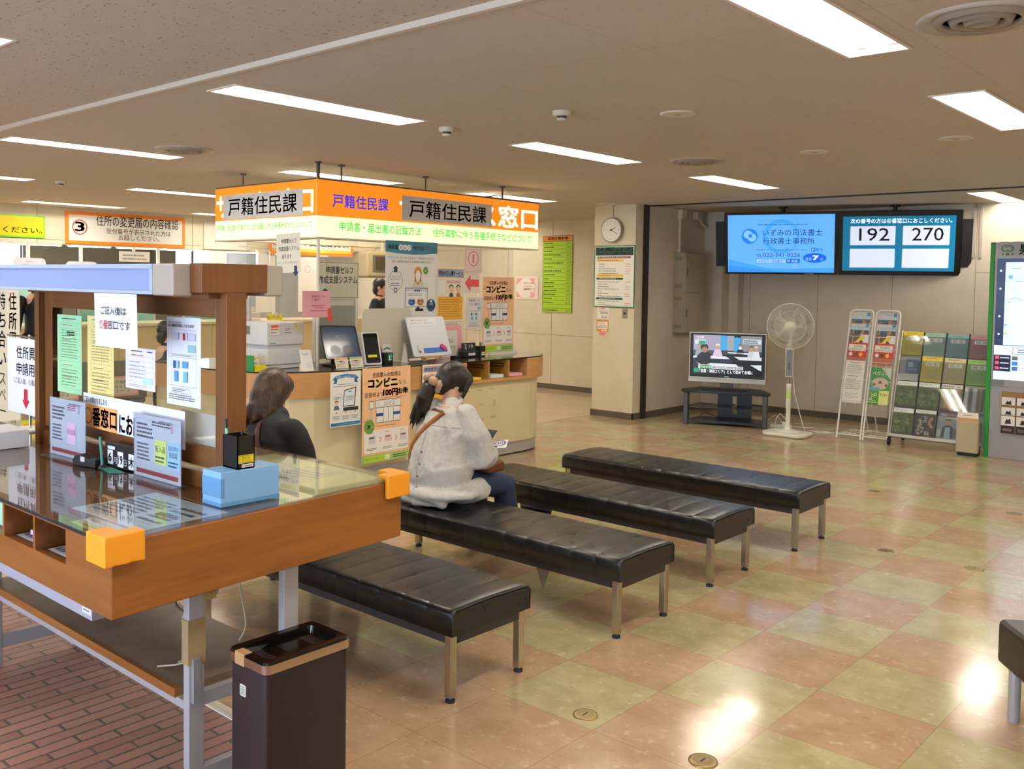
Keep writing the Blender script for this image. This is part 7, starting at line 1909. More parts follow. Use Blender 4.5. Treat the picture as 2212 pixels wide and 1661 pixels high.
for r_, z in enumerate((0.60, 0.50, 0.405)):
    MB(m('#8d6a3e', 0.5)).box(-2.362, -1.5, 9.85, 9.8835, z - 0.012, z + 0.04).build('leaflet_rail', t)
R2 = random.Random(2)
for r_, (z, h_) in enumerate(((0.52, 0.072), (0.425, 0.072), (0.25, 0.165))):
    for c_ in range(2):
        q = Sheet(0.115, h_, '#e6e4de', 0.004)
        q.poly([(0.03, h_ - 0.075), (0.045, h_ - 0.03), (0.06, h_ - 0.035), (0.075, h_ - 0.02), (0.085, h_ - 0.07)] if h_ > 0.1 else [(0.03, 0.005), (0.045, 0.04), (0.06, 0.03), (0.075, 0.045), (0.085, 0.005)], '#2c2a28', 2)
        if h_ > 0.1: q.rect(0, 0, 0.115, 0.075, '#2e2422', 2).fine(0.015, 0.02, 0.08, 0.03, 3, '#a89c8c', 3)
        tag(q.build('event_card', (-2.358 + 0.128 * c_, 9.845, z), UX), '%s event card in the %s column on the front of the map kiosk' % (('top', 'middle', 'large bottom')[r_], ('left', 'second')[c_]), 'card', 'event cards on the kiosk front')
# black shoes left on the floor behind the third bench
t = thing('black_shoe', 'black shoe on the floor by the far left leg of the third bench', 'shoe', (-4.19, 5.09, 0))
mb = MB(m('#191417', 0.4))
mb.tube([(-4.25, 5.08, 0.035), (-4.20, 5.09, 0.045), (-4.14, 5.105, 0.035), (-4.08, 5.12, 0.025), (-4.03, 5.13, 0.018)], [0.03, 0.036, 0.033, 0.026, 0.012], None, 10)
mb.tube([(-4.235, 5.08, 0.05), (-4.24, 5.08, 0.11)], [0.028, 0.012], None, 8)
mb.build('upper', t)
MB(M_BLACKM).box(-4.265, -4.03, 5.065, 5.13, 0.0, 0.012).build('sole', t)
# ------------------------------------------------------------------ service windows on the far left
HX = -12.996
def hsign(label, y0, z0, w, h, fn, bg, name='window_sign'):
    q = Sheet(w, h, bg, 0.012, 0.4)
    fn(q, w, h)
    return q.put(name, label, 'sign', (HX + 0.014, y0, z0), UY)
def s3(q, w, h):
    q.rect(0, 0, w, h, '#ee8420', 1).rect(0.045, 0.045, w - 0.09, h - 0.09, '#e6e4de', 2)
    q.ring(w * 0.11, h * 0.52, 0.105, 0.014, '#b8243a', 3).txt('3', w * 0.075, h * 0.35, 0.125, 0.18, '#b8243a', 3, bold=0.03)
    q.txt('住所の変更届の内容確認', w * 0.24, h * 0.58, w * 0.70, 0.16, '#2c2a2c', bold=0.008)
    q.txt('受付番号が表示された方は', w * 0.32, h * 0.35, w * 0.55, 0.085, '#c8384a', bold=0.006).txt('お越しください。', w * 0.42, h * 0.16, w * 0.35, 0.085, '#c8384a', bold=0.006)
hsign('white sign with orange frame and circled red 3 above the service windows', 5.72, 2.058, 1.79, 0.445, s3, '#ee8420')
def sy(q, w, h):
    q.rect(0, 0, w, h, '#7ad02c', 1).rect(0.02, 0.02, w - 0.04, h - 0.04, '#f2d414', 2)
    q.txt('住所変更などの届出書は', 0.08, h * 0.56, w * 0.56, h * 0.27, '#23230f', bold=0.012).txt('こちらへお出しください。', 0.16, h * 0.18, w - 0.2, h * 0.3, '#23230f', bold=0.012)
hsign('yellow sign with green border above the service windows at the left edge', 3.9, 2.115, 1.545, 0.295, sy, '#7ad02c')
hsign('blank white panel on the header behind the short side of the sign box', 7.83, 2.06, 0.84, 0.42, lambda q, w, h: q.rect(w * 0.72, h * 0.12, w * 0.2, h * 0.05, '#c2bdae', 2), '#d9d4c6')
def s4(q, w, h):
    q.rect(0, 0, w, h, '#ee8420', 1).rect(0.05, 0.05, w - 0.1, h - 0.1, '#e6e4de', 2).rect(0.05, 0.05, w - 0.1, 0.05, '#f0c84a', 3)
    q.ring(w * 0.07, h * 0.55, 0.10, 0.014, '#b8243a', 3)
    q.txt('住所の変更届受領', w * 0.16, h * 0.32, w * 0.78, h * 0.42, '#5a5854', bold=0.01)
hsign('orange framed window sign partly hidden behind the hanging paper notice and cream pole', 9.02, 2.02, 1.75, 0.45, s4, '#ee8420')
M_STRIP = m('#fff6e0', 0.5, emit=14)
for k, (a, b) in enumerate(((2.45, 3.62), (3.72, 4.88), (5.02, 5.72), (5.8, 6.42), (6.5, 7.7), (7.8, 9.0), (9.1, 10.3))):
    t = thing('strip_light', 'slim lit strip light under the header, number %d of the row from the left' % (k + 1), 'strip light', (-12.97, (a + b) / 2, 2.03), 0, 'strip lights under the service window header')
    t['label'] = 'slim strip light under the window header, %s' % ('left of the yellow sign', 'under the yellow sign', 'left end below the circled 3 sign', 'middle below the circled 3 sign', 'right end below the circled 3 sign', 'below the blank white panel', 'below the half hidden orange sign')[k]
    MB(m('#e6dfcc', 0.4)).box(-13.145, -13.06, a, b, 2.034, 2.0445).build('batten', t)
    MB(M_STRIP).box(-13.14, -13.065, a + 0.02, b - 0.02, 2.020, 2.0335).build('diffuser', t)
def qdisp(label, y, z, w):
    t = thing('queue_display', label, 'queue display', (-12.85, y, z), 0, 'white queue displays hung at the service windows')
    q = Sheet(w, 0.22, '#dfe0ee', 0.05, 0.3, corner=0.06)
    q.rect(w * 0.28, 0.05, w * 0.46, 0.085, '#3a4aa0', 1)
    for i in range(3): q.rect(w * (0.31 + 0.14 * i), 0.06, w * 0.11, 0.065, em('#c8d4fa', 0.9), 2)
    q.fine(w * 0.36, 0.165, w * 0.26, 0.016, 1, '#9a9cb0', 2)
    q.build('display_case', (-12.975, y - w / 2, z - 0.22), UY, parent=t)
    MB(m('#e4e2dc', 0.4)).lathe([(0.025, z - 0.01), (0.025, 2.01), (0.028, 2.02), (0.028, 2.0445)], (-13.028, y, 0), n=14).build('hanger', t)
qdisp('white queue display with blue digits hanging under the yellow sign', 5.24, 1.845, 0.42)
qdisp('white queue display with blue digits hanging left below the circled 3 sign', 5.95, 1.815, 0.42)
qdisp('white queue display whose top just shows right below the circled 3 sign', 7.10, 1.81, 0.42)
q = Sheet(0.46, 0.15, '#e0ded6', 0.01).fine(0.05, 0.02, 0.36, 0.1, 2, '#8c8a84', fill=0.5)
t = thing('hanging_card', 'small white card with two lines of print hanging under the circled 3 sign', 'sign', (-12.8, 6.72, 1.9))
q.build('card', (-12.99, 6.49, 1.83), UY, parent=t)
MB(m('#e4e2dc', 0.4)).lathe([(0.02, 1.96), (0.02, 2.0445)], (-13.02, 6.72, 0), n=12).build('hanger', t)
for k, (a, b, lb) in enumerate(((7.94, 8.25, 'white fabric banner hanging under the header right of the desk canopy'), (8.79, 9.16, 'white fabric banner with a small circle hanging behind the hanging paper notice'), (9.62, 10.0, 'white fabric banner hanging behind the cream pole of the booth'))):
    q = Sheet(b - a, 0.962, '#e9e4de', 0.006).ring((b - a) / 2, 0.72, 0.06, 0.006, '#8a8ab0', 2)
    q.put('fabric_banner', lb, 'banner', (-13.015, a, 1.07), UY, group=None)
    tag(MB(m('#d9d6cc', 0.4)).tube([(-13.02, a, 2.0384), (-13.02, b, 2.0384)], 0.006).build('banner_rod'), 'thin rod carrying the white fabric banner, %s' % ('right of the desk canopy', 'behind the hanging paper notice', 'behind the cream pole')[k], 'rod')
# long service counter
t = thing('service_counter', 'long cream service counter under the window signs', 'counter', (-12.7, 4, 0))
MB(m('#d8c396', 0.5)).box(-12.95, -12.55, -2.5, 11.0, 0.0, 0.93).build('counter_body', t)
MB(m('#e4d6b4', 0.4)).box(-13.3, -12.48, -2.5, 11.0, 0.93, 0.965).build('counter_top', t)
for k in range(8):
    y = -1.0 + 1.45 * k
    MB(m('#b39a66', 0.5)).box(-12.5497, -12.5485, y, y + 0.01, 0.05, 0.90).build('panel_joint', t)
tp = MB(m('#8fc4b4', 0.6))
for k, (a, b, lb) in enumerate(((4.2, 5.75, 'teal partition panel behind the service counter at the left'), (6.1, 7.3, 'teal partition panel behind the service counter seen through the desk screen'), (7.75, 8.6, 'teal partition panel behind the service counter near the desk post'))):
    o = thing('partition_panel', lb, 'partition', (-13.5, (a + b) / 2, 0), 0)
    MB(m('#8fc0b2', 0.6)).box(-13.52, -13.48, a, b, 0.1, 1.5).build('fabric_panel', o)
    MB(m('#c9c9c4', 0.4)).box(-13.53, -13.47, a, a + 0.03, 0.0, 1.51).box(-13.53, -13.47, b - 0.03, b, 0.0, 1.51).box(-13.53, -13.47, a, b, 1.5, 1.53).build('panel_frame', o)
t = thing('desk_printer', 'small white printer on the far service counter left of the pink note', 'printer', (-12.75, 8.35, 0.966))
MB(m('#d9d8d2', 0.4)).box(-12.95, -12.6, 8.15, 8.6, 0.9655, 1.09).build('body', t, bevel=0.01)
MB(m('#e0dfda', 0.4)).box(-12.93, -12.62, 8.17, 8.52, 1.09, 1.17).build('lid', t, bevel=0.01)
MB(m('#2c2c2e', 0.5)).box(-12.6205, -12.6185, 8.2, 8.42, 1.10, 1.14).build('paper_slot', t)
t = thing('tape_dispenser', 'yellow tape dispenser on the far service counter beside the small printer', 'tape dispenser', (-12.6, 8.85, 0.966))
MB(m('#e6cf1c', 0.4)).box(-12.66, -12.56, 8.75, 8.98, 0.9655, 1.0).box(-12.66, -12.56, 8.75, 8.81, 1.0, 1.06).box(-12.66, -12.56, 8.93, 8.98, 1.0, 1.05).build('body', t, bevel=0.006)
MB(m('#efe9d0', 0.4)).lathe([(0.045, -0.02), (0.045, 0.02)], (-12.61, 8.87, 1.046), n=20, axis=(1, 0, 0)).build('tape_roll', t)
t = thing('office_cabinet', 'beige office cabinet far behind the service windows', 'cabinet', (-17.5, 8.0, 0))
MB(m('#a39a84', 0.6)).box(-17.95, -17.5, 7.3, 9.4, 0, 1.75).build('cabinet_body', t)
MB(m('#8b826c', 0.6)).box(-17.4995, -17.495, 8.34, 8.36, 0.02, 1.73).build('door_gap', t)
t = thing('office_pillar', 'grey office pillar between the far windows', 'pillar', (-17.6, 7.5, 0))
MB(m('#9a9486', 0.7)).box(-17.95, -17.55, 9.5, 9.95, 0, ZC).build('pillar_shaft', t)
# grey waiting chairs with pink framed signs
def wait_chair(label, y, sl):
    t = thing('waiting_chair', label, 'chair', (-8.6, y, 0), 0, 'grey waiting chairs left of the booth')
    g = m('#6f6a62', 0.6)
    MB(g).box(-9.02, -8.58, y - 0.25, y + 0.25, 0.40, 0.45).build('seat', t, bevel=0.015)
    MB(g).box(-8.60, -8.555, y - 0.25, y + 0.25, 0.45, 0.82).build('backrest', t, bevel=0.012)
    for lx in (-8.98, -8.6):
        for ly in (y - 0.22, y + 0.22):
            MB(M_STEEL).lathe([(0.012, 0), (0.012, 0.40)], (lx, ly, 0), n=10).build('leg', t)
    q = Sheet(0.32, 0.19, '#eaa09a', 0.003).rect(0.02, 0.02, 0.28, 0.15, '#e2d6ba', 1)
    q.txt('住民異動専用', 0.05, 0.115, 0.22, 0.04, '#4a4a44').txt('待ち合い', 0.08, 0.072, 0.16, 0.04, '#4a4a44').txt('スペース', 0.09, 0.03, 0.14, 0.04, '#4a4a44')
    q.put('seat_sign', sl, 'sign', (-8.55, y - 0.16, 0.48), UY, group='pink framed signs on the grey chairs')
wait_chair('grey waiting chair seen through the desk glass, nearest the booth', 4.30, 'pink framed waiting space sign seen through the desk glass beside the yellow form')
wait_chair('grey waiting chair behind the left part of the desk screen', 3.72, 'pink framed waiting space sign behind the green form')
wait_chair('grey waiting chair at the left edge beyond the white box', 3.12, 'pink framed waiting space sign at the left edge above the white box')
# poster with a red car inside the booth flank
def p19(q, w, h):
    q.txt('⑲番に', w * 0.30, h * 0.80, w * 0.6, h * 0.09, '#c23a44', 3).rect(0, h * 0.62, w, h * 0.04, '#d87a80', 2).circ(w * 0.6, h * 0.48, w * 0.16, '#b09a84', 2, ry=h * 0.07)
    q.rect(w * 0.40, h * 0.16, w * 0.4, h * 0.08, '#b0323c', 3).rect(w * 0.46, h * 0.24, w * 0.24, h * 0.05, '#c4505a', 3).circ(w * 0.48, h * 0.15, w * 0.04, '#2c2c2c', 4).circ(w * 0.72, h * 0.15, w * 0.04, '#2c2c2c', 4)
    q.fine(w * 0.3, h * 0.32, w * 0.5, h * 0.1, 3, '#8c8478')
poster('cream poster with red car and number 19 behind the desk screen by its right post', 0, 0, 0, 0.36, 0.62, p19, bg='#e2dac6', u=UX, xy=(-7.30, 4.596, 0.912))
tag(MB(m('#c9cac8', 0.5)).box(-7.33, -6.91, 4.60, 4.62, 0.9115, 1.56).build('poster_stand'), 'pale upright panel carrying the poster with the red car', 'panel')
# standing banner and desk sign at the left
t = thing('standing_banner', 'cream standing banner with blue and red vertical lettering at the left edge', 'banner', (-6.3, 2.4, 0))
q = Sheet(0.62, 1.08, '#e2d9bd', 0.004)
q.vtxt('住所異動', 0.46, 0.985, 0.118, '#d0382c', 0.122, bold=0.015).vtxt('専用', 0.46, 0.49, 0.105, '#2c2a28', 0.11).vtxt('待ち合い', 0.29, 0.985, 0.118, '#2b4a86', 0.122, bold=0.01).vtxt('スペース', 0.30, 0.48, 0.10, '#2c2a28', 0.105)
q.build('banner_sheet', (-6.725, 2.40, 0.52), UX, parent=t)
MB(m('#c9c5b8', 0.4)).lathe([(0.012, 0.02), (0.012, 1.60)], (-6.41, 2.42, 0), n=10).tube([(-6.74, 2.41, 1.60), (-6.09, 2.41, 1.60)], 0.008).build('pole', t)
MB(m('#c9c5b8', 0.4)).box(-6.6, -6.2, 2.32, 2.52, 0.0, 0.02).build('foot', t)
t = thing('desk_sign', 'white desk sign with a red arrow pointing down on a steel pole', 'sign', (-4.42, 1.78, Z9))
q = Sheet(0.42, 0.345, '#e2e4ee', 0.003)
q.txt('住所異動', 0.105, 0.25, 0.27, 0.062, '#b0284e', bold=0.006).txt('申請用紙', 0.105, 0.175, 0.27, 0.062, '#23232c', bold=0.006).txt('（ご記入後、①番窓口へ）', 0.075, 0.135, 0.32, 0.03, '#4a4a55')
q.poly([(0.185, 0.115), (0.225, 0.115), (0.225, 0.065), (0.245, 0.065), (0.205, 0.025), (0.165, 0.065), (0.185, 0.065)], '#c22040', 3)
q.build('sign_sheet', (-4.635, 1.768, 0.972), UX, (0.035, 0.0, 1), parent=t)
MB(M_CHROME).lathe([(0.006, Z9 + 0.008), (0.006, 1.335)], (-4.42, 1.782, 0), n=12).tube([(-4.65, 1.776, 1.325), (-4.19, 1.776, 1.325)], 0.004).build('pole', t)
MB(m('#dcdcd8', 0.4)).box(-4.50, -4.34, 1.74, 1.86, Z9, Z9 + 0.008).build('base', t)
# ------------------------------------------------------------------ people
def mat_cloth(name, col, col2, scale=40, rough=0.8, bump=0.3):
    g = NT(name)
    n1 = g.noise(g.coord(), scale, 3, 0.6)
    n2 = g.noise(g.coord(scale=(1.0, 1.0, 0.45)), 11, 3, 0.55)
    g.set('Base Color', g.mix(g.ramp(n1, 0.3, 0.7), lin(col), lin(col2)))
    g.set('Roughness', rough)
    g.bump(g.math('ADD', g.math('MULTIPLY', n2, 1.0), g.math('MULTIPLY', n1, 0.03)), bump, 0.02)
    return g.mat
def mat_hair(name, c1, c2):
    g = NT(name)
    n1 = g.noise(g.coord(scale=(1, 1, 0.12)), 90, 3, 0.6)
    g.set('Base Color', g.mix(g.ramp(n1, 0.35, 0.7), lin(c1), lin(c2)))
    g.set('Roughness', 0.38)
    g.bump(n1, 0.6, 0.006)
    return g.mat
M_SKIN = m('#d3a78c', 0.5)
H_DARK, H_BROWN = mat_hair('dark_hair', '#150f0d', '#2a1f1a'), mat_hair('brown_hair', '#2a1a10', '#553a22')
def head(mb, c, rz, pitch, s=1.0):
    """skull, jaw, nose, ears; the face looks along local +Y"""
    R = Matrix.Rotation(rz, 3, 'Z') @ Matrix.Rotation(-pitch, 3, 'X')
    W = lambda x, y, z: Vector(c) + R @ Vector((x * s, y * s, z * s))
    ball(mb, W(0, -0.008, 0.025), (0.073 * s, 0.090 * s, 0.088 * s), R)
    ball(mb, W(0, 0.028, -0.045), (0.056 * s, 0.062 * s, 0.066 * s), R)
    capsule(mb, [W(0, 0.083, 0.02), W(0, 0.098, -0.018)], [0.009 * s, 0.014 * s], 10)
    capsule(mb, [W(-0.018, 0.082, -0.05), W(0.018, 0.082, -0.05)], [0.008 * s, 0.008 * s], 8)
    capsule(mb, [W(-0.03, 0.079, 0.028), W(0.03, 0.079, 0.028)], [0.010 * s, 0.010 * s], 8)
    for sx in (-1, 1):
        ball(mb, W(0.073 * sx, -0.006, -0.005), (0.010 * s, 0.020 * s, 0.032 * s), R, 10)
    return W, R
def eyes(W, parent, s=1.0):
    for sx in (-1, 1):
        e = MB(m('#f0ebe6', 0.3))
        ball(e, W(0.031 * sx, 0.074, 0.012), (0.011 * s, 0.007 * s, 0.006 * s), None, 10)
        e.build('eye', parent)
def hand(mb, wrist, palm, fingers, thumb, s=1.0):
    """palm from the wrist, four separate fingers and a side thumb given as joint lists"""
    capsule(mb, [wrist, palm], [(0.020 * s, 0.017 * s), (0.034 * s, 0.014 * s)], 12)
    for f in fingers: capsule(mb, f, [0.0085 * s, 0.0078 * s, 0.007 * s][:len(f)], 8)
    capsule(mb, thumb, [0.011 * s, 0.0095 * s, 0.008 * s][:len(thumb)], 8)

# ---- woman in the white blouse, seated on the second bench and facing the back wall
wx, wy = -3.72, 3.72
P_ = thing('person', 'seated woman in a loose white blouse with a dark ponytail looking down at a phone', 'person', (wx, wy, 0.37))
body = MB(M_SKIN)
HW, HR = head(body, (-3.785, 3.885, 1.012), math.radians(-18), math.radians(32), 0.95)
capsule(body, [(-3.735, 3.80, 0.88), (-3.75, 3.83, 0.92), (-3.768, 3.855, 0.97)], [0.052, 0.046, 0.048])
capsule(body, [(wx, wy, 0.49), (wx, wy + 0.01, 0.62), (wx, wy + 0.05, 0.76), (wx, wy + 0.08, 0.85)], [(0.14, 0.11), (0.115, 0.09), (0.14, 0.10), (0.12, 0.075)])
for sx in (-1, 1):
    sh = Vector((wx + 0.155 * sx, wy + 0.085, 0.855))
    el = Vector((wx + (0.20 if sx > 0 else 0.19) * sx, wy + 0.125, 0.625))
    wr = Vector((wx + 0.115 * sx, wy + 0.285, 0.655))
    capsule(body, [sh, (sh + el) / 2, el, (el + wr) / 2, wr], [0.034, 0.036, 0.034, 0.030, 0.022])
    capsule(body, [(wx + 0.09 * sx, wy + 0.03, 0.458), (wx + 0.105 * sx, wy + 0.22, 0.455), (wx + 0.115 * sx, wy + 0.40, 0.43), (wx + 0.115 * sx, wy + 0.43, 0.24), (wx + 0.115 * sx, wy + 0.45, 0.09)], [0.078, 0.072, 0.055, 0.05, 0.036])
    capsule(body, [(wx + 0.115 * sx, wy + 0.44, 0.05), (wx + 0.12 * sx, wy + 0.60, 0.035)], [0.036, 0.03])
    d = 1 if sx > 0 else -1
    pm = Vector((wx + 0.085 * sx, wy + 0.335, 0.672))
    fs_ = []
    for k in range(4):
        b0_ = pm + Vector((-0.006 * sx, 0.012 + 0.004 * k, 0.024 - 0.019 * k))
        ln = (0.034, 0.038, 0.036, 0.028)[k]
        fs_.append([b0_, b0_ + Vector((-0.75 * ln * sx, 0.5 * ln, 0.004)), b0_ + Vector((-1.5 * ln * sx, -0.1 * ln, 0.006))])
    hand(body, wr, pm, fs_, [pm + Vector((-0.004 * sx, -0.012, 0.022)), pm + Vector((-0.026 * sx, -0.022, 0.045)), pm + Vector((-0.052 * sx, -0.012, 0.05))])
fuse(body, 'body', P_, 0.0045, 3)
eyes(HW, P_)
M_BLOUSE = mat_cloth('white_blouse', '#d9d9d6', '#c9cac8', 60, 0.85, 0.3)
bl = MB(M_BLOUSE)
capsule(bl, [(wx + 0.01, wy - 0.005, 0.535), (wx, wy - 0.005, 0.56), (wx - 0.005, wy + 0.01, 0.64), (wx - 0.005, wy + 0.045, 0.76), (wx - 0.005, wy + 0.075, 0.845), (wx - 0.01, wy + 0.095, 0.89)],
        [(0.205, 0.16), (0.195, 0.155), (0.18, 0.145), (0.172, 0.125), (0.145, 0.09), (0.075, 0.06)], 26)
ball(bl, (wx + 0.02, wy - 0.01, 0.44), (0.245, 0.195, 0.06), None, 24)
ball(bl, (wx + 0.08, wy + 0.13, 0.44), (0.14, 0.16, 0.085), None, 18)
capsule(bl, [(wx - 0.15, wy - 0.13, 0.402), (wx - 0.02, wy - 0.17, 0.402), (wx + 0.15, wy - 0.12, 0.402)], [0.03, 0.03, 0.03], 10)
for sx in (-1, 1):
    sh = Vector((wx + 0.135 * sx, wy + 0.075, 0.865))
    el = Vector((wx + (0.205 if sx > 0 else 0.19) * sx, wy + 0.12, 0.63))
    wr = Vector((wx + 0.145 * sx, wy + 0.25, 0.648))
    capsule(bl, [sh, sh * 0.5 + el * 0.5 + Vector((0.02 * sx, -0.01, 0)), el, (el + wr) / 2 + Vector((0, 0, -0.012)), wr], [0.062, 0.075, 0.082, 0.074, 0.042], 18)
blouse = fuse(bl, 'blouse', P_, 0.007, 8, 0.03, 0.17)
_tx = bpy.data.textures.new('creases', 'MARBLE')
_tx.noise_scale, _tx.turbulence, _tx.noise_depth = 0.13, 9.0, 2
_d = blouse.modifiers.new('creases', 'DISPLACE')
_d.texture, _d.strength, _d.mid_level, _d.texture_coords = _tx, 0.009, 0.5, 'LOCAL'
# collar and back details
MB(M_BLOUSE).tube([(-3.74 + 0.062 * math.cos(a), 3.822 + 0.058 * math.sin(a), 0.918 + 0.018 * math.sin(a)) for a in [2 * math.pi * i / 20 for i in range(21)]], 0.014, None, 8).build('collar', P_)
jn = MB(mat_cloth('blue_jeans', '#27395a', '#1c2a46', 80, 0.8, 0.2))
for sx in (-1, 1):
    capsule(jn, [(wx + 0.085 * sx, wy + 0.02, 0.468), (wx + 0.105 * sx, wy + 0.22, 0.46), (wx + 0.12 * sx, wy + 0.41, 0.425), (wx + 0.12 * sx, wy + 0.445, 0.25), (wx + 0.12 * sx, wy + 0.46, 0.10)], [0.09, 0.086, 0.072, 0.068, 0.06], 18)
capsule(jn, [(wx, wy, 0.475), (wx, wy + 0.05, 0.47)], [(0.16, 0.098), (0.15, 0.09)], 18)
fuse(jn, 'jeans', P_, 0.009, 4)
for sx in (-1, 1):
    s_ = MB(m('#2a2624', 0.5))
    capsule(s_, [(wx + 0.12 * sx, wy + 0.425, 0.045), (wx + 0.12 * sx, wy + 0.53, 0.045), (wx + 0.122 * sx, wy + 0.64, 0.036)], [0.044, 0.044, 0.034], 14)
    s_.build('shoe', P_)
hr = MB(H_DARK)
ball(hr, HW(0, -0.020, 0.035), (0.088, 0.103, 0.098), HR, 24)
ball(hr, HW(0, -0.06, -0.02), (0.072, 0.06, 0.075), HR, 18)
for sx in (-1, 1):
    capsule(hr, [HW(0.072 * sx, 0.045, 0.06), HW(0.080 * sx, 0.055, 0.0), HW(0.076 * sx, 0.062, -0.06), HW(0.070 * sx, 0.07, -0.105)], [0.02, 0.014, 0.009, 0.004], 8)
ball(hr, HW(0, 0.012, 0.062), (0.082, 0.088, 0.062), HR, 18)
tail0 = HW(-0.012, -0.108, -0.045)
tail = [tail0, tail0 + Vector((-0.012, -0.035, -0.03)), tail0 + Vector((-0.028, -0.055, -0.09)), tail0 + Vector((-0.045, -0.06, -0.15)), tail0 + Vector((-0.058, -0.056, -0.205))]
capsule(hr, tail, [0.034, 0.046, 0.05, 0.038, 0.012], 14)
R_ = random.Random(21)
for k in range(16):
    o_ = Vector((R_.uniform(-0.03, 0.03), R_.uniform(-0.02, 0.02), R_.uniform(-0.02, 0.01)))
    capsule(hr, [p + o_ * (0.5 + 0.5 * i) for i, p in enumerate(tail[1:])] + [tail[-1] + o_ * 2.2 + Vector((-0.012, 0, -0.03))], [0.014, 0.014, 0.012, 0.008, 0.003], 6)
fuse(hr, 'hair', P_, 0.006, 2)
for k in range(9):
    a = Vector((R_.uniform(-0.004, 0.004), R_.uniform(-0.004, 0.004), 0))
scr = MB(mat_cloth('beige_scrunchie', '#d0b79c', '#bda284', 70, 0.8, 0.3))
pts, rr_ = [], []
ax = (tail[1] - tail[0]).normalized()
e1 = ax.orthogonal().normalized(); e2 = ax.cross(e1)
for k in range(37):
    w = 2 * math.pi * k / 36
    pts.append(tail0 + ax * (0.012 + 0.007 * math.sin(5 * w)) + (e1 * math.cos(w) + e2 * math.sin(w)) * (0.048 + 0.007 * math.sin(7 * w)))
    rr_.append(0.023 + 0.006 * math.sin(9 * w))
scr.tube(pts, rr_, None, 10, cap=False).build('scrunchie', P_)
# find the back of the blouse to sew on buttons and lay the bag strap
bpy.context.view_layer.update()
from mathutils.bvhtree import BVHTree
_dg = bpy.context.evaluated_depsgraph_get()
_ev = blouse.evaluated_get(_dg)
_me = _ev.to_mesh()
_bv = BVHTree.FromPolygons([_ev.matrix_world @ v.co for v in _me.vertices], [tuple(p.vertices) for p in _me.polygons])
_ev.to_mesh_clear()
def back(x, z, y_from=2.8):
    h = _bv.ray_cast(Vector((x, y_from, z)), Vector((0, 1, 0)))
    return h[0] if h[0] is not None else Vector((x, wy - 0.12, z))
for z in (0.665, 0.60, 0.535, 0.475):
    p = back(wx - 0.012, z)
    MB(m('#6a665e', 0.4)).lathe([(0.0065, 0), (0.006, 0.003), (0.0, 0.0035)], p + Vector((0, 0.0005, 0)), n=12, axis=(0, -1, 0)).build('button', P_)
s_ = MB(m('#b9b9b4', 0.85))
s_.tube([back(wx - 0.15 + 0.03 * k, 0.80 + 0.008 * math.sin(math.pi * k / 10)) + Vector((0, -0.001, 0)) for k in range(11)], 0.0028, None, 5)
s_.build('yoke_seam', P_)
s_ = MB(m('#b4b4af', 0.85))
s_.tube([back(wx - 0.024, 0.43 + 0.025 * k) + Vector((0, -0.0008, 0)) for k in range(15)], 0.0022, None, 5)
s_.build('placket_seam', P_)
BG = thing('shoulder_bag', 'brown crossbody bag with a tan leather strap worn by the seated woman', 'bag', (-3.55, 3.93, 0.5))
path = [(-3.648, 0.905), (-3.68, 0.878), (-3.72, 0.838), (-3.765, 0.79), (-3.81, 0.735), (-3.85, 0.675), (-3.88, 0.615), (-3.90, 0.57)]
ctr = [back(x, z) for x, z in path]
ctr = ctr + [Vector((-3.915, 3.70, 0.53))]
st = MB(m('#a9713c', 0.45))
vs, fs = [], []
for i, p in enumerate(ctr):
    t_ = (ctr[min(i + 1, len(ctr) - 1)] - ctr[max(i - 1, 0)]).normalized()
    nrm = Vector((0, -1, 0)) if 0 < i < len(ctr) - 1 else Vector((0, -0.8, 0.6)) if i == 0 else Vector((-0.8, -0.6, 0))
    sd = t_.cross(nrm).normalized() * 0.013
    for k_ in (0.004, 0.013):
        vs += [p + nrm * k_ - sd, p + nrm * k_ + sd]
for i in range(len(ctr) - 1):
    a = 4 * i
    fs += [(a + 2, a + 3, a + 7, a + 6), (a, a + 4, a + 5, a + 1), (a, a + 2, a + 6, a + 4), (a + 1, a + 5, a + 7, a + 3)]
st.add(vs, fs, None, True).build('strap', BG)
MB(m('#6e4122', 0.45)).box(-3.60, -3.49, 3.885, 4.02, 0.535, 0.60).build('bag_body', BG, bevel=0.02, seg=3)
t = thing('phone', 'dark smartphone held by the seated woman', 'phone', (-3.67, 4.06, 0.72))
PH = Matrix.Translation((-3.665, 4.045, 0.70)) @ Matrix.Rotation(math.radians(18), 4, 'Z') @ Matrix.Rotation(math.radians(24), 4, 'X')
MB(m('#23262c', 0.25), PH).box(-0.038, 0.038, -0.07, 0.085, -0.004, 0.004).build('phone_body', t, bevel=0.004)
MB(m('#4a5262', 0.1), PH).box(-0.034, 0.034, -0.064, 0.079, 0.004, 0.0048).build('phone_screen', t)
q = Sheet(0.105, 0.10, '#f1f1f4', 0.0008)
q.ring(0.05, 0.058, 0.046, 0.008, '#2c3a86', 2, ry=0.036).txt('330', 0.022, 0.042, 0.056, 0.034, '#20202a', 3).rect(0.02, 0.01, 0.03, 0.018, '#2a2c44', 2)
q.put('queue_ticket', 'white queue ticket with the number 330 in the right hand of the seated woman', 'ticket', (-3.600, 3.990, 0.652), (0.86, 0.5, 0.10), (-0.5, 0.75, 0.30))

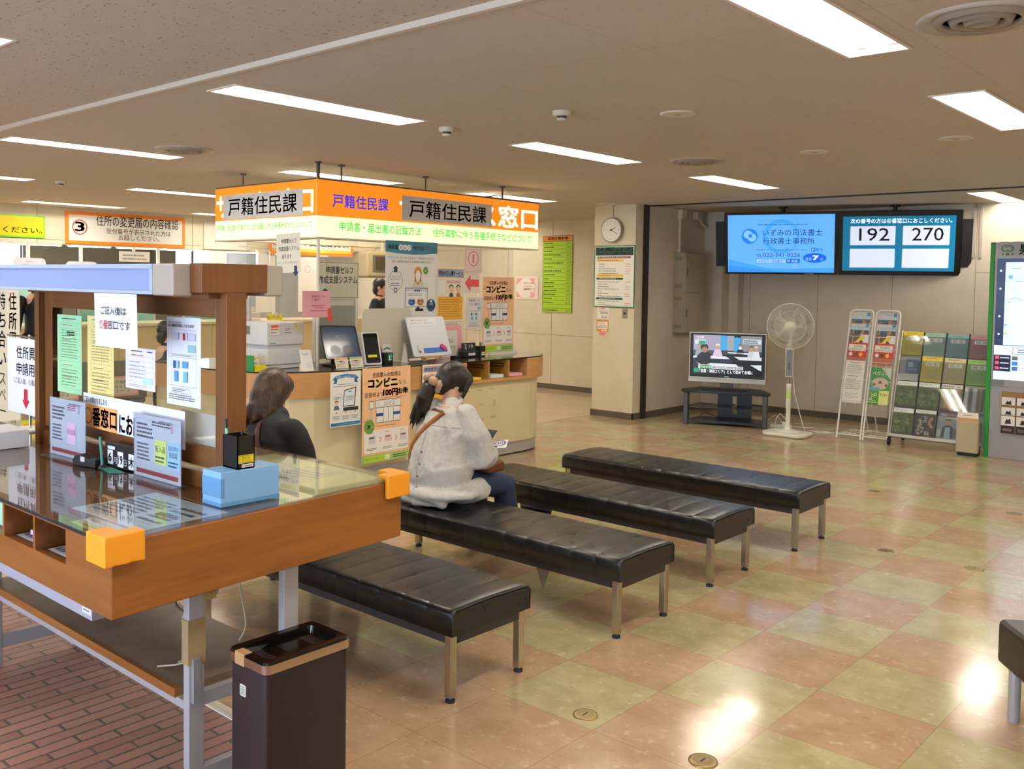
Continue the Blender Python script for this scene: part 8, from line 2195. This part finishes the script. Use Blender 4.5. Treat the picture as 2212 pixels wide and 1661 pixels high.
# ---- person in a black jacket on the first bench, seen from behind
px, py = -3.97, 2.735
B_ = thing('person', 'seated person in a black jacket with brown bobbed hair behind the writing desk', 'person', (px, py, 0.37))
body = MB(M_SKIN)
HW, HR = head(body, (-4.065, 2.85, 1.015), math.radians(20), math.radians(26), 1.0)
capsule(body, [(px - 0.02, py + 0.06, 0.87), (px - 0.05, py + 0.09, 0.94), (px - 0.08, py + 0.105, 0.97)], [0.055, 0.05, 0.05])
capsule(body, [(px, py, 0.49), (px, py + 0.01, 0.64), (px, py + 0.04, 0.80)], [(0.15, 0.11), (0.12, 0.09), (0.14, 0.09)])
for sx in (-1, 1):
    sh, el, wr = Vector((px + 0.16 * sx, py + 0.06, 0.85)), Vector((px + 0.22 * sx, py + 0.12, 0.62)), Vector((px + 0.10 * sx, py + 0.30, 0.60))
    capsule(body, [sh, el, wr], [0.044, 0.035, 0.023])
    capsule(body, [(px + 0.09 * sx, py + 0.03, 0.458), (px + 0.11 * sx, py + 0.40, 0.43), (px + 0.115 * sx, py + 0.43, 0.24), (px + 0.115 * sx, py + 0.44, 0.09)], [0.075, 0.055, 0.048, 0.036])
    capsule(body, [(px + 0.115 * sx, py + 0.43, 0.05), (px + 0.12 * sx, py + 0.58, 0.035)], [0.035, 0.03])
    pm = Vector((px + 0.06 * sx, py + 0.345, 0.595))
    hand(body, wr, pm, [[pm + Vector((-0.004 * sx, 0.012, 0.026 - 0.019 * k)), pm + Vector((-0.03 * sx, 0.034, 0.022 - 0.018 * k)), pm + Vector((-0.05 * sx, 0.024, 0.02 - 0.017 * k))] for k in range(4)], [pm + Vector((0, -0.014, 0.02)), pm + Vector((-0.02 * sx, -0.02, 0.042)), pm + Vector((-0.045 * sx, -0.008, 0.048))])
fuse(body, 'body', B_, 0.0055, 3)
eyes(HW, B_)
jk = MB(mat_cloth('black_jacket', '#0f1012', '#17181a', 60, 0.75, 0.35))
capsule(jk, [(px, py, 0.525), (px, py, 0.56), (px, py + 0.01, 0.68), (px, py + 0.035, 0.79), (px - 0.005, py + 0.055, 0.86), (px - 0.02, py + 0.075, 0.90)], [(0.20, 0.155), (0.185, 0.14), (0.19, 0.13), (0.195, 0.12), (0.16, 0.09), (0.085, 0.065)], 26)
for sx in (-1, 1):
    sh, el, wr = Vector((px + 0.155 * sx, py + 0.05, 0.855)), Vector((px + 0.225 * sx, py + 0.11, 0.62)), Vector((px + 0.12 * sx, py + 0.27, 0.602))
    capsule(jk, [sh, sh * 0.5 + el * 0.5 + Vector((0.015 * sx, 0, 0)), el, wr], [0.068, 0.066, 0.056, 0.042], 18)
fuse(jk, 'jacket', B_, 0.009, 8, 0.02, 0.14)
tr = MB(m('#1c1c20', 0.8))
for sx in (-1, 1):
    capsule(tr, [(px + 0.085 * sx, py + 0.02, 0.46), (px + 0.12 * sx, py + 0.41, 0.43), (px + 0.12 * sx, py + 0.44, 0.25), (px + 0.12 * sx, py + 0.45, 0.10)], [0.086, 0.068, 0.062, 0.055], 16)
capsule(tr, [(px, py, 0.465), (px, py + 0.05, 0.46)], [(0.155, 0.09), (0.15, 0.085)], 16)
fuse(tr, 'trousers', B_, 0.01, 4)
for sx in (-1, 1):
    s_ = MB(m('#141416', 0.4))
    capsule(s_, [(px + 0.12 * sx, py + 0.415, 0.043), (px + 0.12 * sx, py + 0.52, 0.043), (px + 0.122 * sx, py + 0.62, 0.034)], [0.042, 0.042, 0.032], 14)
    s_.build('shoe', B_)
hr = MB(H_BROWN)
ball(hr, HW(0, -0.018, 0.035), (0.092, 0.108, 0.098), HR, 24)
capsule(hr, [HW(0, -0.025, 0.03), HW(0, -0.04, -0.04), HW(0, -0.045, -0.10), HW(-0.01, -0.04, -0.155)], [(0.092, 0.098), (0.096, 0.088), (0.088, 0.07), (0.06, 0.045)], 22)
ball(hr, HW(0, 0.014, 0.06), (0.086, 0.09, 0.064), HR, 18)
R_ = random.Random(31)
for k in range(26):
    a = math.radians(185 + 170 * k / 25)
    c0 = HW(0.078 * math.cos(a), -0.045 + 0.06 * math.sin(a), -0.10)
    dn = HW(0, -0.02, -0.19) - HW(0, -0.04, -0.10)
    c1 = c0 + dn * R_.uniform(0.6, 1.0) + Vector((R_.uniform(-0.012, 0.012), R_.uniform(-0.01, 0.01), 0))
    capsule(hr, [c0, (c0 + c1) / 2, c1], [0.016, 0.013, 0.004], 7)
fuse(hr, 'hair', B_, 0.007, 3)
BG = thing('shoulder_bag', 'maroon shoulder bag with a broad strap on the person in the black jacket', 'bag', (-3.8, 2.6, 0.5))
bpy.context.view_layer.update()
jko = [o for o in bpy.data.objects if o.name == 'jacket'][0]
_dg = bpy.context.evaluated_depsgraph_get()
_ev = jko.evaluated_get(_dg)
_me = _ev.to_mesh()
_bv = BVHTree.FromPolygons([_ev.matrix_world @ v.co for v in _me.vertices], [tuple(p.vertices) for p in _me.polygons])
_ev.to_mesh_clear()
path = [(-3.965, 0.895), (-3.945, 0.86), (-3.915, 0.81), (-3.885, 0.755), (-3.855, 0.70), (-3.825, 0.64), (-3.80, 0.58)]
ctr = []
for x, z in path:
    h_ = _bv.ray_cast(Vector((x, 2.0, z)), Vector((0, 1, 0)))
    ctr.append(h_[0] if h_[0] is not None else Vector((x, py - 0.1, z)))
vs, fs = [], []
for i, p in enumerate(ctr):
    t_ = (ctr[min(i + 1, len(ctr) - 1)] - ctr[max(i - 1, 0)]).normalized()
    sd = t_.cross(Vector((0, -1, 0))).normalized() * 0.021
    for k_ in (0.004, 0.010):
        vs += [p + Vector((0, -k_, 0)) - sd, p + Vector((0, -k_, 0)) + sd]
for i in range(len(ctr) - 1):
    a = 4 * i
    fs += [(a + 2, a + 3, a + 7, a + 6), (a, a + 4, a + 5, a + 1), (a, a + 2, a + 6, a + 4), (a + 1, a + 5, a + 7, a + 3)]
MB(m('#5e2a2a', 0.55)).add(vs, fs, None, True).build('strap', BG)
MB(m('#4e2424', 0.5)).prism([(-3.86, 2.535), (-3.66, 2.55), (-3.66, 2.575), (-3.86, 2.575)], 0.378, 0.70).build('bag_body', BG, bevel=0.012, seg=2)

# ---- people far behind
def bystander(label, x, y, rz, top, legs, hairm, h=1.0, sit=False, bag=False):
    P = thing('person', label, 'person', (x, y, 0), rz)
    F = Matrix.Translation((x, y, 0)) @ Matrix.Rotation(rz, 4, 'Z') @ Matrix.Scale(h, 4)
    W2 = lambda a, b, c: F @ Vector((a, b, c))
    R3 = Matrix.Rotation(rz, 3, 'Z')
    base = 0.0 if not sit else -0.37
    bo = MB(M_SKIN)
    HWx, HRx = head(bo, W2(0, 0.02, 1.52 + base), rz, 0.15, h)
    capsule(bo, [W2(0, 0, 1.33 + base), W2(0, 0.01, 1.46 + base)], [0.05 * h, 0.048 * h])
    capsule(bo, [W2(0, 0, 0.9 + base), W2(0, 0, 1.1 + base), W2(0, 0, 1.3 + base)], [0.12 * h, 0.11 * h, 0.12 * h])
    tb = MB(top)
    capsule(tb, [W2(0, 0, 0.86 + base), W2(0, 0, 1.05 + base), W2(0, 0, 1.25 + base), W2(0, 0, 1.35 + base), W2(0, 0, 1.40 + base)], [(0.16 * h, 0.12 * h), (0.15 * h, 0.115 * h), (0.17 * h, 0.12 * h), (0.13 * h, 0.09 * h), (0.06 * h, 0.055 * h)], 18)
    lb = MB(legs)
    sb = MB(m('#17171a', 0.5))
    for sx in (-1, 1):
        sh, el, wr = W2(0.17 * sx, 0, 1.32 + base), W2(0.22 * sx, -0.01, 1.05 + base), W2(0.17 * sx, 0.14, 0.92 + base)
        capsule(bo, [sh, el, wr], [0.04 * h, 0.034 * h, 0.022 * h])
        hd = W2(0.16 * sx, 0.20, 0.90 + base)
        f0 = [[hd + R3 @ Vector((0, 0.012, 0.024 - 0.018 * k)), hd + R3 @ Vector((-0.006 * sx, 0.045 - 0.004 * abs(k - 1), 0.018 - 0.018 * k)), hd + R3 @ Vector((-0.016 * sx, 0.062 - 0.006 * abs(k - 1), 0.006 - 0.017 * k))] for k in range(4)]
        hand(bo, wr, hd, f0, [hd + R3 @ Vector((-0.008 * sx, -0.01, 0.018)), hd + R3 @ Vector((-0.03 * sx, 0.012, 0.03)), hd + R3 @ Vector((-0.034 * sx, 0.034, 0.03))], h)
        capsule(tb, [sh, el, wr], [0.062 * h, 0.055 * h, 0.04 * h], 14)
        if not sit:
            capsule(lb, [W2(0.08 * sx, 0, 0.88), W2(0.09 * sx, 0.005, 0.5), W2(0.09 * sx, -0.005, 0.09)], [0.088 * h, 0.062 * h, 0.045 * h], 14)
            capsule(bo, [W2(0.08 * sx, 0, 0.85), W2(0.09 * sx, 0.0, 0.5), W2(0.09 * sx, 0, 0.07)], [0.07 * h, 0.05 * h, 0.034 * h])
            capsule(sb, [W2(0.09 * sx, -0.03, 0.04), W2(0.095 * sx, 0.13, 0.035)], [0.04 * h, 0.034 * h], 12)
        else:
            capsule(lb, [W2(0.085 * sx, 0, 0.52), W2(0.10 * sx, 0.40, 0.50), W2(0.10 * sx, 0.42, 0.1)], [0.085 * h, 0.066 * h, 0.045 * h], 14)
            capsule(sb, [W2(0.10 * sx, 0.39, 0.04), W2(0.10 * sx, 0.54, 0.035)], [0.04 * h, 0.034 * h], 12)
    capsule(lb, [W2(0, 0, 0.93 + base), W2(0, 0, 0.88 + base)], [(0.15 * h, 0.11 * h), (0.15 * h, 0.11 * h)], 16)
    fuse(bo, 'body', P, 0.008, 2)
    fuse(tb, 'top', P, 0.012, 5)
    fuse(lb, 'trousers', P, 0.012, 3)
    sb.build('shoes', P)
    hb = MB(hairm)
    ball(hb, HWx(0, -0.022, 0.035), (0.085 * h, 0.098 * h, 0.095 * h), HRx, 18)
    ball(hb, HWx(0, -0.06, -0.03), (0.075 * h, 0.05 * h, 0.08 * h), HRx, 14)
    hb.build('hair', P)
    return P
bystander('standing person dressed in black with a black bag at the far service counter', -11.3, 4.63, math.radians(90), m('#101114', 0.7), m('#17181b', 0.8), H_DARK, 1.0)
t = thing('shoulder_bag', 'black bag with a pale round mark on the back of the far standing person', 'bag', (-11.05, 4.7, 1.2))
MB(m('#15171a', 0.6)).box(-11.13, -11.03, 4.53, 4.83, 1.02, 1.42).build('bag_body', t, bevel=0.03, seg=3)
q = Sheet(0.10, 0.10, '#15171a', 0.0005).ring(0.05, 0.05, 0.042, 0.008, '#c9ccd0', 1).ring(0.05, 0.045, 0.022, 0.007, '#c9ccd0', 1)
q.build('round_mark', (-11.028, 4.66, 1.07), UY, parent=t)
bystander('seated person in a black T-shirt seen through the glass of the desk screen', -8.05, 4.47, math.radians(-20), mat_cloth('black_tshirt', '#1d1f22', '#26282b', 50), m('#3a3c40', 0.8), H_DARK, 0.95, sit=True)
t = thing('stool', 'plain stool under the person in the black T-shirt behind the desk screen', 'stool', (-8.05, 4.47, 0))
MB(m('#5c5a56', 0.6)).lathe([(0.16, 0.29), (0.17, 0.31), (0.16, 0.33), (0.0, 0.335)], (-8.05, 4.47, 0), n=24).build('seat', t)
MB(M_STEEL).lathe([(0.2, 0.0), (0.2, 0.02), (0.03, 0.035), (0.03, 0.295)], (-8.05, 4.47, 0), n=20).build('pedestal', t)
bystander('person in a dark suit standing far behind the tall white poster of the booth', -9.4, 8.25, math.radians(-60), m('#20232c', 0.7), m('#1d2028', 0.8), H_DARK, 1.0)
